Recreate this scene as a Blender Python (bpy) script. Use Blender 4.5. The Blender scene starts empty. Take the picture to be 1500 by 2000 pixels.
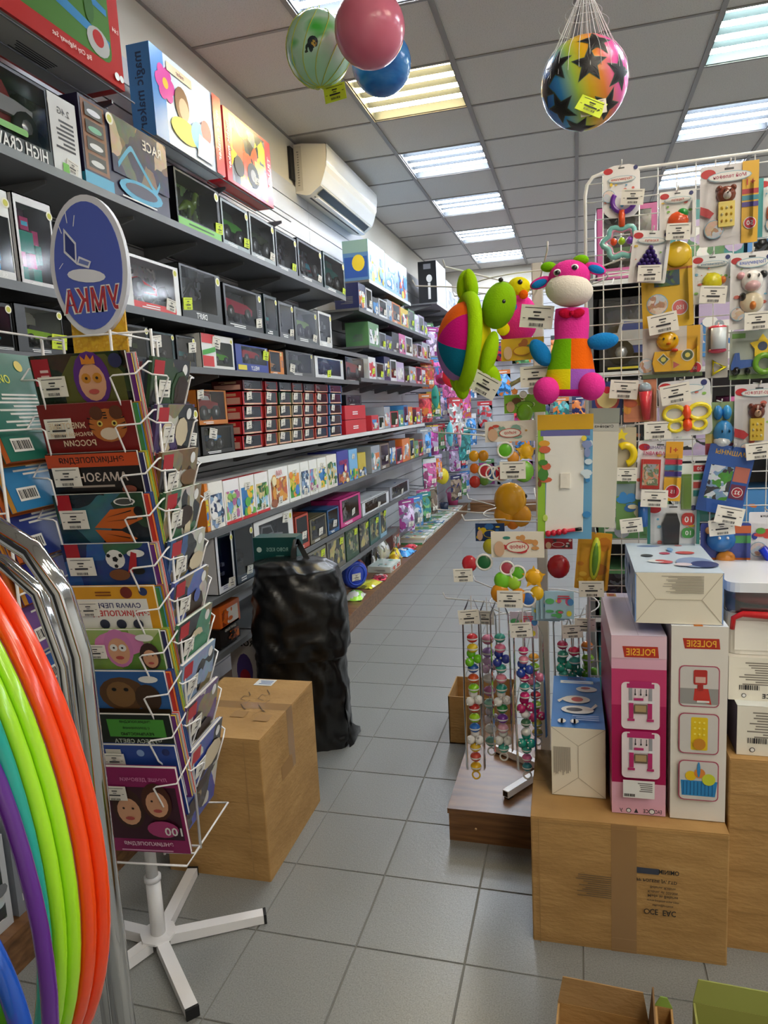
import bpy, math, random
from mathutils import Vector, Matrix
PI = math.pi
scene = bpy.context.scene
col = scene.collection

# ---------------------------------------------------------------- camera
FPX, YAW, PITCH, ROLL, EYE = 1360.7, .2744, .1452, -.0516, 1.452
def cam_axes():
    cy, sy, cp, sp = math.cos(YAW), math.sin(YAW), math.cos(PITCH), math.sin(PITCH)
    w = Vector((-sy*cp, cy*cp, -sp)); r0 = Vector((cy, sy, 0)); u0 = r0.cross(w)
    c, s = math.cos(ROLL), math.sin(ROLL)
    return c*r0 + s*u0, -s*r0 + c*u0, w
CR, CU, CW = cam_axes()
CE = Vector((0, 0, EYE))
cd = bpy.data.cameras.new('camera'); cam = bpy.data.objects.new('camera', cd); col.objects.link(cam)
cd.sensor_fit = 'VERTICAL'; cd.sensor_height = 36; cd.lens = 36*FPX/2000; cd.clip_start = .02
cam.matrix_world = Matrix(((CR.x, CU.x, -CW.x, CE.x), (CR.y, CU.y, -CW.y, CE.y), (CR.z, CU.z, -CW.z, CE.z), (0, 0, 0, 1)))
scene.camera = cam
# ---------------------------------------------------------------- world, exposure
wd = bpy.data.worlds.new('world'); scene.world = wd; wd.use_nodes = True
wd.node_tree.nodes['Background'].inputs[0].default_value = (.9, .95, 1, 1)
wd.node_tree.nodes['Background'].inputs[1].default_value = .3
vs = scene.view_settings
vs.view_transform = 'Standard'; vs.look = 'None'; vs.gamma = 1; vs.exposure = 2.1; vs.use_curve_mapping = False
LAMP_STRENGTH = 17.0
scene.cycles.max_bounces = 5; scene.cycles.glossy_bounces = 3; scene.cycles.transparent_max_bounces = 9
scene.cycles.caustics_reflective = False; scene.cycles.caustics_refractive = False

def bp(px, py, ax, v):                       # a photograph pixel met with a world plane
    d = (px-750)/FPX*CR - (py-1000)/FPX*CU + CW
    i = 'xyz'.index(ax)
    return CE + d*((v-CE[i])/d[i])
def pxof(P):
    d = Vector(P)-CE; return 750+FPX*d.dot(CR)/d.dot(CW)
def yof(px, x, z):                           # how far along the aisle a spot on a shelf front lies
    a, b = .7, 30
    for _ in range(50):
        m = (a+b)/2
        if pxof((x, m, z)) < px: a = m
        else: b = m
    return (a+b)/2

# ---------------------------------------------------------------- materials
def lin(c):
    if isinstance(c, str):
        c = c.lstrip('#'); c = tuple(int(c[i:i+2], 16)/255 for i in (0, 2, 4))
    return tuple(((x+.055)/1.055)**2.4 if x > .04045 else x/12.92 for x in c)
MATS = {}
def nt(name):
    m = bpy.data.materials.new(name); m.use_nodes = True
    n = m.node_tree.nodes; return m, n, m.node_tree.links, n['Principled BSDF']
def mat(c, rough=.5, metal=0, spec=.5, coat=0, trans=0, alpha=1, emit=0, key=None):
    k = key or (c, rough, metal, spec, coat, trans, alpha, emit)
    if k in MATS: return MATS[k]
    m, n, l, b = nt('plain_%d' % len(MATS))
    b.inputs['Base Color'].default_value = (*lin(c), 1); b.inputs['Roughness'].default_value = rough
    b.inputs['Metallic'].default_value = metal; b.inputs['Specular IOR Level'].default_value = spec
    b.inputs['Coat Weight'].default_value = coat; b.inputs['Transmission Weight'].default_value = trans
    b.inputs['Alpha'].default_value = alpha
    if emit:
        b.inputs['Emission Color'].default_value = (*lin(c), 1); b.inputs['Emission Strength'].default_value = emit
    MATS[k] = m; return m
def ramp(n, stops, interp='LINEAR'):
    r = n.new('ShaderNodeValToRGB'); r.color_ramp.interpolation = interp
    e = r.color_ramp.elements
    while len(e) < len(stops): e.new(.5)
    for q, (p, c) in zip(e, stops): q.position = p; q.color = (*lin(c), 1)
    return r
def noisy(name, stops, scale=8, stretch=(1, 1, 1), rough=.6, bump=0, detail=4, bscale=None, metal=0, spec=.5, interp='LINEAR'):
    if name in MATS: return MATS[name]
    m, n, l, b = nt(name)
    tc = n.new('ShaderNodeTexCoord'); mp = n.new('ShaderNodeMapping'); mp.inputs['Scale'].default_value = stretch
    ns = n.new('ShaderNodeTexNoise'); ns.inputs['Scale'].default_value = scale; ns.inputs['Detail'].default_value = detail
    l.new(tc.outputs['Object'], mp.inputs[0]); l.new(mp.outputs[0], ns.inputs['Vector'])
    r = ramp(n, stops, interp); l.new(ns.outputs['Fac'], r.inputs[0]); l.new(r.outputs[0], b.inputs['Base Color'])
    b.inputs['Roughness'].default_value = rough; b.inputs['Metallic'].default_value = metal; b.inputs['Specular IOR Level'].default_value = spec
    if bump:
        n2 = n.new('ShaderNodeTexNoise'); n2.inputs['Scale'].default_value = bscale or scale; n2.inputs['Detail'].default_value = 3
        l.new(mp.outputs[0], n2.inputs['Vector'])
        bm = n.new('ShaderNodeBump'); bm.inputs['Strength'].default_value = bump; bm.inputs['Distance'].default_value = .01
        l.new(n2.outputs['Fac'], bm.inputs['Height']); l.new(bm.outputs[0], b.inputs['Normal'])
    MATS[name] = m; return m
def art(cols, scale=14, rough=.25, key=None):           # busy printed picture: patches of the print's inks
    k = ('art', tuple(cols), scale, key)
    if k in MATS: return MATS[k]
    m, n, l, b = nt('print_%d' % len(MATS))
    tc = n.new('ShaderNodeTexCoord'); oi = n.new('ShaderNodeObjectInfo')
    mu = n.new('ShaderNodeMath'); mu.operation = 'MULTIPLY'; mu.inputs[1].default_value = 37
    ad = n.new('ShaderNodeVectorMath'); ad.operation = 'ADD'
    l.new(oi.outputs['Random'], mu.inputs[0]); l.new(tc.outputs['Object'], ad.inputs[0]); l.new(mu.outputs[0], ad.inputs[1])
    wn = n.new('ShaderNodeTexNoise'); wn.inputs['Scale'].default_value = scale*.6; wn.inputs['Detail'].default_value = 2
    l.new(ad.outputs[0], wn.inputs['Vector'])
    mx = n.new('ShaderNodeVectorMath'); mx.operation = 'MULTIPLY_ADD'
    mx.inputs[1].default_value = (.12,)*3; l.new(wn.outputs['Color'], mx.inputs[0]); l.new(ad.outputs[0], mx.inputs[2])
    v = n.new('ShaderNodeTexVoronoi'); v.inputs['Scale'].default_value = scale; l.new(mx.outputs[0], v.inputs['Vector'])
    sp = n.new('ShaderNodeSeparateColor'); l.new(v.outputs['Color'], sp.inputs[0])
    r = ramp(n, [(i/len(cols), c) for i, c in enumerate(cols)], 'CONSTANT')
    l.new(sp.outputs[0], r.inputs[0])
    n3 = n.new('ShaderNodeTexNoise'); n3.inputs['Scale'].default_value = scale*2.5; l.new(ad.outputs[0], n3.inputs['Vector'])
    mm = n.new('ShaderNodeMix'); mm.data_type = 'RGBA'; mm.blend_type = 'SOFT_LIGHT'; mm.inputs[0].default_value = .5
    l.new(r.outputs[0], mm.inputs[6]); l.new(n3.outputs['Color'], mm.inputs[7])
    l.new(mm.outputs[2], b.inputs['Base Color']); b.inputs['Roughness'].default_value = rough
    MATS[k] = m; return m
def film(tint='#ffffff', amount=.12, rough=.06, key='film', ior=1.45):
    k = (key, tint, amount)
    if k in MATS: return MATS[k]
    m = bpy.data.materials.new('clear_film_%d' % len(MATS)); m.use_nodes = True
    n = m.node_tree.nodes; l = m.node_tree.links; n.clear()
    o = n.new('ShaderNodeOutputMaterial'); t = n.new('ShaderNodeBsdfTransparent'); g = n.new('ShaderNodeBsdfGlossy')
    g.inputs['Roughness'].default_value = rough; t.inputs[0].default_value = (*lin(tint), 1)
    f = n.new('ShaderNodeFresnel'); f.inputs[0].default_value = ior
    a = n.new('ShaderNodeMath'); a.operation = 'ADD'; a.inputs[1].default_value = amount; l.new(f.outputs[0], a.inputs[0])
    mx = n.new('ShaderNodeMixShader'); l.new(a.outputs[0], mx.inputs[0]); l.new(t.outputs[0], mx.inputs[1]); l.new(g.outputs[0], mx.inputs[2])
    l.new(mx.outputs[0], o.inputs[0]); MATS[k] = m; return m

WHITE = mat('#e9e8e4', .45); INK = mat('#26252a', .6); PAPER = mat('#f1ece0', .6); LIME = mat('#dcf03c', .6); BLACK = mat('#0c0c0e', .4)
RUBBER = mat('#101012', .7); GREYM = mat('#6d6f73', .4, .6); CHROME = mat('#d4d6d8', .08, 1.0); WIREW = mat('#f0f0ee', .3)
WOOD = noisy('walnut_laminate', [(.25, '#5a3b22'), (.5, '#7a5434'), (.75, '#8f673f')], 5, (1, 6, 14), .32, .05, 6)
CARD = noisy('corrugated_cardboard', [(.3, '#a67e48'), (.6, '#b88f56'), (.8, '#c29a62')], 7, (1, 1, 3), .75, .25, 5, 40)
CARD2 = noisy('inner_cardboard', [(.3, '#9c7748'), (.7, '#b08a58')], 6, (1, 1, 3), .8, .2, 4, 40)
TAPE = mat('#b08a5e', .18, 0, .6, 0, 0, .75)
FILM = film('#ffffff', .03, .1); BAGF = film('#fdfdfd', .0, .16, 'bag', 1.18)

# ---------------------------------------------------------------- mesh building
TEXTS = {}
def glyphs(s, bold=0):
    key = (s, bold)
    if key not in TEXTS:
        c = bpy.data.curves.new('lettering', 'FONT'); c.body = s; c.resolution_u = 2; c.offset = bold; c.space_character = 1+bold*2
        o = bpy.data.objects.new('lettering', c); m = bpy.data.meshes.new_from_object(o)
        vs_ = [v.co.copy() for v in m.vertices]; fs = [tuple(p.vertices) for p in m.polygons]
        bpy.data.objects.remove(o); bpy.data.curves.remove(c); bpy.data.meshes.remove(m)
        x0 = min(v.x for v in vs_); x1 = max(v.x for v in vs_); y0 = min(v.y for v in vs_); y1 = max(v.y for v in vs_)
        TEXTS[key] = ([(v.x-x0, v.y-y0) for v in vs_], fs, x1-x0, y1-y0)
    return TEXTS[key]
class MB:
    def __init__(s): s.v = []; s.f = []; s.mi = []; s.sm = []; s.mats = []; s.M = Matrix.Identity(4)
    def slot(s, m):
        if m not in s.mats: s.mats.append(m)
        return s.mats.index(m)
    def add(s, vs_, fs, m, smooth=False):
        k = len(s.v); i = s.slot(m)
        s.v += [s.M @ Vector(p) for p in vs_]
        for f in fs: s.f.append(tuple(k+q for q in f)); s.mi.append(i); s.sm.append(smooth)
    def box(s, x0, y0, z0, x1, y1, z1, m, ms=None, skip=()):
        v = [(x0, y0, z0), (x1, y0, z0), (x1, y1, z0), (x0, y1, z0), (x0, y0, z1), (x1, y0, z1), (x1, y1, z1), (x0, y1, z1)]
        fs = dict(bottom=(0, 3, 2, 1), top=(4, 5, 6, 7), front=(0, 1, 5, 4), right=(1, 2, 6, 5), back=(2, 3, 7, 6), left=(3, 0, 4, 7))
        k = len(s.v); s.v += [s.M @ Vector(p) for p in v]
        for n_, f in fs.items():
            if n_ in skip: continue
            s.f.append(tuple(k+q for q in f)); s.mi.append(s.slot((ms or {}).get(n_, m))); s.sm.append(False)
        return s
    def rbox(s, x0, y0, z0, x1, y1, z1, m, r=.01, n=3):            # box with rounded upright corners
        pts = []
        for cx, cy, a0 in ((x1-r, y1-r, 0), (x0+r, y1-r, PI/2), (x0+r, y0+r, PI), (x1-r, y0+r, 1.5*PI)):
            for i in range(n+1):
                a = a0+PI/2*i/n; pts.append((cx+r*math.cos(a), cy+r*math.sin(a)))
        s.prism(pts, z0, z1, m); return s
    def prism(s, pts, z0, z1, m, mside=None):
        k = len(pts)
        s.add([(x, y, z0) for x, y in pts]+[(x, y, z1) for x, y in pts], [tuple(range(k-1, -1, -1)), tuple(range(k, 2*k))], m)
        s.add([(x, y, z0) for x, y in pts]+[(x, y, z1) for x, y in pts], [(i, (i+1) % k, k+(i+1) % k, k+i) for i in range(k)], mside or m)
        return s
    def tube(s, pts, r, m, n=8, closed=False, cap=True):
        pts = [Vector(p) for p in pts]; k = len(pts); vs_ = []; up = None
        for i, p in enumerate(pts):
            if closed: t = pts[(i+1) % k]-pts[i-1]
            else: t = pts[min(i+1, k-1)]-pts[max(i-1, 0)]
            t.normalize()
            if up is None:
                up = Vector((0, 0, 1)) if abs(t.z) < .9 else Vector((1, 0, 0))
            a = t.cross(up).normalized(); up = a.cross(t).normalized()
            rr = r[i] if isinstance(r, (list, tuple)) else r
            for j in range(n):
                q = 2*PI*j/n; vs_.append(p+rr*(math.cos(q)*a+math.sin(q)*up))
        fs = []
        for i in range(k if closed else k-1):
            i2 = (i+1) % k
            for j in range(n): fs.append((i*n+j, i*n+(j+1) % n, i2*n+(j+1) % n, i2*n+j))
        if not closed and cap: fs += [tuple(range(n-1, -1, -1)), tuple((k-1)*n+j for j in range(n))]
        s.add(vs_, fs, m, n > 4); return s
    def ball(s, c, r, m, seg=14, rings=9, rot=None, fn=None):
        r = r if isinstance(r, (tuple, list)) else (r, r, r); c = Vector(c); vs_ = []
        for i in range(rings+1):
            th = PI*i/rings
            for j in range(seg):
                ph = 2*PI*j/seg; d = Vector((math.sin(th)*math.cos(ph), math.sin(th)*math.sin(ph), math.cos(th)))
                q = Vector((d.x*r[0], d.y*r[1], d.z*r[2]))
                if fn: q = fn(q, d)
                if rot: q = rot @ q
                vs_.append(c+q)
        fs = [(i*seg+j, (i+1)*seg+j, (i+1)*seg+(j+1) % seg, i*seg+(j+1) % seg) for i in range(rings) for j in range(seg)]
        s.add(vs_, fs, m, True); return s
    def lathe(s, prof, m, n=20, c=(0, 0, 0)):
        vs_ = [(c[0]+r*math.cos(2*PI*j/n), c[1]+r*math.sin(2*PI*j/n), c[2]+z) for r, z in prof for j in range(n)]
        fs = [(i*n+j, i*n+(j+1) % n, (i+1)*n+(j+1) % n, (i+1)*n+j) for i in range(len(prof)-1) for j in range(n)]
        s.add(vs_, fs, m, True); return s
    def cyl(s, a, b, r, m, n=12, r2=None): return s.tube([a, b], [r, r if r2 is None else r2], m, n)
    def build(s, name, parent=None, loc=None, rz=0, rot=None, smooth_all=False):
        me = bpy.data.meshes.new(name); me.from_pydata([tuple(v) for v in s.v], [], s.f)
        for m in s.mats: me.materials.append(m)
        me.polygons.foreach_set('material_index', s.mi); me.polygons.foreach_set('use_smooth', [True]*len(s.f) if smooth_all else s.sm)
        me.update()
        return put(name, me, parent, loc, rz, rot)
def put(name, me, parent=None, loc=None, rz=0, rot=None):
    o = bpy.data.objects.new(name, me); col.objects.link(o); o.parent = parent
    if loc is not None: o.location = loc
    if rot is not None: o.rotation_euler = rot
    elif rz: o.rotation_euler = (0, 0, rz)
    return o
def empty(name, loc=(0, 0, 0), rz=0, rot=None):
    o = put(name, None, None, loc, rz, rot); o.empty_display_size = .05; return o
def tag(o, label, cat=None, group=None, kind=None):
    if label: o['label'] = label
    if cat: o['category'] = cat
    if group: o['group'] = group
    if kind: o['kind'] = kind
    return o
def clone(o, loc=None, rz=None, label=None, parent=None):
    c = o.copy(); col.objects.link(c); c.parent = parent
    if loc is not None: c.location = loc
    if rz is not None: c.rotation_euler = (0, 0, rz)
    if label: c['label'] = label
    for ch in o.children: clone(ch, parent=c)
    return c
ORD = 'first second third fourth fifth sixth seventh eighth ninth tenth eleventh twelfth thirteenth fourteenth fifteenth sixteenth seventeenth eighteenth nineteenth twentieth'.split()
ORD += ['twenty-'+w for w in ORD[:9]]+['thirtieth']+['thirty-'+w for w in ORD[:9]]+['fortieth']+['forty-'+w for w in ORD[:9]]

class Fr:                                     # a flat face to print on; a,b run 0..1, a to the viewer's right
    def __init__(s, mb, O, U, V, w, h): s.mb, s.O, s.U, s.V, s.w, s.h = mb, Vector(O), Vector(U), Vector(V), w, h; s.N = s.U.cross(s.V); s.k = 0
    def P(s, a, b): return s.O+s.U*(a*s.w)+s.V*(b*s.h)+s.N*(.0004*(s.k+1))
    def poly(s, pts, m): s.mb.add([s.P(a, b) for a, b in pts], [tuple(range(len(pts)))], m); s.k += 1; return s
    def rect(s, a0, b0, a1, b1, m): return s.poly([(a0, b0), (a1, b0), (a1, b1), (a0, b1)], m)
    def rrect(s, a0, b0, a1, b1, m, r=.1):
        ra = r*min(s.w, s.h)/s.w; rb = r*min(s.w, s.h)/s.h; p = []
        for ca, cb, q in ((a1-ra, b1-rb, 0), (a0+ra, b1-rb, 1), (a0+ra, b0+rb, 2), (a1-ra, b0+rb, 3)):
            for i in range(4): t = PI/2*(q+i/3); p.append((ca+ra*math.cos(t), cb+rb*math.sin(t)))
        return s.poly(p, m)
    def ell(s, a, b, ra, rb, m, n=16, rot=0):
        c, q = math.cos(rot), math.sin(rot); p = []
        for i in range(n):
            t = 2*PI*i/n; x, y = ra*s.w*math.cos(t), rb*s.h*math.sin(t); p.append((a+(x*c-y*q)/s.w, b+(x*q+y*c)/s.h))
        return s.poly(p, m)
    def disc(s, a, b, r, m, n=16): u = min(s.w, s.h); return s.ell(a, b, r*u/s.w, r*u/s.h, m, n)
    def star(s, a, b, r, m, n=5, inner=.45, rot=PI/2):
        u = min(s.w, s.h); p = []
        for i in range(2*n):
            t = rot+PI*i/n; q = r*u*(1 if i % 2 == 0 else inner); p.append((a+q*math.cos(t)/s.w, b+q*math.sin(t)/s.h))
        s.mb.add([s.P(a, b)]+[s.P(*q) for q in p], [(0, i+1, (i+1) % (2*n)+1) for i in range(2*n)], m); s.k += 1; return s
    def text(s, t, a, b, hgt, m, maxw=.95, mirror=True, rot=0, flip=False, bold=.018):   # centred lettering; mirrored as in the photograph
        vs_, fs, w, h = glyphs(t, bold); k = hgt*s.h/h if not rot else hgt*s.w/h
        lim = (s.w if not rot else s.h)*maxw
        kx = min(k, lim/w); c, q = math.cos(rot), math.sin(rot); out = []
        for x, y in vs_:
            x = (x-w/2)*kx*(-1 if mirror else 1); y = (y-h/2)*k*(-1 if flip else 1)
            out.append(s.P(a+(x*c-y*q)/s.w, b+(x*q+y*c)/s.h))
        s.mb.add(out, fs, m); s.k += 1; return s
    def lines(s, a0, b0, a1, b1, n, m, rng=None, thick=.5):
        rng = rng or random.Random(n); hgt = (b1-b0)/n
        for i in range(n):
            b = b1-hgt*(i+.5); e = a1-(a1-a0)*rng.uniform(0, .4)
            s.mb.add([s.P(a1-(e-a0), b-hgt*thick/2), s.P(a1, b-hgt*thick/2), s.P(a1, b+hgt*thick/2), s.P(a1-(e-a0), b+hgt*thick/2)], [(0, 1, 2, 3)], m)
        s.k += 1; return s
    def barcode(s, a0, b0, a1, b1, m, n=9):
        rng = random.Random(n); x = a0
        while x < a1:
            w = (a1-a0)/n*rng.uniform(.25, .8); s.mb.add([s.P(x, b0), s.P(min(x+w, a1), b0), s.P(min(x+w, a1), b1), s.P(x, b1)], [(0, 1, 2, 3)], m); x += w+(a1-a0)/n*rng.uniform(.2, .5)
        s.k += 1; return s
    def blobs(s, rng, cols, n, a0=.1, b0=.1, a1=.9, b1=.9, size=.12):
        for _ in range(n):
            a, b = rng.uniform(a0, a1), rng.uniform(b0, b1); r = size*rng.uniform(.4, 1); u = min(s.w, s.h)
            ra = min(r*u/s.w*rng.uniform(.6, 1.6), min(a, 1-a)*.98); rb = min(r*u/s.h*rng.uniform(.5, 1.2), min(b, 1-b)*.98)
            s.ell(a, b, ra, rb, rng.choice(cols), 9)
        return s
def faces(mb, w, d, h):
    X, Y, Z = Vector((1, 0, 0)), Vector((0, 1, 0)), Vector((0, 0, 1))
    return dict(front=Fr(mb, (-w/2, -d/2, 0), X, Z, w, h), back=Fr(mb, (w/2, d/2, 0), -X, Z, w, h), left=Fr(mb, (-w/2, d/2, 0), -Y, Z, d, h),
                right=Fr(mb, (w/2, -d/2, 0), Y, Z, d, h), top=Fr(mb, (-w/2, -d/2, h), X, Y, w, d), bottom=Fr(mb, (-w/2, d/2, 0), X, -Y, w, d))
# price tags: a card with print, shared by every product that carries one
def make_tag(paper, w=.052, h=.036):
    mb = MB(); mb.box(-w/2, -.0006, -h, w/2, .0006, 0, paper); f = Fr(mb, (-w/2, -.0006, -h), (1, 0, 0), (0, 0, 1), w, h)
    f.rect(.12, .86, .9, .89, INK).rect(.38, .66, .62, .73, INK).rect(.42, .53, .58, .57, INK).rect(.25, .36, .75, .45, INK).rect(.08, .4, .16, .43, INK).rect(.84, .5, .93, .53, INK)
    f.barcode(.3, .08, .72, .22, INK, 12)
    o = mb.build('price_tag'); me = o.data; bpy.data.objects.remove(o); return me
TAGC, TAGY = make_tag(PAPER), make_tag(LIME)
def price(parent, x, y, z, yellow=False, k=1.0, tilt=0, lean=.12):
    o = put('price_tag', TAGY if yellow else TAGC, parent, (x, y-.002, z), rot=(lean, tilt, 0)); o.scale = (k, k, k)
    if yellow: o['label'] = 'yellow price tag'
    return o
# ================================================================ the room
RX0, RX1, RY0, RY1, CH = -1.81, 4.3, -2.6, 9.75, 3.255
FLOORT = noisy('grey_speckled_stoneware', [(.3, '#787977'), (.5, '#8a8b88'), (.7, '#959693')], 260, rough=.32, bump=.06, detail=3, bscale=90)
GROUT = mat('#7b7a74', .85)
CEILT = noisy('mineral_ceiling_tile', [(.32, '#b9b4ac'), (.42, '#d0cbc3'), (.7, '#d4cfc8')], 180, rough=.9, bump=.15, detail=2)
TBAR = mat('#8e8a85', .5)
WALLM = mat('#d9d3c6', .8); SLATM = noisy('slatwall_laminate', [(.3, '#c2c3c8'), (.7, '#cccdd1')], 3, (1, .3, 6), .45)
GAPM = mat('#1d1c1d', .7)
def structure(mb, name): return tag(mb.build(name), None, kind='structure')
# floor: tiles laid one by one on a grout bed
mb = MB(); mb.box(RX0, RY0, -.06, RX1, RY1, -.003, GROUT); floor = structure(mb, 'floor')
mb = MB(); g = .0022; h = .15-g; b = .0012
top = [(-h+b, -h+b, 0), (h-b, -h+b, 0), (h-b, h-b, 0), (-h+b, h-b, 0), (-h, -h, -b), (h, -h, -b), (h, h, -b), (-h, h, -b), (-h, -h, -.004), (h, -h, -.004), (h, h, -.004), (-h, h, -.004)]
tf = [(0, 1, 2, 3)]+[(4+i, 4+(i+1) % 4, (i+1) % 4, i) for i in range(4)]+[(8+i, 8+(i+1) % 4, 4+(i+1) % 4, 4+i) for i in range(4)]
mb.add(top, tf, FLOORT); t0 = mb.build('floor_tile', floor); tile_me = t0.data; bpy.data.objects.remove(t0)
rest = MB()
for i in range(-4, 17):
    for j in range(-14, 28):
        cx, cy = -.6+.3*i+.15, 1.62+.3*j+.15
        if not (RX0 < cx < RX1-.1 and RY0+.1 < cy < RY1): continue
        if -1.55 < cx < .75 and .95 < cy < 9.6 and (cx < -.1 or cy < 2.4): put('floor_tile', tile_me, floor, (cx, cy, 0))
        else: rest.M = Matrix.Translation((cx, cy, 0)); rest.add(top, tf, FLOORT)
tag(rest.build('floor_tile_field', floor), None, kind='stuff')
# walls
mb = MB(); mb.box(RX0-.1, RY0, 0, RX0, RY1, CH+.1, WALLM); wall_left = structure(mb, 'wall_left')
mb = MB(); mb.box(RX0, RY1, 0, RX1, RY1+.1, CH+.1, WALLM); wall_back = structure(mb, 'wall_back')
mb = MB(); mb.box(RX1, RY0, 0, RX1+.1, RY1, CH+.1, WALLM); structure(mb, 'wall_right')
mb = MB(); mb.box(RX0, RY0-.1, 0, RX1, RY0, CH+.1, WALLM); structure(mb, 'wall_front')
mb = MB(); mb.box(RX0, RY0, .1, RX0+.004, RY1, 2.95, GAPM); mb.build('slatwall_groove_backing', wall_left)
mb = MB(); mb.box(RX0+.3, RY1-.004, .1, 2.2, RY1, 2.95, GAPM); mb.build('slatwall_groove_backing', wall_back)
mb = MB(); L = (RY1-RY0)/5-.003; mb.box(0, 0, 0, .02, L, .1035, SLATM); s0 = mb.build('slat', wall_left); sl = s0.data; bpy.data.objects.remove(s0)
mb = MB(); mb.box(0, -.02, 0, 1.29, 0, .1035, SLATM); s0 = mb.build('slat', wall_back); sb = s0.data; bpy.data.objects.remove(s0)
for k in range(26):
    z = 2.95-.11*(k+1)+.0065
    for q in range(1, 5): put('slat', sl, wall_left, (RX0, RY0+q*(RY1-RY0)/5, z))
    for q in range(3): put('slat', sb, wall_back, (RX0+.02+q*1.295, RY1, z))
# ceiling: grid of bars, loose tiles, light fixtures
mb = MB(); mb.box(RX0-.1, RY0-.1, CH+.12, RX1+.1, RY1+.1, CH+.2, WALLM); ceiling = structure(mb, 'ceiling')
XL = [-1.81, -1.22, -.61, .02, .69, 1.31, 1.92, 2.53, 3.14, 3.75, 4.3]
YL = [RY0]+[3.957-.6*k for k in range(10, 0, -1)]+[3.957+.6*k for k in range(0, 10)]+[RY1]
YL = [y for i, y in enumerate(YL) if i in (0, len(YL)-1) or RY0+.05 < y < RY1-.05]
for x in XL:
    mb = MB(); mb.box(x-.013, RY0, CH-.008, x+.013, RY1, CH+.03, TBAR); mb.build('ceiling_grid_bar', ceiling)
for y in YL:
    mb = MB(); mb.box(RX0, y-.009, CH-.005, RX1, y+.009, CH+.03, TBAR); mb.build('ceiling_grid_bar', ceiling)
lights = {}
for ci, lab in ((1, 'aisle row'), (4, 'row above the wire grid'), (7, 'row far beyond the wire grid')):
    for k in range(6, -5 if ci > 1 else -1, -1):
        lights[(ci, k)] = lab
tmesh = {}
for i in range(len(XL)-1):
    for j in range(len(YL)-1):
        k = round((YL[j]-2.757)/1.2, 2)
        if k == int(k) and (i, int(k)) in lights: continue
        w, d = XL[i+1]-XL[i]-.012, YL[j+1]-YL[j]-.01
        if d < .05: continue
        key = (round(w, 3), round(d, 3))
        if key not in tmesh:
            mb = MB(); mb.box(-w/2, -d/2, 0, w/2, d/2, .012, CEILT); o = mb.build('ceiling_tile'); tmesh[key] = o.data; bpy.data.objects.remove(o)
        put('ceiling_tile', tmesh[key], ceiling, ((XL[i]+XL[i+1])/2, (YL[j]+YL[j+1])/2, CH))
REFL = mat('#43474b', .5, 0, .3)
cool, warm, soft, green = mat('#eaf3ff', emit=LAMP_STRENGTH, key='tube_cool'), mat('#ffe6a6', emit=LAMP_STRENGTH*.9, key='tube_warm'), mat('#fff2da', emit=LAMP_STRENGTH, key='tube_soft'), mat('#e2fff6', emit=LAMP_STRENGTH, key='tube_green')
for n_, ((ci, k), lab) in enumerate(lights.items()):
    x0, x1 = XL[ci], XL[ci+1]; y0 = 2.757+1.2*k; y1 = y0+.6
    if y1 > RY1-.1 or y0 < RY0: continue
    tm = warm if (ci, k) == (1, 1) else soft if (ci == 4 and k < 0) else green if (ci, k) in ((4, 1),) else cool
    tone = 'warm yellow' if tm is warm else 'soft white' if tm is soft else 'greenish white' if tm is green else 'cool white'
    e = empty('ceiling_light', ((x0+x1)/2, (y0+y1)/2, CH))
    tag(e, f'{tone} ceiling light, {ORD[6-k]} from the back in the {lab}', 'ceiling light', 'recessed ceiling lights')
    w, d = (x1-x0)/2-.014, .288
    mb = MB(); z = .07
    mb.box(-w, -d, z, w, d, z+.01, REFL); mb.box(-w, -d, 0, -w+.006, d, z, REFL); mb.box(w-.006, -d, 0, w, d, z, REFL); mb.box(-w, -d, 0, w, -d+.006, z, REFL); mb.box(-w, d-.006, 0, w, d, z, REFL)
    for q in range(5):
        y = -d+q*d/2
        if 0 < q < 4: mb.add([(-w, y-.03, z), (w, y-.03, z), (w, y, .022), (-w, y, .022), (-w, y+.03, z), (w, y+.03, z)], [(0, 1, 2, 3), (3, 2, 5, 4)], REFL)
    mb.build('reflector_tray', e)
    for q in range(4):
        mb = MB(); y = -d+(q+.5)*d/2; mb.tube([(-w+.012, y, .036), (w-.012, y, .036)], .013, tm, 8); mb.build('fluorescent_tube', e)
# air conditioner on the left wall
ACW, ACF = mat('#e9e2d2', .35), mat('#f1f1ee', .12, 0, .6, .4)
e = empty('air_conditioner', (-1.79, 4.6, 2.89)); tag(e, 'white split air conditioner unit high on the slatted wall under the ceiling', 'air conditioner')
prof = [(0, .02), (.07, 0), (.1, .0), (.175, .05), (.225, .17), (.228, .30), (.06, .325), (0, .325)]
LY = 1.2
mb = MB(); mb.M = Matrix.Rotation(0, 4, 'X')
def sweep(mb, pts, y0, y1, m, closed=True, smooth=False):
    k = len(pts); mb.add([(x, y0, z) for x, z in pts]+[(x, y1, z) for x, z in pts], [(i, (i+1) % k, k+(i+1) % k, k+i) for i in range(k if closed else k-1)], m, smooth)
    if closed: mb.add([(x, y0, z) for x, z in pts]+[(x, y1, z) for x, z in pts], [tuple(range(k)), tuple(range(2*k-1, k-1, -1))], m)
sweep(mb, prof, 0, LY, ACW); mb.build('body', e)
mb = MB(); fr_ = [(.181, .058), (.2, .1), (.222, .17), (.233, .24), (.232, .302), (.215, .312)]
sweep(mb, fr_, -.002, LY+.002, ACF, False, True); mb.build('front_panel', e)
mb = MB(); mb.add([(.07, .06, -.002), (.075, LY-.06, -.002), (.112, LY-.06, .004), (.112, .06, .004)], [(0, 1, 2, 3)], BLACK); mb.build('air_outlet', e)
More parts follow.
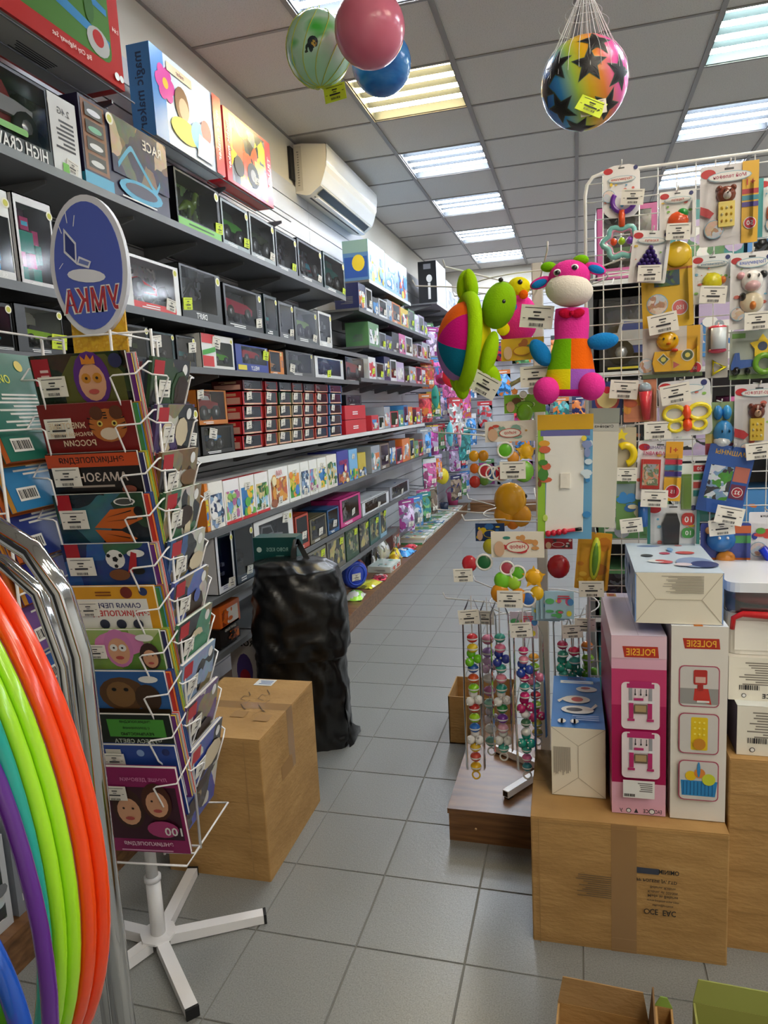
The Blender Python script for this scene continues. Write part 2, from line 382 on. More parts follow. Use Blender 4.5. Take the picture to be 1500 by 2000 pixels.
mb = MB(); mb.add([(.128, .06, .012), (.128, LY-.06, .012), (.172, LY-.06, .044), (.172, .06, .044)], [(0, 1, 2, 3)], BLACK); mb.build('air_outlet', e)
mb = MB(); mb.box(.11, .06, -.012, .135, LY-.06, -.004, ACF); mb.build('louver', e)
mb = MB(); f = Fr(mb, (.005, -.003, .03), (1, 0, 0), (0, 0, 1), .05, .28); f.rect(0, 0, 1, 1, mat('#cfc7b6', .5)).lines(.3, .1, .6, .9, 14, mat('#8f887a', .6)); mb.build('side_sticker', e)
mb = MB(); mb.box(-.018, -.06, .1, .0, .02, .3, RUBBER); mb.build('pipe_sleeve', e)
# ---------------------------------------------------------------- shelving on the left wall
SHM = noisy('dark_grey_shelf_steel', [(.3, '#636466'), (.7, '#717274')], 4, (1, .3, 1), .4, metal=.3)
SHW = mat('#dcdcda', .4); SHU = mat('#77787a', .45)
def wall_shelf(y0, y1, z, xf, label, lip=SHM, dark=False, wallx=-1.785, glass=False):
    e = empty('wall_shelf', (wallx, (y0+y1)/2, z)); tag(e, label, 'shelf', 'shelves on the slatted wall')
    L = (y1-y0)/2; D = xf-wallx
    if glass:
        for q in range(3): mb = MB(); x = D*(.25+.35*q); mb.tube([(x, -L, -.004), (x, L, -.004)], .003, GREYM, 6); mb.build('support_rod', e)
    else:
        mb = MB(); mb.box(0, -L, -.016, D-.004, L, 0, SHM); mb.build('shelf_board', e)
        mb = MB(); mb.box(D-.004, -L, -.024, D, L, .002, lip); mb.build('price_rail', e)
    n = max(2, round((y1-y0)/.42)); zz = -.008 if glass else -.016
    for i in range(n):
        y = -L+.06+(2*L-.12)*i/(n-1)
        mb = MB(); mb.prism([(0, 0), (D*.8, 0), (D*.8, -.012), (.02, -.065), (0, -.065)], -.004, .004, GREYM if glass else SHU)
        for q, v in enumerate(mb.v): mb.v[q] = Vector((v.x, y+v.z, zz+v.y))
        mb.build('bracket', e)
    return e
X1 = -1.47
SHELVES = [(2.565, .95, 2.32, X1, 'thin steel rod shelf holding the red road set box near the ceiling', SHM, True),
 (2.558, 2.5, 3.95, -1.57, 'thin steel rod shelf holding the flower maker box near the ceiling', SHM, True),
 (2.205, .95, 4.56, X1, 'long grey steel shelf of off-road car boxes, highest solid shelf', SHM, False),
 (2.415, 5.15, 6.5, X1, 'pale upper shelf carrying blue swim toy boxes beyond the air conditioner', SHW, False),
 (2.175, 4.85, 7.4, X1, 'far upper grey shelf with navy gift boxes below the blue swim boxes', SHM, False),
 (1.85, .95, 5.0, X1, 'grey steel shelf of race car and robot boxes, second solid shelf down', SHM, False),
 (1.93, 5.05, 7.5, X1, 'far grey shelf crowded with small dark toy packs', SHM, False),
 (1.66, .95, 4.75, X1, 'grey steel shelf at eye height with a blue car box', SHM, False),
 (1.685, 4.8, 7.2, X1, 'far grey shelf of pale boxes at eye height', SHM, False),
 (1.30, 1.2, 6.9, X1, 'white-lipped shelf carrying the stacked red model car boxes', SHW, False),
 (.985, 1.3, 7.0, X1, 'dark shelf of white puzzle boxes with coloured pictures', SHM, False),
 (.70, 1.4, 6.1, X1, 'low dark shelf of toy boxes behind the black plastic bag', SHM, False)]
for z, y0, y1, xf, lab, lip, gl in SHELVES: wall_shelf(y0, y1, z, xf, lab, lip, glass=gl)
# low wooden plinth along the left wall and across the back
e = empty('display_plinth', (-1.62, 5.2, 0)); tag(e, 'long low wooden plinth running along the aisle under the wall shelves', 'plinth')
mb = MB(); mb.box(-.165, -4.4, 0, .155, 4.25, .112, WOOD); mb.build('base', e)
mb = MB(); mb.box(-.165, -4.4, .112, .17, 4.25, .13, WOOD); mb.build('top_board', e)
e = empty('display_plinth', (-.4, 9.6, 0)); tag(e, 'low wooden plinth along the far back wall at the aisle end', 'plinth')
mb = MB(); mb.box(-1.03, -.12, 0, 1.2, .13, .112, WOOD); mb.build('base', e)
mb = MB(); mb.box(-1.03, -.13, .112, 1.2, .13, .13, WOOD); mb.build('top_board', e)
# ================================================================ boxed toys on the left wall
def lift(c, k):
    c = c.lstrip('#'); return '#%02x%02x%02x' % tuple(min(255, int(int(c[i:i+2], 16)*k+(12 if k > 1 else 0))) for i in (0, 2, 4))
TOYS = {}
def toy_mesh(kind, c, c2='#1a1a1c'):
    k = (kind, c, c2)
    if k in TOYS: return TOYS[k]
    A, B, T = mat(c, .2, 0, .5, .5), mat(c2, .35), RUBBER; W = mat('#c9ccd0', .25, .7); mb = MB()
    def wheel(x, y, z, r, t):
        mb.cyl((x, y-t/2, z), (x, y+t/2, z), r, T, 12); mb.cyl((x, y-t/2-.004, z), (x, y+t/2+.004, z), r*.5, W, 8)
    def prof(p, y0, y1, m):
        n = len(p); mb.add([(x, y0, z) for x, z in p]+[(x, y1, z) for x, z in p], [(i, (i+1) % n, n+(i+1) % n, n+i) for i in range(n)]+[tuple(range(n)), tuple(range(2*n-1, n-1, -1))], m)
    if kind == 'car':
        prof([(-.5, .1), (.48, .1), (.5, .2), (.3, .26), (-.42, .3), (-.5, .24)], -.2, .2, A)
        prof([(-.3, .28), (.2, .26), (.05, .38), (-.2, .4)], -.16, .16, B)
        for x in (-.3, .3):
            for y in (-.2, .2): wheel(x, y, .1, .1, .09)
    elif kind == 'formula':
        prof([(-.5, .1), (.5, .08), (.5, .13), (.1, .22), (-.2, .3), (-.45, .24)], -.08, .08, A)
        prof([(.4, .06), (.52, .06), (.52, .09), (.4, .09)], -.24, .24, B); prof([(-.52, .3), (-.38, .3), (-.38, .36), (-.52, .36)], -.2, .2, B)
        prof([(-.3, .1), (.12, .1), (.05, .18), (-.3, .2)], -.2, .2, B)
        for x, r in ((-.33, .13), (.3, .11)):
            for y in (-.22, .22): wheel(x, y, r, r, .11)
    elif kind in ('truck', 'jeep'):
        prof([(-.45, .26), (.45, .26), (.47, .4), (.2, .44), (-.45, .44)], -.18, .18, A)
        prof([(-.35, .44), (.16, .44), (.05, .6), (-.3, .62)], -.15, .15, A if kind == 'jeep' else B)
        prof([(-.3, .47), (.11, .47), (.03, .57), (-.26, .59)], -.152, .152, B)
        prof([(-.4, .16), (.4, .16), (.4, .26), (-.4, .26)], -.1, .1, B)
        for x in (-.3, .3):
            for y in (-.2, .2): wheel(x, y, .17, .17, .13)
    elif kind == 'robot':
        mb.box(-.14, -.09, .42, .14, .09, .72, A); mb.box(-.08, -.08, .74, .08, .08, .92, B); mb.box(-.06, -.085, .8, .06, -.07, .86, mat('#58d6ff', .3))
        for s in (-1, 1):
            mb.box(s*.2-.06, -.07, .56, s*.2+.06, .07, .76, B); mb.box(s*.26-.05, -.06, .3, s*.26+.05, .06, .56, A); mb.box(s*.1-.06, -.08, .2, s*.1+.06, .08, .42, B); mb.box(s*.13-.08, -.12, 0, s*.13+.08, .1, .2, A)
    elif kind == 'dino':
        mb.ball((0, 0, .42), (.3, .14, .2), A, 10, 7); mb.tube([(.2, 0, .5), (.32, 0, .66), (.38, 0, .82)], [.12, .08, .09], A, 8); mb.ball((.43, 0, .84), (.12, .07, .07), A, 8, 6)
        mb.tube([(-.2, 0, .42), (-.4, 0, .32), (-.52, 0, .24)], [.12, .06, .01], A, 8)
        for x in (-.14, .14):
            for y in (-.09, .09): mb.cyl((x, y, 0), (x, y, .36), .06, B, 8)
    elif kind == 'gear':
        rng = random.Random(hash(c) % 99)
        for q in range(9): x, y, z = rng.uniform(-.4, .4), rng.uniform(-.1, .1), rng.uniform(.1, .7); mb.box(x-.1, y-.05, z-.07, x+.1, y+.05, z+.07, A if q % 2 else B)
        mb.tube([(-.3, 0, .2), (0, -.08, .5), (.3, 0, .3)], .03, B, 6)
    o = mb.build('toy'); TOYS[k] = o.data; bpy.data.objects.remove(o); return TOYS[k]
TOYNAME = dict(car='toy_car', formula='toy_race_car', truck='toy_truck', jeep='toy_jeep', robot='toy_robot', dino='toy_dinosaur', gear='toy_parts')
BADGE = mat('#f3f0d8', .5); BADGE2 = mat('#c9c63c', .5)
def windowbox(w, d, h, loc, rz, label, name='toy_box', body='#1b1b1e', inner='#2b2c30', trim=None, toy='car', tc='#c8252b', tc2='#1a1a1c', win=(.1, .16, .9, .92),
              title=None, tcol='#f2f2f0', badge=True, ptag=None, group=None, side=None, printed=None, cat='toy box'):
    e = empty(name, loc, rz); tag(e, label, cat, group); m = mat(body, .3); mi = mat(inner, .4); mb = MB()
    t = .003; a0, b0, a1, b1 = win
    mb.box(-w/2, d/2-t, 0, w/2, d/2, h, mi, {'back': m}); mb.box(-w/2, -d/2, 0, -w/2+t, d/2, h, m, {'right': mi}); mb.box(w/2-t, -d/2, 0, w/2, d/2, h, m, {'left': mi})
    mb.box(-w/2, -d/2, 0, w/2, d/2, t, m, {'top': mi}); mb.box(-w/2, -d/2, h-t, w/2, d/2, h, m, {'bottom': mi})
    tm = mat(trim, .3) if trim else m; x0, x1, z0, z1 = -w/2+a0*w, -w/2+a1*w, b0*h, b1*h; y0, y1 = -d/2, -d/2+t
    mb.box(-w/2, y0, 0, x0, y1, h, m); mb.box(x1, y0, 0, w/2, y1, h, m); mb.box(x0, y0, 0, x1, y1, z0, tm); mb.box(x0, y0, z1, x1, y1, h, m)
    db = -d/2+min(d*.62, .095); mb.box(-w/2+t, db, t, w/2-t, db+.002, h-t, art([inner, lift(inner, 1.9), inner, lift(inner, 3), lift(inner, .7)], 26, .35))
    F = faces(mb, w, d, h); f = F['front']
    rng = random.Random(label)
    if title: f.text(title, .5*(a0+a1), b0*.5, min(b0*.6, .16), mat(tcol, .5), .55)
    elif not printed: f.lines(a0+.05, b0*.2, a0+.45, b0*.8, 2, mat(tcol, .5), rng)
    if a1 < .85: f.lines(a1+.03, .3, .96, .6, 6, mat('#77777c', .5), rng)
    if badge: f.disc(.93 if a1 > .8 else a1+.06, .86, .085, BADGE).disc(.93 if a1 > .8 else a1+.06, .86, .055, BADGE2)
    if side:
        fl = F['left']; fl.rect(.08, .1, .92, .55, mat(side, .4)); fl.lines(.2, .65, .8, .85, 3, mat(tcol, .5), rng)
    else: F['left'].lines(.25, .3, .7, .7, 4, mat('#8a8a90', .5), rng)
    if printed: printed(F, rng)
    mb.build('carton', e)
    me = toy_mesh(toy, tc, tc2); k = min((x1-x0)*.92/1.0, (z1-z0)*.92/(.95 if toy == 'robot' else .86 if toy == 'dino' else .4 if toy in ('car', 'formula') else .64), 1)
    if toy in ('robot', 'dino'): k = (z1-z0)*.9/.94; k = min(k, (x1-x0)/.62)
    dep = min(d*.62, .095)-.008; o = put(TOYNAME[toy], me, e, (x0+(x1-x0)/2, -d/2+.004+dep/2, max(z0, t)+.003+(.12*(z1-z0) if toy in ('car', 'formula') else 0))); o.scale = (k, min(k, dep/.6), k)
    mb = MB(); mb.add([(x0, y0+.001, z0), (x1, y0+.001, z0), (x1, y0+.001, z1), (x0, y0+.001, z1)], [(0, 1, 2, 3)], FILM); mb.build('window_film', e)
    if ptag: price(e, (ptag[0]-.5)*w, -d/2-.003, ptag[1]*h, ptag[2] == 'y', ptag[3] if len(ptag) > 3 else 1, rng.uniform(-.15, .15))
    return e
def carton(w, d, h, loc, rz, label, base='#f0efe9', inks=('#e23b2e', '#3fa34d', '#f2c230', '#2f7fd0'), name='printed_box', title=None, tcol='#c4222a', pic=(.08, .12, .92, .72), ptag=None, group=None,
           top=None, side=None, n=10, printed=None, cat='toy box', scale=18, lines=True, rot=None):
    rng = random.Random(label); mb = MB(); m = mat(base, .3); mb.box(-w/2, -d/2, 0, w/2, d/2, h, m, {k: mat(c, .3) for k, c in dict(top=top, left=side).items() if c}); F = faces(mb, w, d, h); f = F['front']
    if pic:
        f.rect(*pic, art(inks, scale)); f.blobs(rng, [mat(c, .3) for c in inks], n, *pic, size=.16)
    if title: f.text(title, .5, (pic[3]+1)/2 if pic else .85, min(.14, (1-pic[3])*.6 if pic else .12), mat(tcol, .4), .8)
    if lines: F['left'].lines(.2, .2, .75, .5, 5, mat('#6a6a70', .5), rng)
    if printed: printed(F, rng)
    if ptag:
        e = empty(name, loc, rz, rot); tag(e, label, cat, group); mb.build('carton', e)
        price(e, (ptag[0]-.5)*w, -d/2-.003, ptag[1]*h, ptag[2] == 'y', ptag[3] if len(ptag) > 3 else 1, rng.uniform(-.15, .15)); return e
    return tag(mb.build(name, None, loc, rz, rot), label, cat, group)
Q = PI/2
def onshelf(px0, px1, z, d, xf=-1.485, gap=.004):
    y0, y1 = yof(px0, xf, z), yof(px1, xf, z); return (y1-y0-gap), (xf-d/2, (y0+y1)/2, z+.001)
# ---- glass shelf at the top
def red_art(F, rng):
    f = F['front']; G, Bl = mat('#4a7a2a', .75, 0, .15), mat('#3a86b8', .75, 0, .15); f.rect(0, 0, 1, 1, mat('#b8231c', .75, 0, .15))
    M = lambda c: mat(c, .75, 0, .15)
    f.rrect(.03, .11, .95, .97, G, .07); f.ell(.6, .5, .2, .2, M('#6f9a3c')); f.poly([(.5, .5), (.56, .5), (.68, .27), (.94, .2), (.945, .25), (.72, .33), (.62, .5)], Bl); f.poly([(.72, .6), (.76, .6), (.82, .42), (.94, .4), (.94, .44), (.84, .47)], Bl)
    f.ell(.89, .2, .05, .085, M('#b8b8b2')); f.ell(.89, .22, .025, .05, M('#b9211e')); f.ell(.86, .37, .02, .09, M('#3d6a2a')); f.ell(.7, .45, .08, .06, M('#8ab04a')); f.ell(.8, .52, .06, .05, M('#c8b878'))
    f.text('Big City Highway Set', .77, .058, .038, M('#f6d9cf'), .3); f.disc(.962, .06, .025, WHITE).disc(.983, .06, .022, WHITE); f.text('1:64', .972, .35, .03, M('#f6d9cf'), .04)
    F['bottom'].rect(.03, .05, .97, .95, mat('#b9bab6', .7)).lines(.6, .35, .8, .6, 5, INK)
carton(1.12, .2, .5, (-1.47-.1, 2.245-.56, 2.567), Q, 'huge red road set box with green city picture, cut by the photo top', '#d8352c', name='road_set_box', pic=None, printed=red_art, lines=False)
def flower(f, a, b, r, m, m2):
    for i in range(6): t = 2*PI*i/6; u = min(f.w, f.h); f.disc(a+r*u*.75*math.cos(t)/f.w, b+r*u*.75*math.sin(t)/f.h, r*.5, m, 10)
    f.disc(a, b, r*.35, m2)
def magic_art(F, rng):
    f, l = F['front'], F['left']; Bl = mat('#3b8fd6', .3)
    f.rect(0, 0, .17, 1, Bl); flower(f, .17, .66, .17, mat('#e23aa0', .3), mat('#f2c230', .3)); f.rect(.2, .83, .55, .93, mat('#e9d9b0', .4)); f.text('maker', .38, .88, .05, mat('#8a2f2f', .4), .25)
    f.ell(.38, .55, .1, .2, mat('#7a4a2a', .4)); f.ell(.4, .5, .07, .13, mat('#d8a888', .4)); f.ell(.4, .25, .2, .14, mat('#e8d24a', .4)); f.ell(.62, .3, .14, .18, mat('#58b7d8', .4)); f.ell(.72, .42, .08, .14, mat('#d84a6a', .4))
    f.poly([(.55, .05), (.8, .05), (.84, .3), (.6, .34)], mat('#c9cdd4', .4)); f.rect(.86, 0, 1, 1, mat('#d42f3a', .3)); f.text('magic maker', .93, .5, .07, WHITE, .8, rot=Q)
    l.text('magic maker', .5, .5, .5, mat('#20456e', .4), .85, rot=Q)
carton(.55, .1, .34, (-1.57-.05, 2.86, 2.56), Q, 'blue and white craft box with a pink flower below the ceiling', '#dfe6ec', name='craft_box', pic=None, side='#3b8fd6', printed=magic_art, ptag=(.8, .3, 'w'), lines=False)
def mobic_art(F, rng):
    f = F['front']; f.rect(.1, .04, .86, .96, art(['#4a4a46', '#d9662a', '#8a8a84', '#e8d23c', '#2e2e30'], 12)); f.poly([(.14, .5), (.34, .4), (.36, .72), (.16, .8)], mat('#e0662a', .3)); f.rect(.6, .3, .82, .55, mat('#e8d83c', .3)); f.ell(.55, .3, .13, .18, BLACK); f.ell(.55, .3, .06, .09, mat('#aaaaa8', .4)); f.ell(.25, .3, .1, .14, BLACK)
    f.text('mobic maker', .05, .5, .055, WHITE, .8, rot=Q); f.text('TRUCK', .93, .5, .07, mat('#f3c9c4', .4), .7, rot=Q)
carton(.52, .11, .33, (-1.57-.055, 3.43, 2.56), Q, 'red construction toy box with a dump truck picture beside the air conditioner', '#c9202c', name='construction_box', pic=None, printed=mobic_art, ptag=(.62, .3, 'w'), lines=False)
# ---- highest solid shelf
z = 2.206
w, p = onshelf(-70, 163, z, .2)
def crawl(F, rng):
    f = F['front']; f.rect(.72, .02, .99, .98, mat('#dcdcda', .3)); f.lines(.76, .3, .95, .7, 7, INK, rng); f.text('2.4G', .86, .8, .09, mat('#3a3a3e', .4), .2); f.text('HIGH CRAWLER', .36, .1, .16, WHITE, .6); f.rrect(.1, .24, .5, .32, mat('#7ab85a', .3), .03); f.rect(.8, .02, .86, .14, mat('#6bc32e', .4))
windowbox(w, .2, .225, p, Q, 'black window box with a silver off-road truck, leading the highest solid shelf', toy='truck', tc='#b9bcc2', tc2='#8a2a30', win=(.04, .2, .7, .95), title=None, printed=crawl, ptag=(.9, .2, 'w'), inner='#17171a')
w, p = onshelf(168, 334, z, .16)
def track(F, rng):
    f = F['front']; D, Br, Cy = mat('#2c2744', .3), mat('#8a5a3a', .3), mat('#42a6c8', .3)
    f.rect(0, 0, 1, 1, D); f.rect(0, 0, .3, .16, Cy); f.rect(.02, .18, .26, .97, Br)
    for i in range(4): f.rect(.05, .22+.19*i, .23, .37+.19*i, BLACK); f.ell(.14, .28+.19*i, .07, .035, mat(['#d8d8d4', '#e8e8e6', '#7fc0a0', '#e8eaf0'][i], .3))
    f.rect(.3, .3, 1, .98, art(['#a8866a', '#5f6a5a', '#c9b294', '#3a3a55', '#86705a'], 11))
    pts = [(.36 + .5*t + .03*math.sin(9*t), .22+.5*abs(math.sin(3.4*t+.3))*(1-.4*t)) for t in [i/14 for i in range(15)]]
    for (a, b), (c, d_) in zip(pts, pts[1:]): f.poly([(a, b), (c, d_), (c, d_+.07), (a, b+.07)], Cy); f.k -= 1
    f.k += 1; f.ell(.62, .18, .27, .13, Cy); f.ell(.62, .19, .2, .08, D); f.text('RACE', .8, .82, .13, mat('#e6ddd0', .4), .3); f.lines(.35, .03, .8, .07, 1, WHITE); f.disc(.3, .9, .07, BADGE).disc(.3, .9, .045, BADGE2)
    F['left'].text('RACE', .5, .75, .4, WHITE, .4, rot=Q); F['left'].rect(0, 0, 1, .14, Cy)
carton(w, .16, .27, p, Q, 'dark purple parking garage box with light blue car track picture', '#2c2744', name='garage_set_box', pic=None, printed=track, lines=False)
w, p = onshelf(347, 435, z, .15)
def dino(F, rng): F['front'].rect(.02, .02, .98, .16, mat('#6bbf2a', .3)).lines(.2, .06, .8, .12, 1, mat('#2f5f18', .5)); F['left'].blobs(rng, [mat('#8fae3a', .4), mat('#c9d2c4', .4)], 5, .3, .3, .7, .7, .2)
windowbox(w, .15, .215, p, Q, 'black dinosaur world window box with a lime green base strip', body='#131413', inner='#35452a', toy='dino', tc='#7d9e3c', tc2='#55702a', printed=dino, ptag=(.93, .36, 'y', 1.2), win=(.04, .18, .93, .95))
for i, (a, b, h, body, inner, toy, tc, tc2, pt, lab) in enumerate([
    (436, 490, .2, '#8f9a9c', '#5c666b', 'truck', '#63b84a', '#26402a', (.86, .35, 'y', 1.1), 'grey box with a lime green quad bike toy beside the dinosaur box'),
    (491, 540, .205, '#9aa0a0', '#8b9499', 'truck', '#4a5a44', '#2a2c2a', (.85, .3, 'w'), 'pale grey box with a dark green crawler, fifth on the highest solid shelf'),
    (541, 583, .2, '#54585e', '#3a3c42', 'gear', '#6a6d74', '#2a2a2e', (.8, .3, 'y'), 'dark grey box with a yellow tag between crawler and red racer boxes'),
    (584, 632, .215, '#22262c', '#2c3036', 'formula', '#c22f4a', '#2a9ab0', (.85, .3, 'w'), 'black window box with a red racer, near the highest solid shelf end'),
    (634, 676, .225, '#1c3a3a', '#243236', 'jeep', '#2f7a70', '#1d2425', (.9, .25, 'y'), 'dark teal box with a green jeep ending the highest solid shelf')]):
    w, p = onshelf(a, b, z, .15); windowbox(w, .15, h, p, Q, lab, body=body, inner=inner, toy=toy, tc=tc, tc2=tc2, ptag=pt, win=(.06, .12, .94, .93))
# ---- second solid shelf
z = 1.851
for (a, b, h, body, inner, toy, tc, tc2, pt, lab, kw) in [
    (-60, 36, .24, '#e2e2e0', '#1f2023', 'robot', '#2a8fc9', '#e0e0de', None, 'white box with a blue robot at the left photo edge', dict(win=(.5, .1, .96, .7), title='SR')),
    (42, 118, .245, '#d9d7d9', '#3a2a38', 'robot', '#3fae9c', '#c92a7a', None, 'white box with a teal and pink robot behind the oval sign', dict(win=(.08, .06, .94, .9))),
    (120, 160, .2, '#3a3c40', '#2c2e33', 'car', '#8a2a38', '#1a1a1c', None, 'charcoal car box mostly hidden by the oval sign', {}),
    (245, 356, .185, '#e4e4e2', '#c9ccd0', 'formula', '#d83038', '#1d1d20', (.8, .3, 'w', 1.2), 'white box with a red and silver formula racing car', dict(win=(.14, .14, .9, .93), trim='#d8322f')),
    (350+7, 437, .21, '#2b2d2b', '#3c3f42', 'gear', '#6a6e74', '#34363a', (.12, .38, 'y', 1.3), 'black window box of dark parts with a green caption and yellow tag', dict(title='DRIFT', win=(.05, .18, .86, .95))),
    (441, 516, .19, '#17181a', '#33343a', 'car', '#c23a5a', '#3a3c44', (.86, .36, 'w', 1.2), 'black box with a pinkish red sports car under the crawler shelf', dict(win=(.05, .14, .84, .94))),
    (519, 545, .2, '#1c2c2e', '#1f2a2c', 'gear', '#2f9a90', '#141a1c', None, 'narrow black and teal box between dark car boxes', {}),
    (547, 576, .19, '#5a5c62', '#474950', 'gear', '#74777e', '#33353a', (.8, .3, 'w'), 'grey film-wrapped box right of the narrow teal box', {}),
    (577, 622, .19, '#4b5052', '#4f5558', 'truck', '#8fae6a', '#33363a', (.85, .3, 'w', 1.1), 'grey box with a pale green buggy, last but one on its shelf', {}),
    (624, 650, .21, '#d2d4d6', '#6a6c70', 'gear', '#3a3c40', '#8a8c90', (.7, .3, 'w'), 'white-edged box with grey gear ending the second solid shelf', {})]:
    w, p = onshelf(a, b, z, .17); windowbox(w, .17, h, p, Q, lab, body=body, inner=inner, toy=toy, tc=tc, tc2=tc2, ptag=pt, **kw)
# ---- shelf at eye height
z = 1.661
for (a, b, h, body, inner, toy, tc, tc2, pt, lab, kw) in [
    (-60, 33, .13, '#121214', '#1a1b1e', 'car', '#2aa6b0', '#1a1a1c', None, 'black box with a turquoise car at the left edge under the robots', dict(win=(.5, .1, .95, .9))),
    (36, 131, .135, '#4a4c50', '#8a8f92', 'car', '#a8e03c', '#23252a', (.86, .45, 'y', 1.2), 'grey box with a lime green sports car left of the yellow sign base', dict(win=(.22, .12, .97, .93), side='#b03038')),
    (236, 296, .13, '#1e2022', '#2e3133', 'gear', '#4b5a3e', '#2b2d30', (.2, .8, 'w', 1.4), 'small black box with a big white tag behind the book rack top', {}),
    (298, 345, .12, '#1e3a3c', '#2c3436', 'car', '#3a3c40', '#1a1a1c', (.2, .85, 'w', 1.2), 'dark teal box with a black car beside the red green box', {}),
    (347, 385, .12, '#26282c', '#33363a', 'car', '#3d7f86', '#1a1a1c', (.8, .8, 'w', 1.1), 'black box with a dull teal car left of the red green box', {}),
    (396, 460, .145, '#e6e6e2', '#9fae98', 'car', '#6ac23c', '#1d2a1c', (.45, .92, 'w', 1.3), 'white box with red and green corners and a lime car', dict(win=(.42, .1, .95, .8), printed=lambda F, r: F['front'].rect(.02, .72, .4, .98, mat('#d22a2c', .3)).rect(.02, .06, .34, .36, mat('#cf2a2c', .3)).poly([(.02, .36), (.4, .5), (.4, .64), (.02, .5)], mat('#3fa034', .3)))),
    (462, 526, .125, '#2a3f92', '#3a3d44', 'car', '#d0343a', '#22242a', (.92, .85, 'y', 1.2), 'blue window box with a red model car at eye height', dict(title='WELLY', win=(.18, .3, .95, .93), printed=lambda F, r: F['front'].rect(.05, .06, .3, .24, mat('#e0cf3a', .3)))),
    (528, 556, .12, '#d9822e', '#6a5a50', 'car', '#c9812a', '#33302c', None, 'orange-edged small car box right of the blue car box', dict(win=(.05, .1, .75, .93))),
    (560, 614, .135, '#4a4d4c', '#50544f', 'truck', '#5c6656', '#2b2d2c', (.2, .45, 'w', 1.2), 'dark olive boxed army truck right of the orange-edged box', {}),
    (616, 672, .13, '#cfd2d4', '#75787c', 'car', '#33353a', '#c9ccd0', (.45, .4, 'y', 1.2), 'pale box with a black car and a yellow tag', {})]:
    w, p = onshelf(a, b, z, .17); windowbox(w, .17, h, p, Q, lab, body=body, inner=inner, toy=toy, tc=tc, tc2=tc2, ptag=pt, **kw)
w, p = onshelf(676, 712, z, .2); windowbox(w, .2, .16, p, Q, 'open black box with a red motorcycle toy far on the eye-height shelf', body='#121214', inner='#0c0c0e', toy='car', tc='#c22a2e', ptag=(.75, .7, 'w'), win=(.03, .04, .97, .96), badge=False)
# ---- stacked model car boxes
def carbox(i, r, a, b, z, h, body, side, lab, tc, pt=True, trim='#d9a28c'):
    w, p = onshelf(a, b, z, .16, gap=.006)
    windowbox(w, .16, h-.002, p, Q, lab, name='model_car_box', body=body, inner='#34383e', trim=trim, toy='car', tc=tc, badge=False, ptag=(.3, .93, 'w', 1.0) if pt else None, group='stacked model car boxes', win=(.08, .16, .94, .93), side=side, tcol='#f0d9b0')
cols_ = [(474, 514), (518, 543), (545, 570), (571, 592), (593, 615), (616, 641), (643, 668)]
CB = ['#c2202a', '#b8342e', '#d9b06a', '#d8c39a', '#b83a30', '#c8452e', '#4a7fb0']; TC = ['#2b2e36', '#8a8f98', '#1f2126', '#c23a3a', '#3a4a7a', '#d8d8da', '#23486e']
CN = ['red-sided', 'red-trimmed', 'gold-trimmed', 'cream-trimmed', 'brick-trimmed', 'orange-trimmed', 'blue-trimmed']; RN = ['bottom row', 'second row up', 'third row up', 'fourth row up', 'top row']
for c_, (a, b) in enumerate(cols_):
    for r_ in range(5):
        h = .068 if r_ < 4 else .052; zz = 1.302+.068*r_
        body = CB[c_] if r_ != 3 or c_ != 2 else '#1f5a2c'
        if r_ == 4: body = ['#5a2228', '#b3242c', '#2c3440', '#8a2c2a', '#3a2e34', '#a02a2c', '#2e5f9a'][c_]
        carbox(c_, r_, a, b, zz, h, body, '#e0b0a0' if c_ == 0 else None, f'small {CN[c_]} model car box, {ORD[c_]} column, {RN[r_]} on the white-lipped shelf', random.Random(c_*7+r_).choice(TC), r_ < 4)
z = 1.301
w, p = onshelf(398, 455, z+.11, .12); p = (p[0]-.02, p[1], z+.125)
windowbox(w, .12, .15, p, Q, 'orange display box with a red vintage car left of the stacked model boxes', body='#c9772c', inner='#8a3a22', toy='jeep', tc='#a82a30', tc2='#d8d8d8', ptag=(.1, .98, 'w'), win=(.03, .14, .93, .95), badge=False)
w, p = onshelf(396, 460, z, .14); windowbox(w, .14, .122, p, Q, 'dark box of small cars under the orange vintage car box', body='#23211f', inner='#3a3a34', toy='truck', tc='#3d8fd0', tc2='#4d6a35', ptag=(.35, .9, 'w', 1.2), badge=False)
w, p = onshelf(340, 393, z, .16); windowbox(w, .16, .2, p, Q, 'black box with white model cars hidden behind the book rack', body='#151517', inner='#5a5c60', toy='car', tc='#d5d7da', ptag=(.7, .5, 'w', 1.4))
for i, (zz, lab) in enumerate([(1.302, 'lower of two bright red gift boxes beside the model car stack'), (1.4, 'upper of two bright red gift boxes beside the model car stack')]):
    w, p = onshelf(676, 716, 1.3, .18); carton(w, .18, .094, (p[0], p[1], zz), Q, lab, '#c61f26', name='gift_box', pic=None, printed=lambda F, r: (F['front'].lines(.2, .3, .6, .6, 2, WHITE), F['left'].lines(.3, .4, .7, .6, 2, WHITE)))
w, p = onshelf(682, 712, 1.3, .14); windowbox(w, .14, .07, (p[0]-.01, p[1], 1.496), Q, 'black domed car box on top of the red gift boxes', body='#17181a', inner='#2a2b2e', toy='car', tc='#1f2126', badge=False)
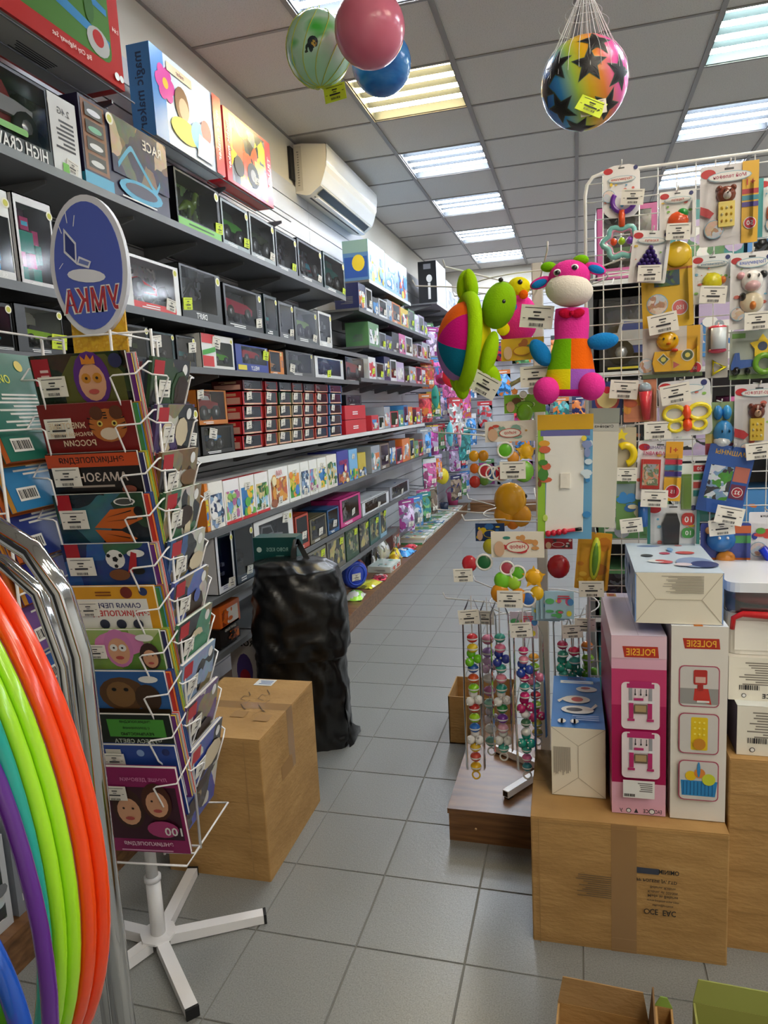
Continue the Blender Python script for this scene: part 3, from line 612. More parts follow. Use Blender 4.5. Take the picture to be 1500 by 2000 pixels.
# ---- puzzles
z = .986
PZ = [('#4aa03c', '#f2932e', '#e8d23c', '#3f7fd0'), ('#2a3a5a', '#8fa6c8', '#f0f0ee', '#5a7a9a'), ('#8fc060', '#b86a9a', '#e8e0c0', '#6aa0d0'), ('#2a78b8', '#5fb04a', '#e8e4d8', '#f2c230'), ('#6aa644', '#a8d0e8', '#d8c48a', '#3a6a3a'), ('#e09a3a', '#c8643a', '#f0e0b0', '#9a5a3a')]
for i, (a, b, h, ti, base, lab) in enumerate([(406, 412, .2, None, '#e9892e', 'slim orange and green puzzle box beside the book rack'), (413, 441, .2, None, '#f3efe6', 'white puzzle box with green and orange picture behind the rack'), (442, 472, .195, None, '#f3eeee', 'white puzzle box with dark blue picture and red base'), (473, 501, .195, None, '#f3f0ec', 'white puzzle box with meadow picture and red base'),
    (502, 527, .195, None, '#f3f0ec', 'white puzzle box with blue lake picture and red base'), (529, 566, .2, 'ААА', '#f2f2ee', 'white alphabet puzzle box with red heading and garden picture'), (567, 589, .2, None, '#f0efe8', 'white puzzle box with an orange cat picture'), (590, 606, .2, None, '#f0efe8', 'white puzzle box with lime picture, right of the orange cat one'),
    (607, 622, .2, None, '#efeee8', 'white puzzle box with a tag, ninth from the rack'), (623, 640, .2, None, '#f0efe8', 'white puzzle box with pale picture before the violet box'), (641, 660, .205, None, '#efe8dc', 'cream puzzle box with orange and green picture beside the violet box'), (661, 683, .215, 'КУБИКИ', '#3a3f9a', 'violet blue game box with a red round badge'), (684, 700, .21, None, '#79b4e0', 'sky blue game box right of the violet one'), (701, 716, .17, None, '#c9b23a', 'mustard yellow small game box right of the sky blue one')]):
    w, p = onshelf(a, b, z, .2)
    pr_ = None
    if 1 < i < 5: pr_ = lambda F, r: (F['front'].rect(0, 0, 1, .07, mat('#cf2a30', .3)), F['top'].rect(0, .0, 1, .18, mat('#d23a3c', .3)))
    if i == 11: pr_ = lambda F, r: F['front'].disc(.65, .45, .14, mat('#d8403a', .3)).disc(.65, .45, .09, WHITE)
    carton(w, .2, h, p, Q, lab, base, PZ[i % 6], name='puzzle_box', title=ti, ptag=(.5, .25 if i % 3 else .85, 'w', 1.0), printed=pr_, group='puzzle boxes in a row', pic=(.08, .1, .92, .74) if i < 11 else (.06, .05, .94, .3), scale=22)
# ---- lower shelves and plinth
wall_shelf(2.9, 5.6, .46, X1, 'lowest short dark shelf of camouflage green boxes above the plinth', SHM)
def tallw(F, r): F['front'].lines(.1, .05, .5, .12, 2, mat('#7a7c9a', .4))
w, p = onshelf(428, 462, .7, .2); windowbox(w, .2, .265, p, Q, 'tall white box with a navy blue inside beside the book rack', body='#d6d7dc', inner='#2b2f66', toy='gear', tc='#23265a', tc2='#8a8fb0', ptag=(.75, .2, 'w', 1.1), win=(.14, .12, .9, .95), printed=tallw)
w, p = onshelf(464, 500, .7, .2); windowbox(w, .2, .26, p, Q, 'tall dark box with black contents right of the navy one', body='#3a4a5a', inner='#191a1e', toy='gear', tc='#2b2c30', tc2='#3a3b40', ptag=(.7, .25, 'w', 1.1), win=(.05, .14, .95, .96))
w, p = onshelf(502, 577, .7, .22); windowbox(w, .22, .255, p, Q, 'wide white-framed box with black and silver toy above the bag', body='#e2e0de', inner='#1c1c1e', toy='jeep', tc='#c9cbd0', ptag=(.8, .95, 'w', 1.4), win=(.12, .05, .86, .9))
LOW = [(580, 606, .2, '#b8442e', 'car', '#c9342a', 'red and yellow truck pack on the low shelf'), (607, 640, .15, '#6a6148', 'gear', '#d9c63a', 'khaki pack with yellow toy parts on the low shelf'), (641, 664, .16, '#2a5a8a', 'car', '#2f86c0', 'blue sea toy box on the low shelf left of the pink house'), (666, 706, .19, '#d23a86', 'gear', '#e8e8ea', 'magenta dolls house box on the low shelf'), (708, 760, .1, '#d8dade', 'gear', '#b9bcc0', 'flat white long box right of the pink house box'), (762, 800, .12, '#9a9ca6', 'gear', '#4a5ea8', 'grey pack with blue stripe far on the low shelf')]
for i, (a, b, h, body, toy, tc, lab) in enumerate(LOW):
    w, p = onshelf(a, b, .7, .2); windowbox(w, .2, h, p, Q, lab, body=body, inner='#8a8a86' if i % 2 else '#4a4a46', toy=toy, tc=tc, badge=False, ptag=(.6, .5, 'w', 1.2))
GR = [(606, 640, .2, '#7d7a6c', 'taupe boxed army set, first on the lowest short shelf'), (642, 676, .205, '#6b675a', 'olive grey boxed army set with lime tag, second on the lowest short shelf'), (678, 702, .21, '#2c4a30', 'dark green boxed tank set, third on the lowest short shelf'), (704, 722, .21, '#33302c', 'dark brown boxed set, fourth on the lowest short shelf'), (724, 742, .2, '#3a5f58', 'grey green boxed set, fifth on the lowest short shelf'), (744, 756, .22, '#8ab0c4', 'narrow light blue box ending the lowest short shelf')]
for i, (a, b, h, body, lab) in enumerate(GR):
    w, p = onshelf(a, b, .461, .2); carton(w, .2, h, p, Q, lab, body, (body, '#4c5a3a', '#8a8468', '#2e3330', '#b0a060'), ptag=(.8, .9, 'y', 1.2), pic=(.06, .15, .94, .92), scale=16, n=4)
wall_shelf(2.3, 2.88, .46, X1, 'short dark shelf piece behind the black bag with an orange truck box', SHM)
w, p = onshelf(431, 470, .47, .18); carton(w, .18, .085, p, Q, 'black box with orange lettering under the orange truck box', '#1a1512', ('#e0762a', '#1a1512', '#8a4a2a'), title='GIANT ROAD', tcol='#d8d4c8', pic=(.5, .1, .95, .6))
w, p = onshelf(431, 470, .55, .17); carton(w, .17, .1, (p[0], p[1], .548), Q, 'orange box with a white truck picture behind the black bag', '#d9661e', ('#d9661e', '#e8e4dc', '#8a3a1a'), pic=(.1, .1, .9, .8), n=4)
def rob(F, r): F['front'].text('ROBO', .5, .87, .1, INK, .7); F['left'].text('ROBO', .5, .87, .1, INK, .8); F['left'].ell(.5, .4, .3, .3, mat('#5a4a9a', .4)); F['left'].ell(.5, .3, .2, .14, mat('#b8324a', .4))
pp = bp(480, 1318, 'z', .131); carton(.2, .14, .3, (-1.54, 2.98, .131), Q, 'white robot box standing on the plinth behind the cardboard carton', '#e6e6ea', ('#5a4a9a', '#b8324a', '#e6e6ea', '#2c2c34'), pic=(.1, .1, .9, .7), printed=rob)

for k, (y, c, nm) in enumerate(((1.25, '#c9ccd0', 'pale grey'), (1.5, '#8a8f98', 'slate grey'), (1.76, '#d8d2c4', 'ivory'), (2.02, '#6a7078', 'dark grey'), (2.32, '#b8bcc4', 'silver grey'))):
    carton(.23, .2, .26+.03*(k % 2), (-1.585, y, .131), Q, f'{nm} printed box on the plinth behind the hoops and book rack', c, (c, '#3a3c40', '#e8e8e6', '#7a7c80'), scale=20, n=6)
# ================================================================ book carousel with oval sign
RKX, RKY = -1.144, 1.512
rack = empty('book_rack', (RKX, RKY, 0)); tag(rack, 'white wire revolving book rack on a five-armed base', 'book rack')
WP = mat('#eeeceb', .35)
for i in range(5):
    a = math.radians(-41.6+72*i); d = Vector((math.cos(a), math.sin(a), 0)); s = Vector((-d.y, d.x, 0)); mb = MB(); q = .016
    mb.add([d*.03+s*q+Vector((0, 0, .035)), d*.03-s*q+Vector((0, 0, .035)), d*.29-s*q+Vector((0, 0, .028)), d*.29+s*q+Vector((0, 0, .028)), d*.03+s*q+Vector((0, 0, .005)), d*.03-s*q+Vector((0, 0, .005)), d*.29-s*q+Vector((0, 0, .002)), d*.29+s*q+Vector((0, 0, .002))],
           [(0, 1, 2, 3), (4, 7, 6, 5), (0, 4, 5, 1), (2, 6, 7, 3), (1, 5, 6, 2), (3, 7, 4, 0)], WP)
    leg = mb.build('base_arm', rack)
    mb = MB(); c = d*.29; mb.add([c+s*q*1.03+Vector((0, 0, .029)), c-s*q*1.03+Vector((0, 0, .029)), c-s*q*1.03+Vector((0, 0, 0)), c+s*q*1.03, c+d*.008+s*q*1.03+Vector((0, 0, .029)), c+d*.008-s*q*1.03+Vector((0, 0, .029)), c+d*.008-s*q*1.03, c+d*.008+s*q*1.03],
                                 [(4, 5, 6, 7), (0, 1, 5, 4), (1, 2, 6, 5), (2, 3, 7, 6), (3, 0, 4, 7)], RUBBER); mb.build('end_cap', leg)
mb = MB(); mb.cyl((0, 0, .03), (0, 0, .2), .02, WP, 16); mb.lathe([(.02, .2), (.023, .2), (.023, .212), (.016, .214)], WP, 16); mb.cyl((0, 0, .2), (0, 0, 1.66), .0155, WP, 14); mb.build('pole', rack)
mb = MB(); mb.prism([(.05*math.cos(2*PI*i/8+.4), .05*math.sin(2*PI*i/8+.4)) for i in range(8)], .034, .04, WP); mb.build('hub_plate', rack)
ZT = [1.607, 1.5, 1.391, 1.298, 1.184, 1.084, .981, .881, .775, .66]
def panelM(cx, cy, rz): return Matrix.Translation((cx-RKX, cy-RKY, 0)) @ Matrix.Rotation(rz, 4, 'Z')
PANELS = {'front': (-1.055, 1.375, .12), 'right': (-.985, 1.495, .12+Q), 'left': (-1.20, 1.315, .12-Q)}
for nm, (cx, cy, rz) in PANELS.items():
    M = panelM(cx, cy, rz); hw = .135 if nm != 'right' else .112
    mb = MB(); mb.M = M
    for s in (-1, 1): mb.tube([(s*hw, .03, .385), (s*hw, .03, 1.66)], .0035, WP, 6)
    for z in (.39, .75, 1.1, 1.45, 1.655): mb.tube([(-hw, .03, z), (hw, .03, z)], .0025, WP, 6)
    mb.tube([(-hw, .03, .39), (hw, .03, .39), (hw, -.05, .392), (-hw, -.05, .392)], .0028, WP, 6, True)
    mb.build('wire_frame', rack)
    for k, zt in enumerate(ZT):
        for s in (-1, 1):
            mb = MB(); mb.M = M
            mb.tube([(s*hw, .03, zt-.02), (s*(hw+.01), -.015, zt-.022), (s*hw, -.06, zt-.05), (s*(hw-.045), -.073, zt-.052), (s*(hw-.052), -.073, zt-.056), (s*(hw-.045), -.05, zt-.115), (s*(hw-.04), .0, zt-.17)], .0022, WP, 6); mb.build('pocket_wire', rack)
# books
FACE, LIP, DARKH = mat('#d9a27e', .4), mat('#b8504a', .4), mat('#2a1a16', .4)
def face(f, a, b, r, hair, glasses=None):
    f.ell(a, b+.02, r*1.35, r*1.9*f.w/f.h, mat(hair, .4)); f.ell(a, b-.01, r, r*1.3*f.w/f.h, FACE)
    for s in (-1, 1):
        if glasses: f.disc(a+s*r*.42, b+.03, r*.36*f.w/min(f.w, f.h), mat(glasses, .3), 10)
        f.disc(a+s*r*.4, b+.03, r*.11*f.w/min(f.w, f.h), DARKH, 8)
    f.ell(a, b-r*.7*f.w/f.h, r*.4, r*.18*f.w/f.h, LIP, 10)
def c_girl(f):
    f.rect(0, 0, 1, 1, art(['#1e2a1c', '#2c3a1e', '#3a2a1a', '#14180f'], 16)); f.poly([(.3, .3), (.95, .3), (.95, .8), (.8, .98), (.45, .98), (.3, .8)], mat('#5a5a24', .4)); f.rect(.02, .72, .2, .97, mat('#a82430', .4)); f.lines(.04, .78, .18, .88, 2, mat('#e8c8c4', .4))
    face(f, .62, .74, .14, '#5b2a80', '#c9862a'); f.poly([(.55, .9), (.55, .98), (.59, .94), (.62, .99), (.65, .94), (.69, .98), (.69, .9)], mat('#d8862a', .4)); f.disc(.9, .92, .07, mat('#2b2d52', .4))
def c_tiger(f):
    f.rect(0, 0, 1, 1, mat('#7a1a18', .35)); f.ell(.72, .78, .2, .16, mat('#b86a2c', .4)); f.ell(.72, .7, .1, .06, mat('#e0cdb4', .4)); f.disc(.62, .9, .07, mat('#5a3018', .4)); f.disc(.83, .9, .07, mat('#5a3018', .4))
    for s in (-1, 1):
        f.disc(.72+s*.08, .8, .03, mat('#d8c060', .4)); f.disc(.72+s*.08, .8, .015, BLACK)
        for k in range(3): f.poly([(.72+s*.13, .74+.05*k), (.72+s*.2, .75+.05*k), (.72+s*.2, .765+.05*k)], BLACK)
    for k in range(3): f.rect(.7, .85+.025*k, .74, .862+.025*k, BLACK)
    f.text('ЖИВОТНЫЕ', .3, .8, .06, mat('#e6cfae', .4), .4); f.text('КРАСНОЙ КНИГИ', .33, .72, .05, mat('#e6cfae', .4), .45); f.text('РОССИИ', .4, .63, .06, mat('#e6cfae', .4), .5)
def c_amazon(f):
    f.rect(0, 0, 1, 1, mat('#15110f', .35)); f.rect(0, .86, 1, .99, mat('#c94f22', .35)); f.text('ЭНЦИКЛОПЕДИЯ', .5, .925, .07, mat('#2a140c', .4), .85); f.text('АМАЗОНИЯ', .5, .76, .09, mat('#d8c8bc', .4), .8); f.lines(.2, .65, .7, .69, 1, mat('#a89a8e', .4)); f.ell(.85, .63, .08, .04, mat('#8a4a3a', .4))
def c_butter(f):
    f.rect(0, 0, 1, 1, art(['#1d3a4a', '#2a4a3a', '#16242c', '#3a6a7a'], 10)); O = mat('#c9611e', .4)
    f.poly([(.4, .66), (.62, .84), (.9, .86), (.96, .74), (.7, .64)], O); f.poly([(.4, .64), (.7, .62), (.86, .54), (.7, .46), (.5, .5)], O)
    for q in ((.55, .76, .85, .82), (.55, .72, .9, .74), (.5, .6, .78, .54)): f.poly([(q[0], q[1]), (q[2], q[3]), (q[2], q[3]+.012)], BLACK)
    f.ell(.93, .82, .05, .05, BLACK); f.rect(.04, .82, .2, 1, mat('#b01f26', .4)); f.ell(.8, .92, .12, .04, WHITE); f.ell(.8, .92, .1, .03, mat('#4a4a46', .4))
def c_soccer(f):
    f.rect(0, 0, 1, 1, art(['#27407a', '#2c5a9a', '#1f2c55', '#3d6a4a'], 12)); f.rect(.04, .85, .2, 1, mat('#b0242c', .4)); f.disc(.6, .84, .11, WHITE); f.disc(.6, .84, .035, BLACK, 5); f.disc(.53, .88, .025, BLACK, 5); f.disc(.67, .88, .025, BLACK, 5); f.disc(.6, .77, .025, BLACK, 5)
    f.ell(.85, .9, .1, .04, WHITE); f.poly([(.72, .7), (.82, .7), (.86, .9), (.8, .92)], mat('#b8262c', .4)); f.ell(.62, .68, .12, .06, mat('#7a4a2a', .4)); f.ell(.85, .72, .07, .04, BLACK)
def c_yellow(f):
    f.rect(0, 0, 1, 1, mat('#e6a426', .35)); f.rect(.04, .5, .9, .87, mat('#f1efe8', .35)); f.text('САМАЯ ПЕРВАЯ', .5, .8, .055, mat('#2b2f6a', .4), .78); f.text('ЭНЦИКЛОПЕДИЯ', .5, .71, .075, mat('#c9282c', .4), .8); f.disc(.68, .94, .07, mat('#7a2c22', .4)); f.lines(.2, .9, .5, .96, 2, mat('#8a4a1a', .4)); f.disc(.88, .95, .05, mat('#2c3a6a', .4))
    for x in (.35, .55, .75): f.disc(x, .6, .06, mat('#33364a', .4))
def c_pink(f):
    f.rect(0, 0, 1, 1, art(['#7da04a', '#9ab86a', '#5f8a3a', '#b8c88a'], 10)); f.ell(.5, .85, .3, .14, mat('#d884b8', .4)); face(f, .48, .78, .13, '#cf7fb4', '#e8e8e4'); face(f, .85, .7, .09, '#3a2420'); f.ell(.83, .93, .11, .04, WHITE)
def c_lion(f):
    f.rect(0, 0, 1, 1, mat('#2c5f9e', .35)); f.ell(.45, .74, .3, .2, mat('#5a3c22', .4)); f.ell(.42, .74, .18, .15, mat('#7d5a34', .4)); f.ell(.75, .7, .16, .16, mat('#3f2a1a', .4)); f.ell(.35, .8, .03, .02, BLACK); f.ell(.5, .8, .03, .02, BLACK); f.ell(.8, .92, .12, .04, WHITE); f.rect(0, .4, 1, .58, mat('#2a2016', .4))
def c_green(f):
    f.rect(0, 0, 1, 1, mat('#16211a', .35)); f.rect(.2, .74, .92, .95, mat('#4c9a3a', .35)); f.text('ЭНЦИКЛОПЕДИЯ', .56, .92, .035, BLACK, .65); f.text('С ДОПОЛНЕННОЙ', .56, .85, .035, BLACK, .65); f.text('РЕАЛЬНОСТЬЮ', .56, .78, .035, BLACK, .65); f.text('ЧУДЕСА СВЕТА', .55, .69, .06, mat('#c9d2c4', .4), .75); f.rect(.1, .5, 1, .62, mat('#1f7a6e', .35))
def c_blue(f): f.rect(0, 0, 1, 1, mat('#2a4a9a', .35)); f.disc(.55, .9, .05, mat('#8aa6d8', .4)); f.disc(.88, .92, .05, mat('#23306a', .4)); f.rect(.1, .86, .3, .95, mat('#d8d4c8', .4))
def c_magenta(f):
    f.rect(0, 0, 1, 1, mat('#8f1f5c', .35)); f.rect(.04, .16, .96, .78, mat('#3a1626', .4)); face(f, .32, .5, .15, '#3a2018'); face(f, .7, .6, .14, '#4a2416'); f.ell(.72, .3, .2, .1, mat('#a83a70', .4)); f.text('ЛУЧШЕ ДЕВОЧКИ', .6, .88, .05, mat('#d884b4', .4), .6); f.text('100', .85, .28, .1, WHITE, .25); f.text('ЭНЦИКЛОПЕДИЯ', .5, .12, .055, mat('#f0d0e0', .4), .85); f.lines(.1, .03, .8, .06, 1, mat('#d8a0c0', .4))
FRONTB = [(c_girl, 'children’s book with a purple-haired girl on the cover'), (c_tiger, 'dark red book with a tiger head on the cover'), (c_amazon, 'black book with an orange title band'), (c_butter, 'book with an orange butterfly on the cover'), (c_soccer, 'blue book with a football on the cover'),
          (c_yellow, 'yellow book with blue and red lettering'), (c_pink, 'book with a laughing pink-haired woman on the cover'), (c_lion, 'blue book with a brown lion mane on the cover'), (c_green, 'dark green book with a bright green title panel'), (c_blue, 'plain blue book peeking above the magenta book'), ]
EDGES = ['#e8d23c', '#c9342a', '#3a6ab0', '#6a2a7a', '#e0e0da', '#3f8a4a', '#d88a2a', '#2a2a5a']
def book(pm, zt, w, hgt, t, tilt, off, label, cover, side=0, edge='#e8e4da', spine='#333333', ptag=None, group='books in the wire rack', back=False, cat='book', dx=0):
    cx, cy, rz = pm; mb = MB(); m = mat(spine, .35); pg = mat(edge, .8)
    mb.box(-w/2, 0, -hgt, w/2, t, 0, pg, {'front': m, 'back': m, 'left': m})
    mb.box(-w/2-.001, -.001, -hgt, w/2+.001, 0, .001, m); mb.box(-w/2-.001, t, -hgt, w/2+.001, t+.001, .001, m)
    f = Fr(mb, (-w/2-.001, -.001, -hgt), (1, 0, 0), (0, 0, 1), w+.002, hgt+.001)
    if cover and not back: cover(f)
    if cover and back:
        f = Fr(mb, (w/2+.001, t+.001, -hgt), (-1, 0, 0), (0, 0, 1), w+.002, hgt+.001); cover(f)
    o = Matrix.Translation((cx, cy, 0)) @ Matrix.Rotation(rz, 4, 'Z') @ Matrix.Translation((dx, off, zt)) @ Matrix.Rotation(tilt, 4, 'X')
    loc, q, _ = o.decompose()
    if ptag:
        e = empty('book', loc); e.rotation_euler = q.to_euler(); tag(e, label, cat, group); mb.build('volume', e); price(e, ptag[0]*w, -.004, ptag[1], False, ptag[2], ptag[3] if len(ptag) > 3 else 0, 0); return e
    b = mb.build('book', None, loc); b.rotation_euler = q.to_euler(); return tag(b, label, cat, group)
TILT = .20
def zoff(hgt): return -math.sin(TILT)*hgt
for k, (cv, lab) in enumerate(FRONTB):
    w = .225-.0035*k; hg = .235; last = k == 9
    book(PANELS['front'], ZT[k]+(.035 if last else 0), w, hg if not last else .2, .007, TILT, -.052+(.006 if last else 0), lab, cv, spine=['#20281c', '#6a1a18', '#1a1412', '#1f3036', '#27407a', '#e0a22a', '#7da04a', '#2c5f9e', '#16211a', '#2a4a9a'][k],
         ptag=(-.30, [-.045, -.03, -.03, -.035, -.03, -.035, -.035, -.1, -.05, -.02][k], 1.25 if k < 5 else 1.0) if k not in (7, 8) else None, dx=-.003+.004*k)
    for q in range(2 if k < 9 else 0):
        book(PANELS['front'], ZT[k]-.006+.003*q, w, hg, .006, TILT, -.052+.0095*(q+1), f'thin {["yellow", "red", "blue", "violet", "white", "green", "orange", "navy"][(k*2+q) % 8]}-edged book tucked {"right" if q == 0 else "two copies"} behind the {["purple-haired girl", "tiger", "orange band", "butterfly", "football", "yellow", "pink-haired woman", "lion", "dark green"][k]} book', None, edge=EDGES[(k*2+q) % 8], spine=EDGES[(k*2+q+3) % 8], dx=.003+.004*k+.004*(q+1))
book(PANELS['front'], .648, .2, .245, .008, TILT*.8, -.062, 'magenta girls book with two long-haired dolls, lowest in the front pockets', c_magenta, spine='#8f1f5c', ptag=(-.3, -.05, 1.1), dx=.034)
SIDEC = ['#2e4a2a', '#4a3a6a', '#7a5a3a', '#3f6a4a', '#3a5a8a', '#5a6ab0', '#4a8a6a', '#8aa0c0', '#6a4a7a', '#3a4a9a']
SIDEN = ['green', 'violet', 'brown', 'leaf green', 'steel blue', 'lavender blue', 'sea green', 'pale blue', 'plum', 'royal blue']
def side_cover(c, seed):
    def go(f):
        r = random.Random(seed); f.rect(0, 0, 1, 1, art([c, '#2a2a2c', '#8a7a5a', '#c9c4b8', c], 14)); f.rect(.05, .82, .3, .97, mat('#b8242c', .4)); f.disc(.85, .9, .07, WHITE); f.blobs(r, [mat(c, .4), mat('#d8c8a8', .4), mat('#3a2a20', .4)], 6, .2, .2, .8, .75, .25)
    return go
for k in range(10):
    dy = -.01
    book(PANELS['right'], ZT[k]-.01, .2, .235, .007, TILT, -.06, f'{SIDEN[k]} picture book in the side pocket facing the aisle, {ORD[k]} from the top', side_cover(SIDEC[k], k), spine=SIDEC[k], ptag=(-.2, -.05, 1.1))
    for q in range(3):
        book(PANELS['right'], ZT[k]-.012-.004*q, .2, .235, .005, TILT, -.06+.009*(q+1), f'thin dark book {["right", "second", "third"][q]} behind the {SIDEN[k]} aisle-side picture book', None, edge='#d9d6cc', spine=['#2a2c34', '#39465a', '#6a2a34', '#2f5a3a'][(k+q) % 4])
def back_cover(c, ink):
    def go(f): f.rect(0, 0, 1, 1, mat(c, .35)); f.lines(.15, .3, .8, .62, 9, mat('#e6e6e0', .5)); f.text('ОЙ', .4, .76, .1, mat(ink, .4), .3); f.disc(.7, .88, .06, mat('#d8c23a', .4)); f.rect(.1, .08, .4, .2, WHITE); f.barcode(.12, .1, .38, .18, INK)
    return go
LB = [('#1d6a5a', '#cfd83a', 'teal'), ('#2a7ab0', '#f0f0ee', 'sky blue'), ('#23347a', '#d8b24a', 'navy'), ('#2a2f8a', '#e8d0a0', 'indigo'), ('#6a4a8a', '#e8e0d0', 'mauve'), ('#2f5a9a', '#e8d23c', 'cobalt'), ('#7a2a3a', '#e8d0c0', 'maroon'), ('#2a6a3a', '#e8e0c0', 'bottle green')]
for k, (c, ink, nm) in enumerate(LB):
    book(PANELS['left'], ZT[k]+.01, .22, .25, .012, TILT+.12, -.055, f'{nm} book seen from its back cover in the far side pocket', back_cover(c, ink), edge='#e8a23c' if k % 2 else '#d86a2a', spine=c, back=True)
    book(PANELS['left'], ZT[k]+.0, .22, .25, .01, TILT+.12, -.075, f'{["orange", "red"][k % 2]}-edged book tucked in front of the {nm} back cover book', None, edge='#d86a2a' if k % 2 else '#e8a23c', spine='#b85a1e')
# oval sign on the rack
sg = empty('shop_sign', (-1.09, 1.46, 1.6)); tag(sg, 'oval blue sign with white rim on a yellow plate above the book rack', 'sign')
def oval(a, b, n=40): return [(a*math.cos(2*PI*i/n), b*math.sin(2*PI*i/n)) for i in range(n)]
def upright(mb): 
    for q, v in enumerate(mb.v): mb.v[q] = Vector((v.x, -v.z, v.y+.217))
mb = MB(); mb.prism(oval(.104, .158), 0, .012, mat('#dadbe4', .4)); upright(mb); rim = mb.build('white_rim', sg)
mb = MB(); mb.prism(oval(.091, .143), 0, .0135, mat('#5062bc', .4))
F = Fr(mb, (-.1, -.15, .0135), (1, 0, 0), (0, 1, 0), .2, .3)
F.text('УМКА', .5, .25, .2, WHITE, .80, bold=.055); F.text('УМКА', .505, .25, .18, mat('#b3313a', .4), .76, bold=.02)
SW = mat('#e6e8f2', .4); F.ell(.47, .43, .26, .05, SW, rot=-.15); F.poly([(.2, .62), (.36, .52), (.38, .68), (.23, .8)], SW); F.poly([(.225, .63), (.345, .55), (.36, .67), (.245, .765)], mat('#2c3a80', .4)); F.poly([(.36, .52), (.52, .48), (.56, .53), (.4, .58)], SW); F.poly([(.39, .53), (.51, .5), (.535, .525), (.41, .56)], mat('#6f7fc0', .4))
for a, b, c, d in ((.16, .84, .2, .76), (.28, .92, .29, .83), (.4, .88, .37, .8), (.1, .62, .17, .62), (.12, .5, .18, .54)): F.poly([(a, b), (c, d), (c+.012, d), (a+.012, b)], SW)
upright(mb); mb.build('blue_panel', sg)
mb = MB(); mb.box(-.075, .001, .0, .075, .006, .14, noisy('yellow_patterned_plate', [(.4, '#e8b92c'), (.55, '#d99c1e'), (.7, '#efc94a')], 60, rough=.45)); mb.build('yellow_plate', sg)
for x in (-.03, .03): mb = MB(); mb.cyl((x, .008, -.02), (x, .008, .03), .004, WP, 8); mb.build('clip', sg)
# ================================================================ hula hoops on a chrome stand
HC = Vector((-.865, .657, 1.005)); HU = Vector((.964, -.265, 0)).normalized(); HN = Vector((.265, .964, 0)).normalized()
PL = lambda c: mat(c, .22, 0, .5, .3)
def hoop(c, R, r, colr, label):
    mb = MB(); mb.tube([c+HU*(R*math.cos(2*PI*i/72))+Vector((0, 0, R*math.sin(2*PI*i/72))) - c for i in range(72)], r, PL(colr), 12, True); o = mb.build('hula_hoop', None, c)
    return tag(o, label, 'hula hoop', 'hula hoops on the chrome stand')
hoop(HC, .4, .0083, '#f2450c', 'orange-red hula hoop, outermost of the row on the chrome stand')
hoop(HC-HN*.017, .4, .0083, '#f24a10', 'orange-red hula hoop next to the two lime green hoops')
hoop(HC-HN*.0345, .4, .0075, '#a6e322', 'lime green hula hoop beside the orange-red hoops')
hoop(HC-HN*.05, .4, .0075, '#a2df20', 'lime green hula hoop beside the teal hoop')
hoop(HC-HN*.0655, .4, .0075, '#149b8e', 'teal hula hoop between lime and purple hoops')
pu = hoop(HC-HN*.082+Vector((.018, 0, -.045)), .4, .0078, '#5a2384', 'purple hula hoop with a white barcode sticker')
a = math.radians(-20); mb = MB(); st = []
for i in range(9):
    aa = a+(i-4)*.018; R = .4
    for s in (-.35, .35):
        q = .0082; rad = Vector((math.cos(aa)*HU.x, math.cos(aa)*HU.y, math.sin(aa))); st.append(rad*(.4+q*math.cos(s-.7))-HN*(q*math.sin(.7-s)))
mb.add(st, [(2*i, 2*i+1, 2*i+3, 2*i+2) for i in range(8)], WHITE); b_ = mb.build('barcode_sticker', pu)
for i, (c, lab) in enumerate([('#1257c9', 'small blue hula hoop at the bottom left corner'), ('#35a52c', 'small green hula hoop between blue and yellow ones'), ('#f0a512', 'small yellow hula hoop innermost of three nested ones')]):
    rp = bp(-120, 1945, 'y', .74); hoop(rp, .235-.032*i, .0145, c, lab)
st = empty('hoop_stand', (-.685, .80, 0)); tag(st, 'bent chrome tube stand carrying the hula hoops', 'display stand')
mb = MB(); mb.tube([(-.66, 0, 1.40), (-.3, 0, 1.345), (-.12, 0, 1.315), (-.06, 0, 1.28), (-.02, 0, 1.22), (0, 0, 1.13), (0, 0, .016)], .0165, CHROME, 14); mb.build('tube_frame', st)
mb = MB(); mb.tube([(-.66, .03, 1.33), (-.3, .03, 1.285), (-.14, .03, 1.255), (-.085, .03, 1.21), (-.055, .03, 1.1), (-.05, .03, .016)], .0125, CHROME, 12); mb.build('tube_frame', st)
mb = MB(); mb.tube([(-.66, 0, 1.40), (-.66, 0, .016)], .0165, CHROME, 12); mb.build('tube_frame', st)
mb = MB(); mb.tube([(-.7, 0, .017), (.04, 0, .017)], .0165, CHROME, 12); mb.build('foot_bar', st)
hp = Vector((-.852+.685, .657-.80, 1.378)); mb = MB(); mb.tube([(hp.x+.04, 0, 1.345), hp+HN*.05, hp-HN*.12, hp-HN*.13+Vector((0, 0, .03))], .008, CHROME, 10); mb.build('hook_bar', st)
rp = bp(-120, 1945, 'y', .74); q_ = rp-Vector((-.685, .80, 0)); mb = MB(); mb.tube([(-.655, 0, q_.z+.11), (q_.x, .02, q_.z+.112), (q_.x, -.06, q_.z+.112), (q_.x, -.07, q_.z+.24)], .007, CHROME, 8); mb.build('hook_bar', st)
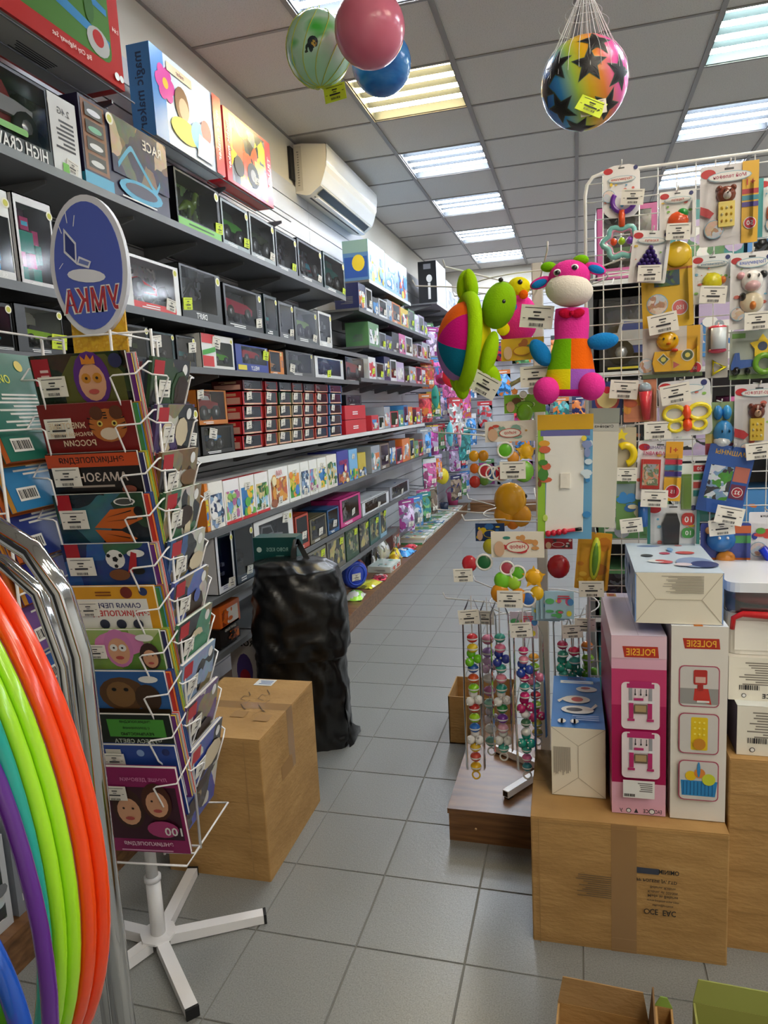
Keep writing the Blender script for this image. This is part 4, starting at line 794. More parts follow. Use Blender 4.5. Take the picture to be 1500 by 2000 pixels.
# ================================================================ cartons and goods standing on the floor
from mathutils import noise as mnoise
TXT = mat('#2f2c2a', .7)
def solid_carton(x0, x1, y0, y1, h, label, rz=0, z=0, name='cardboard_carton', printed=None, tape=True):
    w, d = x1-x0, y1-y0; e = empty(name, ((x0+x1)/2, (y0+y1)/2, z), rz); tag(e, label, 'carton')
    mb = MB(); rng = random.Random(label); n = 6       # softly dented panels
    k = len(mb.v); r = .004
    mb.rbox(-w/2, -d/2, .0, w/2, d/2, h-.004, CARD, r, 2); F = faces(mb, w, d, h); mb.build('box_body', e)
    mb = MB(); mb.box(-w/2+.001, -d/2+.001, h-.004, w/2-.001, -.001, h, CARD); mb.build('top_flap', e)
    mb = MB(); mb.box(-w/2+.001, .001, h-.004, w/2-.001, d/2-.001, h-.0005, CARD); mb.build('top_flap', e)
    if tape:
        mb = MB(); f = faces(mb, w, d, h)
        f['top'].rect(0, .45, 1, .56, TAPE); f['right'].rect(.45, .55, .56, 1, TAPE); f['left'].rect(.44, .55, .55, 1, TAPE); mb.build('packing_tape', e)
    if printed:
        mb = MB(); f = faces(mb, w, d, h)
        for q in f.values(): q.k = 2
        printed(f, rng); mb.build('print', e)
    return e
def left_print(F, rng):
    t = F['top']; t.rect(.42, .86, .62, .98, WHITE); t.lines(.44, .88, .6, .96, 3, mat('#6a86b8', .5)); 
    def scrib(x, y, s):
        pts = [(x+s*.06*math.sin(i*1.3)+.012*i*s, y-.03*i*s+.03*s*math.cos(i*2.1)) for i in range(14)]
        for (a, b), (c, d) in zip(pts, pts[1:]): t.poly([(a, b), (c, d), (c+.006, d+.004), (a+.006, b+.004)], mat('#5a4a3a', .7)); t.k -= 1
    scrib(.62, .75, 1); scrib(.45, .7, .8); t.rect(.52, .3, .66, .4, mat('#a47d4c', .7)); t.rect(.78, .26, .92, .36, mat('#a47d4c', .7))
    f = F['front']; f.rect(.0, .55, 1, .553, mat('#9a7848', .8)); f.rect(.84, .02, .85, .98, mat('#a98452', .8)); f.rect(0, .3, 1, .303, mat('#9a7848', .8)); f.rect(.2, .5, .55, .6, mat('#ad8856', .5)); r = F['right']; r.rect(.3, .55, .5, .66, mat('#a27a48', .7)); r.rect(.0, .3, 1, .303, mat('#9a7848', .8))
solid_carton(-1.305, -.948, 1.815, 2.285, .475, 'large sealed cardboard carton with scribbled pen marks behind the book rack', .02, printed=left_print)
def right_print(F, rng):
    f = F['front']; kw = dict(mirror=False, flip=True)
    f.rect(.42, 0, .55, 1, TAPE); f.text('MINIMO', .71, .67, .035, TXT, .1, **kw); f.rect(.55, .645, .66, .69, mat('#3a4050', .6)); f.text('PP POLESIE JV, LTD', .65, .60, .03, TXT, .2, **kw)
    for i, s in enumerate(['Belarus, Kobrin', 'Kobrin, ul. 225306', 'Made in Belarus', 'www.polesie-toys.com', 'office@polesie']): f.text(s, .68, .55-.034*i, .022, mat('#5b4a38', .7), .16, **kw)
    f.text('CE  EAC', .68, .36, .045, TXT, .13, **kw); f.disc(.6, .36, .02, TXT); f.disc(.6, .36, .014, CARD)
    f.lines(.22, .42, .42, .6, 11, mat('#6b5a46', .7), rng, .35)
    for b in (.97, .03): f.rect(.0, b, 1, b+.004, mat('#a07c4a', .8))
    f.rect(.04, 0, .044, 1, mat('#a07c4a', .8)); f.rect(.42, .12, .98, .123, mat('#b08a58', .8))
solid_carton(-.134, .352, 1.748, 2.122, .365, 'wide sealed cardboard carton under the pink and white kitchen boxes', .02, printed=right_print, tape=False)
solid_carton(.364, .86, 1.82, 2.13, .533, 'taller cardboard carton at the right photo edge carrying white boxes', .0, printed=lambda F, r: [F['front'].rect(0, b, 1, b+.004, mat('#a27d4b', .8)) for b in (.2, .42, .64, .82)])
def open_carton(x0, x1, y0, y1, h, label, inner=CARD2, flaps=(), rz=0, outer=CARD):
    w, d = x1-x0, y1-y0; e = empty('open_carton', ((x0+x1)/2, (y0+y1)/2, 0), rz); tag(e, label, 'carton'); t = .004
    mb = MB(); mb.box(-w/2, -d/2, 0, w/2, d/2, .004, inner)
    for b in ((-w/2, -d/2, w/2, -d/2+t), (-w/2, d/2-t, w/2, d/2), (-w/2, -d/2, -w/2+t, d/2), (w/2-t, -d/2, w/2, d/2)): mb.box(b[0], b[1], 0, b[2], b[3], h, outer)
    mb.build('box_body', e)
    for side, ang, L, m in flaps:
        c, s = math.cos(ang)*L, math.sin(ang)*L; mb = MB()
        if side in 'LR':
            q = -1 if side == 'L' else 1; x = q*w/2; mb.add([(x, -d/2, h), (x, d/2, h), (x+q*c, d/2-.01, h+s), (x+q*c, -d/2+.01, h+s)], [(0, 1, 2, 3)], m)
        else:
            q = -1 if side == 'F' else 1; y = q*d/2; mb.add([(-w/2, y, h), (w/2, y, h), (w/2-.01, y+q*c, h+s), (-w/2+.01, y+q*c, h+s)], [(0, 1, 2, 3)], m)
        vv = list(mb.v); nn = (vv[1]-vv[0]).cross(vv[3]-vv[0]).normalized()*.003
        mb.add([v+nn for v in vv], [(3, 2, 1, 0)], m); mb.f += [(i, (i+1) % 4, 4+(i+1) % 4, 4+i) for i in range(4)]; mb.mi += [0]*4; mb.sm += [False]*4
        mb.build('flap', e)
    return e
LG = mat('#8aa84a', .5); MG = mat('#8a2a5a', .5)
open_carton(-.55, -.28, 2.82, 3.05, .215, 'small open cardboard carton on the floor behind the bead stand')
open_carton(-.058, .118, 1.02, 1.315, .22, 'open brown carton with raised flaps at the lower photo edge', flaps=(('B', 1.45, .055, CARD2), ('R', 1.5, .085, mat('#7a5a34', .8))), rz=-.05)
open_carton(.135, .168, 1.15, 1.335, .235, 'narrow carton with a lime green printed edge between two open cartons', flaps=(('B', 1.5, .02, LG),), rz=-.05)
open_carton(.21, .56, 1.03, 1.37, .22, 'open carton with olive inside at the lower right photo corner', inner=mat('#8f9448', .8), outer=mat('#96984e', .7), flaps=(('B', 1.5, .05, mat('#9aa052', .8)),), rz=-.04)
# ---- black plastic bag over a box
BAGM = noisy('black_polythene', [(.3, '#050506'), (.7, '#0d0d0f')], 3, rough=.3, bump=.22, detail=5, bscale=14, spec=.5)
def loft(mb, secs, m, n=72, amp=.012, seed=0, cap=True):
    vs_ = []; fine = []
    for p_, q_ in zip(secs, secs[1:]):
        for i in range(6): fine.append(tuple(a+(b-a)*i/6 for a, b in zip(p_, q_)))
    secs = fine+[secs[-1]]
    for z, x0, x1, y0, y1, p in secs:
        cx, cy, a, b = (x0+x1)/2, (y0+y1)/2, (x1-x0)/2, (y1-y0)/2
        for j in range(n):
            t = 2*PI*j/n; c, s = math.cos(t), math.sin(t); r = (abs(c)**p+abs(s)**p)**(-1/p)
            v = Vector((cx+a*c*r, cy+b*s*r, z)); k = mnoise.fractal(Vector((v.x*7+seed, v.y*7, v.z*5+v.x*3)), 1, 2, 3)*.6+1.5*(.45-abs(mnoise.noise(Vector((v.x*12+v.z*9+seed, v.y*12-v.z*8, v.z*10)))))*2-.6
            vs_.append((v.x+c*amp*k, v.y+s*amp*k, max(0, v.z+(amp*.5*k if z > .02 else 0))))
    fs = [(i*n+j, i*n+(j+1) % n, (i+1)*n+(j+1) % n, (i+1)*n+j) for i in range(len(secs)-1) for j in range(n)]
    if cap: fs.append(tuple((len(secs)-1)*n+j for j in range(n)))
    mb.add(vs_, fs, m, True)
bag = empty('black_bag', (-.965, 2.69, 0), .3); tag(bag, 'tall black plastic bag bundle standing on the aisle floor', 'plastic bag')
mb = MB(); mb.M = Matrix.Translation((.965, -2.69, 0)); loft(mb, [(.0, -1.34, -.965, 2.69, 3.02, 6), (.1, -1.345, -.965, 2.69, 3.02, 6), (.22, -1.345, -.965, 2.69, 3.02, 6), (.34, -1.35, -.968, 2.69, 3.02, 5), (.44, -1.35, -.968, 2.69, 3.02, 5), (.5, -1.34, -.98, 2.7, 3.01, 5)], BAGM, amp=.009, seed=4); mb.build('lower_bag', bag)
mb = MB(); mb.M = Matrix.Translation((.965, -2.69, 0)); loft(mb, [(.415, -1.365, -.95, 2.665, 3.03, 4), (.43, -1.37, -.945, 2.66, 3.04, 4), (.5, -1.36, -.95, 2.665, 3.03, 4), (.58, -1.355, -.95, 2.67, 3.02, 4), (.66, -1.35, -.955, 2.675, 3.02, 4), (.73, -1.34, -.965, 2.68, 3.0, 3.5), (.785, -1.33, -.985, 2.7, 2.98, 3), (.815, -1.34, -1.03, 2.74, 2.95, 2.5), (.83, -1.28, -1.12, 2.78, 2.92, 2.2)], BAGM, amp=.011, seed=9); mb.build('upper_bag', bag)
mb = MB(); mb.M = Matrix.Translation((.965, -2.69, 0))
q = [(-1.17, 2.83, .80), (-1.165, 2.83, .86), (-1.15, 2.835, .915), (-1.13, 2.84, .87), (-1.10, 2.84, .80)]
mb.add([(x+dx, y+dy, z) for x, y, z in q for dx, dy in ((-.012, 0), (.012, .004))], [(2*i, 2*i+1, 2*i+3, 2*i+2) for i in range(4)], BAGM, True)
mb.build('carry_loop', bag)
mb = MB(); mb.M = Matrix.Translation((.965, -2.69, 0)); vs_ = []
for i in range(7):
    for j in range(5): z = .30*(1-i/6)*(1-.1*j)+.001; x = -.972+.062*(j/4)*(i/6)**1.6+.008*math.sin(i*2.2+j); y = 2.72+.13*(j/4)*(i/6)+.02*math.sin(i*1.7+j*1.3); vs_.append((x, y, z))
mb.add(vs_, [(i*5+j, i*5+j+1, (i+1)*5+j+1, (i+1)*5+j) for i in range(6) for j in range(4)], BAGM, True); mb.build('loose_corner', bag)
def tealp(F, r): f = F['front']; f.text('ROBO KIDS', .55, .82, .06, mat('#8fb8b0', .4), .5); f.disc(.13, .82, .06, mat('#c9e0da', .4)); f.lines(.4, .66, .7, .74, 2, mat('#5f9088', .5)); f.rect(.2, .1, .5, .55, BLACK); f.ell(.72, .35, .07, .1, WHITE)
carton(.2, .1, .3, (-1.31, 2.86, .615), .1, 'dark teal box poking out of the black bag', '#0f4a48', pic=None, printed=tealp, lines=False)
# ================================================================ right-hand plinth and the boxes on the carton
e = empty('display_plinth', (.1, 2.47, 0)); tag(e, 'walnut plinth block under the bead and toy stand', 'plinth')
mb = MB(); mb.box(-.53, -.33, 0, .7, .33, .1, WOOD); mb.build('base', e); mb = MB(); mb.box(-.534, -.335, .1, .7, .33, .118, WOOD); mb.build('top_board', e); mb = MB(); mb.cyl((-.44, -.331, .05), (-.44, -.329, .05), .004, mat('#c9a67a', .5), 8); mb.build('screw_cap', e)
CREAM = mat('#ece4d0', .45)
def envelope(f, a, b, c, d, cols=('#d8cfba',)):                      # folded end flaps meeting in creases
    L = mat('#b9ae98', .6)
    for p, q in (((0, 1), (a, b)), ((1, 1), (c, b)), ((0, 0), (a, d)), ((1, 0), (c, d)), ((a, b), (c, b) if a != c else (a, d))):
        dx, dy = (q[0]-p[0])*f.w, (q[1]-p[1])*f.h; n = max(1e-6, math.hypot(dx, dy)); ox, oy = -dy/n*.0007/f.w, dx/n*.0007/f.h
        f.poly([(p[0]+ox, p[1]+oy), (q[0]+ox, q[1]+oy), (q[0]-ox, q[1]-oy), (p[0]-ox, p[1]-oy)], L)
def blue_small(F, r):
    t = F['top']; t.rect(0, 0, 1, 1, mat('#4a86d0', .3)); t.text('ВЕРТОЛЁТ', .5, .95, .05, mat('#7a3a4a', .4), .4); t.rect(.15, .84, .85, .9, WHITE); t.lines(.18, .855, .82, .885, 1, mat('#9ab8e0', .4)); t.ell(.7, .72, .22, .06, WHITE); t.ell(.68, .74, .1, .025, mat('#b85a5a', .4)); t.ell(.48, .5, .28, .075, WHITE); t.ell(.5, .5, .12, .045, mat('#c44a44', .4)); t.ell(.5, .3, .32, .075, WHITE); t.ell(.44, .3, .16, .035, mat('#4a4a55', .4)); t.poly([(.14, .42), (.24, .5), (.22, .52), (.1, .46)], WHITE); t.poly([(.78, .3), (.9, .38), (.86, .42), (.76, .33)], WHITE)
    t.lines(.35, .1, .9, .2, 3, mat('#a8c4ea', .4)); t.rrect(.12, .04, .28, .12, WHITE, .1); t.rrect(.36, .04, .52, .12, WHITE, .1)
    f = F['front']; f.rect(0, 0, 1, 1, CREAM); envelope(f, .5, .74, .5, .28)
    for i in range(18): f.rect(.04+.018*i, .3+.1*r.random(), .05+.018*i, .72, mat('#a39a8c', .7)); f.k -= 1
carton(.143, .37, .2, (-.008, 1.86+.185, .367), .01, 'cream-ended box with a blue helicopter printed top left of the pink box', '#4a86d0', name='toy_box', pic=None, printed=blue_small, lines=False)
def kitchen(f, a, b, s, c1='#b8286a', c2='#9a9aa0'):
    A, B = mat(c1, .4), mat(c2, .4); u = s
    R = lambda x0, y0, x1, y1, m: f.rect(a+x0*u, b+y0*u*f.w/f.h, a+x1*u, b+y1*u*f.w/f.h, m)
    R(-.5, .72, .5, .9, A); R(-.4, .9, .4, 1, A); R(-.42, .2, -.3, .72, B); R(.3, .2, .42, .72, B); R(-.5, .12, .5, .22, mat('#e8e4e8', .4)); R(-.42, -.5, -.26, .12, A); R(.26, -.5, .42, .12, A); R(-.24, -.3, .24, .08, mat('#6a5a4a', .4)); R(-.2, -.22, .2, .04, mat('#b0966a', .4)); R(-.25, .24, .1, .34, A); R(-.48, -.6, -.22, -.5, A); R(.22, -.6, .48, -.5, A)
    for x in (-.2, 0, .2): R(x-.015, .5, x+.015, .72, INK); R(x-.03, .46, x+.03, .53, INK)
def logo(f, b, h=.03):
    f.poly([(.2, b+h), (.84, b+h), (.86, b-h), (.24, b-h)], mat('#b8301c', .4)); f.text('POLESIE', .53, b, h*1.3, mat('#f2b43a', .4), .52)
def marks(f, b, m=INK): f.text('EAC', .85, b, .022, m, .12); f.text('CE', .62, b, .022, m, .1); f.disc(.73, b, .06, m, 10); f.disc(.73, b, .045, mat('#e8c4d2', .4) if False else WHITE, 10); f.poly([(.4, b-.012), (.48, b-.012), (.44, b+.014)], m); f.disc(.3, b, .05, m, 10); f.disc(.3, b, .035, WHITE, 10); f.text('У', .16, b, .022, m, .06)
def pinkbox(F, r):
    f = F['front']; f.rect(0, 0, 1, 1, mat('#e3aec2', .4)); f.rect(0, .18, 1, .82, mat('#a80f52', .4)); f.rect(0, .62, 1, .82, mat('#c93a6e', .4)); f.rect(0, .88, 1, 1, mat('#e6c3cf', .4)); logo(f, .915)
    for b in (.62, .35): f.rrect(.18, b-.13, .88, b+.13, mat('#ecdde0', .4), .08); kitchen(f, .53, b, .5)
    f.rect(.2, .115, .78, .215, WHITE); f.lines(.4, .15, .74, .205, 5, mat('#77706e', .6), r); f.barcode(.22, .122, .42, .138, INK, 10); marks(f, .045)
    t = F['top']; t.rect(0, 0, 1, 1, mat('#e4d6e6', .4)); t.rect(.12, .9, .32, .98, mat('#d89a3a', .4)); t.rect(.49, 0, .496, 1, mat('#b8a8b8', .5)); t.rect(.16, .915, .28, .965, mat('#b8301c', .4)); l = F['left']; l.rect(0, .18, 1, .82, mat('#a80f52', .4))
carton(.133, .41, .487, (.139, 1.80+.205, .367), .03, 'tall pink toy kitchen box with two kitchen pictures', '#e3aec2', name='toy_kitchen_box', pic=None, printed=pinkbox, lines=False)
def whitebox(F, r):
    f = F['front']; f.rect(0, 0, 1, 1, mat('#e6e0d6', .4)); logo(f, .915, .026)
    for b, kind in ((.7, 0), (.46, 1), (.22, 2)):
        f.rrect(.14, b-.105, .86, b+.105, mat('#b04a62', .4), .09); f.rrect(.16, b-.1, .84, b+.1, mat('#d2cdc8', .4), .08)
        if kind == 0:
            f.rect(.16, b-.09, .84, b-.01, mat('#9a9894', .4)); f.poly([(.4, b-.07), (.72, b-.09), (.66, b-.01), (.42, b-.01)], mat('#c9372c', .4)); f.rrect(.4, b+.01, .64, b+.085, mat('#b8302a', .4), .03); f.rect(.43, b+.02, .61, b+.05, mat('#d8b0a4', .4)); f.rect(.47, b-.02, .57, b+.01, mat('#a82a24', .4)); f.lines(.45, b-.085, .68, b-.065, 1, WHITE)
        elif kind == 1:
            f.rrect(.36, b-.085, .66, b+.085, mat('#e6c41e', .4), .03)
            for i in range(3):
                for j in range(3): f.disc(.43+.08*i, b+.06-.03*j, .02, mat('#f4e36a', .4), 8)
            f.ell(.51, b-.05, .11, .03, mat('#c9862a', .4))
        else:
            f.poly([(.2, b-.08), (.8, b-.08), (.84, b), (.18, b)], mat('#2f86c2', .4))
            for i in range(9): f.rect(.22+.065*i, b-.075, .235+.065*i, b-.005, mat('#1f5f96', .4)); f.k -= 1
            f.k += 1; f.disc(.36, b+.025, .1, mat('#e8c022', .4)); f.disc(.52, b+.04, .1, mat('#d8843a', .4)); f.disc(.68, b+.01, .12, mat('#c9d23a', .4)); f.ell(.5, b+.06, .03, .04, mat('#3a8ac2', .4))
    marks(f, .03) if False else None
    t = F['top']; t.rect(0, 0, 1, 1, mat('#eef2f4', .4)); t.rect(.4, 0, .56, .4, mat('#d8782a', .4)); t.rect(.43, .02, .53, .38, mat('#f0b23a', .4))
carton(.131, .42, .516, (.283, 1.80+.21, .368), .02, 'tall white toy box with three product pictures beside the pink box', '#e2dcd2', name='toy_shop_box', pic=None, printed=whitebox, lines=False)
def topbox(F, r):
    t = F['top']; t.rect(0, 0, 1, 1, mat('#cfe0f0', .35))
    for a, b, ra, rb, c in ((.3, .88, .16, .03, '#6a86b8'), (.7, .9, .05, .03, '#c9848a'), (.22, .52, .08, .05, '#3a3d44'), (.46, .6, .07, .04, '#b8506a'), (.72, .62, .12, .05, '#d05a5e'), (.4, .3, .1, .05, '#d0606a'), (.3, .32, .1, .05, '#e6eef4'), (.36, .33, .07, .03, '#cf5a5a'), (.75, .28, .22, .16, '#8aa0c8'), (.85, .22, .16, .1, '#2f3f78'), (.6, .2, .1, .05, '#dcd0dc'), (.55, .7, .04, .06, '#7aa8d8')): t.ell(a, b, ra, rb, mat(c, .4))
    t.text('вертолёты', .5, .96, .035, mat('#8aa8d0', .4), .5)
    f = F['front']; f.rect(.015, 0, .985, 1, CREAM); envelope(f, .24, .48, .76, .48); f.lines(.3, .6, .78, .95, 14, mat('#a39a8c', .7), r, .45)
    l = F['left']; l.rect(0, 0, 1, 1, mat('#8aa6d6', .4)); l.blobs(r, [mat('#c9d6ea', .4), mat('#5f7fb8', .4)], 8, .1, .1, .9, .9, .3)
carton(.205, .37, .131, (.239, 1.81+.185, .886), .0, 'cream-fronted helicopter box lying across the pink and white boxes', '#7f9fd6', name='toy_box', pic=None, printed=topbox, lines=False)
def cebox(F, r):
    f = F['front']; f.rect(0, 0, 1, 1, mat('#ece6d6', .4)); f.lines(.06, .35, .35, .9, 10, mat('#8a8276', .6), r); f.lines(.5, .6, .9, .9, 6, mat('#8a8276', .6), r); f.barcode(.07, .25, .2, .36, INK, 8); f.text('EAC CE', .3, .12, .11, INK, .35); f.disc(.1, .12, .05, INK, 10); f.disc(.1, .12, .036, WHITE, 10)
carton(.36, .3, .115, (.55, 1.88+.15, .666), 0, 'cream box with printed certification marks under the plastic tub', '#e6e0d2', name='toy_box', pic=None, printed=cebox, lines=False)
def cebox2(F, r): cebox(F, r); F['top'].rect(.1, .2, .95, .95, mat('#1e2224', .4)); F['top'].rect(0, 0, .3, 1, mat('#dfe2dd', .4)); F['left'].rect(0, 0, 1, 1, mat('#4a3f52', .5))
carton(.36, .33, .131, (.565, 1.845+.165, .534), 0, 'dark-topped cream box directly on the tall right carton', '#e6e0d2', name='toy_box', pic=None, printed=cebox2, lines=False)
e = empty('plastic_tub', (.55, 2.03, .782)); tag(e, 'white plastic tub with red handle and clear lid at the right edge', 'plastic tub')
mb = MB(); mb.rbox(-.18, -.13, 0, .18, .13, .11, mat('#e6e2d8', .35), .03, 4); mb.build('tub_body', e)
mb = MB(); mb.rbox(-.165, -.1325, .012, .165, -.13, .09, mat('#efebe0', .35), .001, 1); mb.build('front_panel', e)
mb = MB(); mb.rbox(-.183, -.133, .11, .183, .133, .165, film('#e9dfe6', .2, .1, 'lid'), .03, 4); mb.rbox(-.185, -.135, .165, .185, .135, .19, mat('#eef0f2', .25), .03, 4); mb.build('clear_lid', e)
mb = MB(); mb.tube([(-.172, -.14, .07), (-.17, -.142, .1), (-.15, -.145, .112), (0, -.148, .105), (.15, -.145, .112), (.17, -.142, .1), (.172, -.14, .07)], [.006, .007, .008, .013, .008, .007, .006], mat('#c81f24', .3), 8); mb.build('carry_handle', e)
mb = MB(); mb.ball((-.08, -.06, .135), (.08, .05, .02), mat('#c81f2a', .3)); mb.ball((.06, -.04, .135), (.08, .05, .02), mat('#8a8e96', .3)); mb.build('tub_contents', e)
# ================================================================ wire grid with carded baby toys
GY = 2.24
grid = empty('wire_grid_panel', (.03, GY, 0)); tag(grid, 'white wire grid display panel with rounded corner behind the carded toys', 'display grid')
GW = mat('#e6e4de', .35)
mb = MB(); mb.tube([(0, 0, .125), (0, 0, 2.04), (.006, 0, 2.07), (.022, 0, 2.09), (.05, 0, 2.098), (1.2, 0, 2.098), (1.2, 0, .125)], .005, GW, 8); mb.build('outer_frame', grid)
for i in range(1, 24): x = .05*i; mb = MB(); mb.tube([(x, .003, .4), (x, .003, 2.096)], .0017, GW, 5); mb.build('grid_wire', grid)
for i in range(34): z = .42+.05*i; mb = MB(); mb.tube([(0, -.001, z), (1.2, -.001, z)], .0017, GW, 5); mb.build('grid_wire', grid)
def sub(c): return mat(c, .22, 0, .5, .3)
class Rel(Fr):                                     # low-relief moulded toy pieces on a card
    def dome(s, a, b, ra, rb, t, m, seg=14, rot=0):
        R = Matrix((s.U, s.V, s.N)).transposed() @ Matrix.Rotation(rot, 3, 'Z'); s.mb.ball(s.P(a, b)+s.N*t*.25, (ra*s.w, rb*s.h, t), m, seg, 8, R); return s
    def slab(s, pts, t, m):
        n = len(pts); A = [s.P(*p) for p in pts]; B = [p+s.N*t for p in A]; s.mb.add(A+B, [tuple(range(n, 2*n))]+[(i, (i+1) % n, n+(i+1) % n, n+i) for i in range(n)], m); return s
    def block(s, a0, b0, a1, b1, t, m): return s.slab([(a0, b0), (a1, b0), (a1, b1), (a0, b1)], t, m)
    def ring(s, a, b, r, t, m, ra=1, rb=1, n=24, arc=2*PI, a0=0):
        u = min(s.w, s.h); pts = [s.P(a+r*ra*u*math.cos(a0+arc*i/n)/s.w, b+r*rb*u*math.sin(a0+arc*i/n)/s.h)+s.N*t for i in range(n+(arc < 6.2))]; s.mb.tube(pts, t, m, 8, arc > 6.2); return s
    def bar(s, p, q, t, m): s.mb.tube([s.P(*p)+s.N*t, s.P(*q)+s.N*t], t, m, 8); return s
def card(rect, y, label, base, prn=None, toy=None, ptag=None, rz=0, tilt=0, name='carded_toy', rnd=.04, head=True, cat='carded toy', hook=True, toyname='toy', film_=True, group='carded toys on the wire grid', t=.002):
    x0, y0, x1, y1 = rect; A = bp((x0+x1)/2, y0, 'y', y); B = bp((x0+x1)/2, y1, 'y', y); L_, R_ = bp(x0, (y0+y1)/2, 'y', y), bp(x1, (y0+y1)/2, 'y', y)
    w, h = R_.x-L_.x, A.z-B.z; e = empty(name, ((L_.x+R_.x)/2, y, A.z)); e.rotation_euler = (0, tilt, rz); tag(e, label, cat, group); rng = random.Random(label)
    mb = MB(); r = rnd*min(w, h); pts = []
    for cx, cy, a0 in ((w/2-r, -r, 0), (-w/2+r, -r, PI/2), (-w/2+r, -h+r, PI), (w/2-r, -h+r, 1.5*PI)):
        for i in range(4): a = a0+PI/2*i/3; pts.append((cx+r*math.cos(a), cy+r*math.sin(a)))
    n = len(pts); bm = mat(base, .35)
    mb.add([(x, 0, z) for x, z in pts]+[(x, t, z) for x, z in pts], [tuple(range(n-1, -1, -1)), tuple(range(n, 2*n))]+[(i, (i+1) % n, n+(i+1) % n, n+i) for i in range(n)], bm)
    f = Fr(mb, (-w/2, 0, -h), (1, 0, 0), (0, 0, 1), w, h)
    if head: f.rect(.42, .93, .58, .955, mat('#4a4a4c', .5)); f.ell(.14, .9, .13, .07*w/h*1.2, mat('#c2242c', .4)); f.disc(.88, .92, .06, mat('#2c3470', .4)); f.blobs(rng, [mat(c, .4) for c in ('#e8c23a', '#d86a5a', '#6ab0d0', '#8ac05a')], 9, .05, .1, .95, .8, .05)
    if prn: prn(f, rng)
    mb.build('backing_card', e)
    if toy:
        mb = MB(); rel = Rel(mb, (-w/2, -.001, -h), (1, 0, 0), (0, 0, 1), w, h); toy(rel); mb.build(toyname, e)
    if film_ and toy:
        mb = MB(); d = .03; mb.add([(-w*.42, -.001, -h*.92), (w*.42, -.001, -h*.92), (w*.42, -.001, -h*.2), (-w*.42, -.001, -h*.2), (-w*.38, -d, -h*.88), (w*.38, -d, -h*.88), (w*.38, -d, -h*.25), (-w*.38, -d, -h*.25)], [(4, 5, 6, 7), (0, 1, 5, 4), (1, 2, 6, 5), (2, 3, 7, 6), (3, 0, 4, 7)], BAGF); mb.build('clear_blister', e)
    if ptag: price(e, ptag[0]*w, -.034, -ptag[1]*h, False, ptag[2] if len(ptag) > 2 else 1.15, rng.uniform(-.12, .12), .05)
    if hook and y < GY+.01:
        mb = MB(); mb.tube([(0, GY-y-.004, .004), (0, -.012, .0), (0, -.02, .008)], .0018, GW, 6); mb.build('peg_hook', e)
    return e
def ttl(s, c='#c8442e', b=.8, h=.06):
    return lambda f, r: (f.ell(.5, b, .38, h*1.1, mat('#8fb8c8', .4)), f.ell(.5, b, .36, h*.95, WHITE), f.text(s, .5, b, h, mat(c, .4), .6))
def both(*fs): return lambda f, r: [q(f, r) for q in fs]
def num(s, a, b, r=.1, c='#c8283a'): return lambda f, rg: (f.disc(a, b, r, WHITE), f.disc(a, b, r*.88, mat(c, .4)), f.text(s, a, b, .06, WHITE, .14))
def strip(a0, b0, a1, b1, c): return lambda f, r: f.rect(a0, b0, a1, b1, mat(c, .4))
def photo(a, b, r=.16): return lambda f, rg: (f.disc(a, b, r*1.08, mat('#7ab0c8', .4)), f.disc(a, b, r, art(['#d8b8a0', '#e8d8cc', '#b88a70', '#c8d0d8'], 40)))
Y1 = GY-.045
def purple_ring(s):
    s.ring(.55, .3, .3, .007, sub('#6a2aa0'), arc=4.6, a0=2.5); s.bar((.5, .12), (.5, -.2), .009, sub('#e8541e'))
    m, m2 = sub('#7cc0b8'), sub('#d89ab0')
    pts = []
    for i in range(36): a = 2*PI*i/36; q = .5+.07*math.cos(6*a); pts.append(s.P(.5+q*.95*math.cos(a), -.48+q*.8*math.sin(a)*s.w/s.h*1.0)+s.N*.008)
    s.mb.tube(pts, .008, m, 8, True); s.mb.tube([p+(s.P(.5, -.48)-p)*.14 for p in pts], .006, m2, 8, True)
    for i, c in enumerate(('#e8541e', '#a6d820', '#8a4ac0')): s.dome(.28+.22*i, -.46, .1, .075, .012, sub(c))
card((1178, 322, 1250, 425), Y1, 'white card with a purple ring rattle above a teal flower teether', '#f0eeec', both(ttl('Погремушка', '#c8442e', .72), photo(.15, .42)), purple_ring, (.3, .55), rnd=.3, film_=False)
def strawberry(s): s.dome(.52, .36, .3, .2, .014, sub('#ee5a24')); s.dome(.66, .52, .16, .09, .012, sub('#1f9a3a'), rot=-.4)
card((1288, 372, 1358, 466), Y1-.01, 'white card with an orange strawberry teether and green leaf', '#f1efec', ttl('Карапуз'), strawberry, (0, .74, 1.2))
def bearphone(c1, c2, keys='#f0d86a'):
    def go(s):
        s.dome(.45, .62, .17, .11, .016, sub(c1)); s.dome(.33, .7, .06, .04, .012, sub(c1)); s.dome(.57, .7, .06, .04, .012, sub(c1)); s.dome(.45, .6, .09, .06, .022, sub(c2)); s.dome(.45, .62, .02, .012, .03, sub('#1a1414')); s.dome(.4, .66, .014, .014, .026, sub('#1a1414')); s.dome(.5, .66, .014, .014, .026, sub('#1a1414'))
        s.block(.31, .22, .59, .53, .014, sub(keys))
        for i in range(3):
            for j in range(3): s.dome(.37+.08*i, .45-.08*j, .03, .026, .017, sub(['#e8c43a', '#f4ecc0', '#d8a83a'][(i+j) % 3]))
    return go
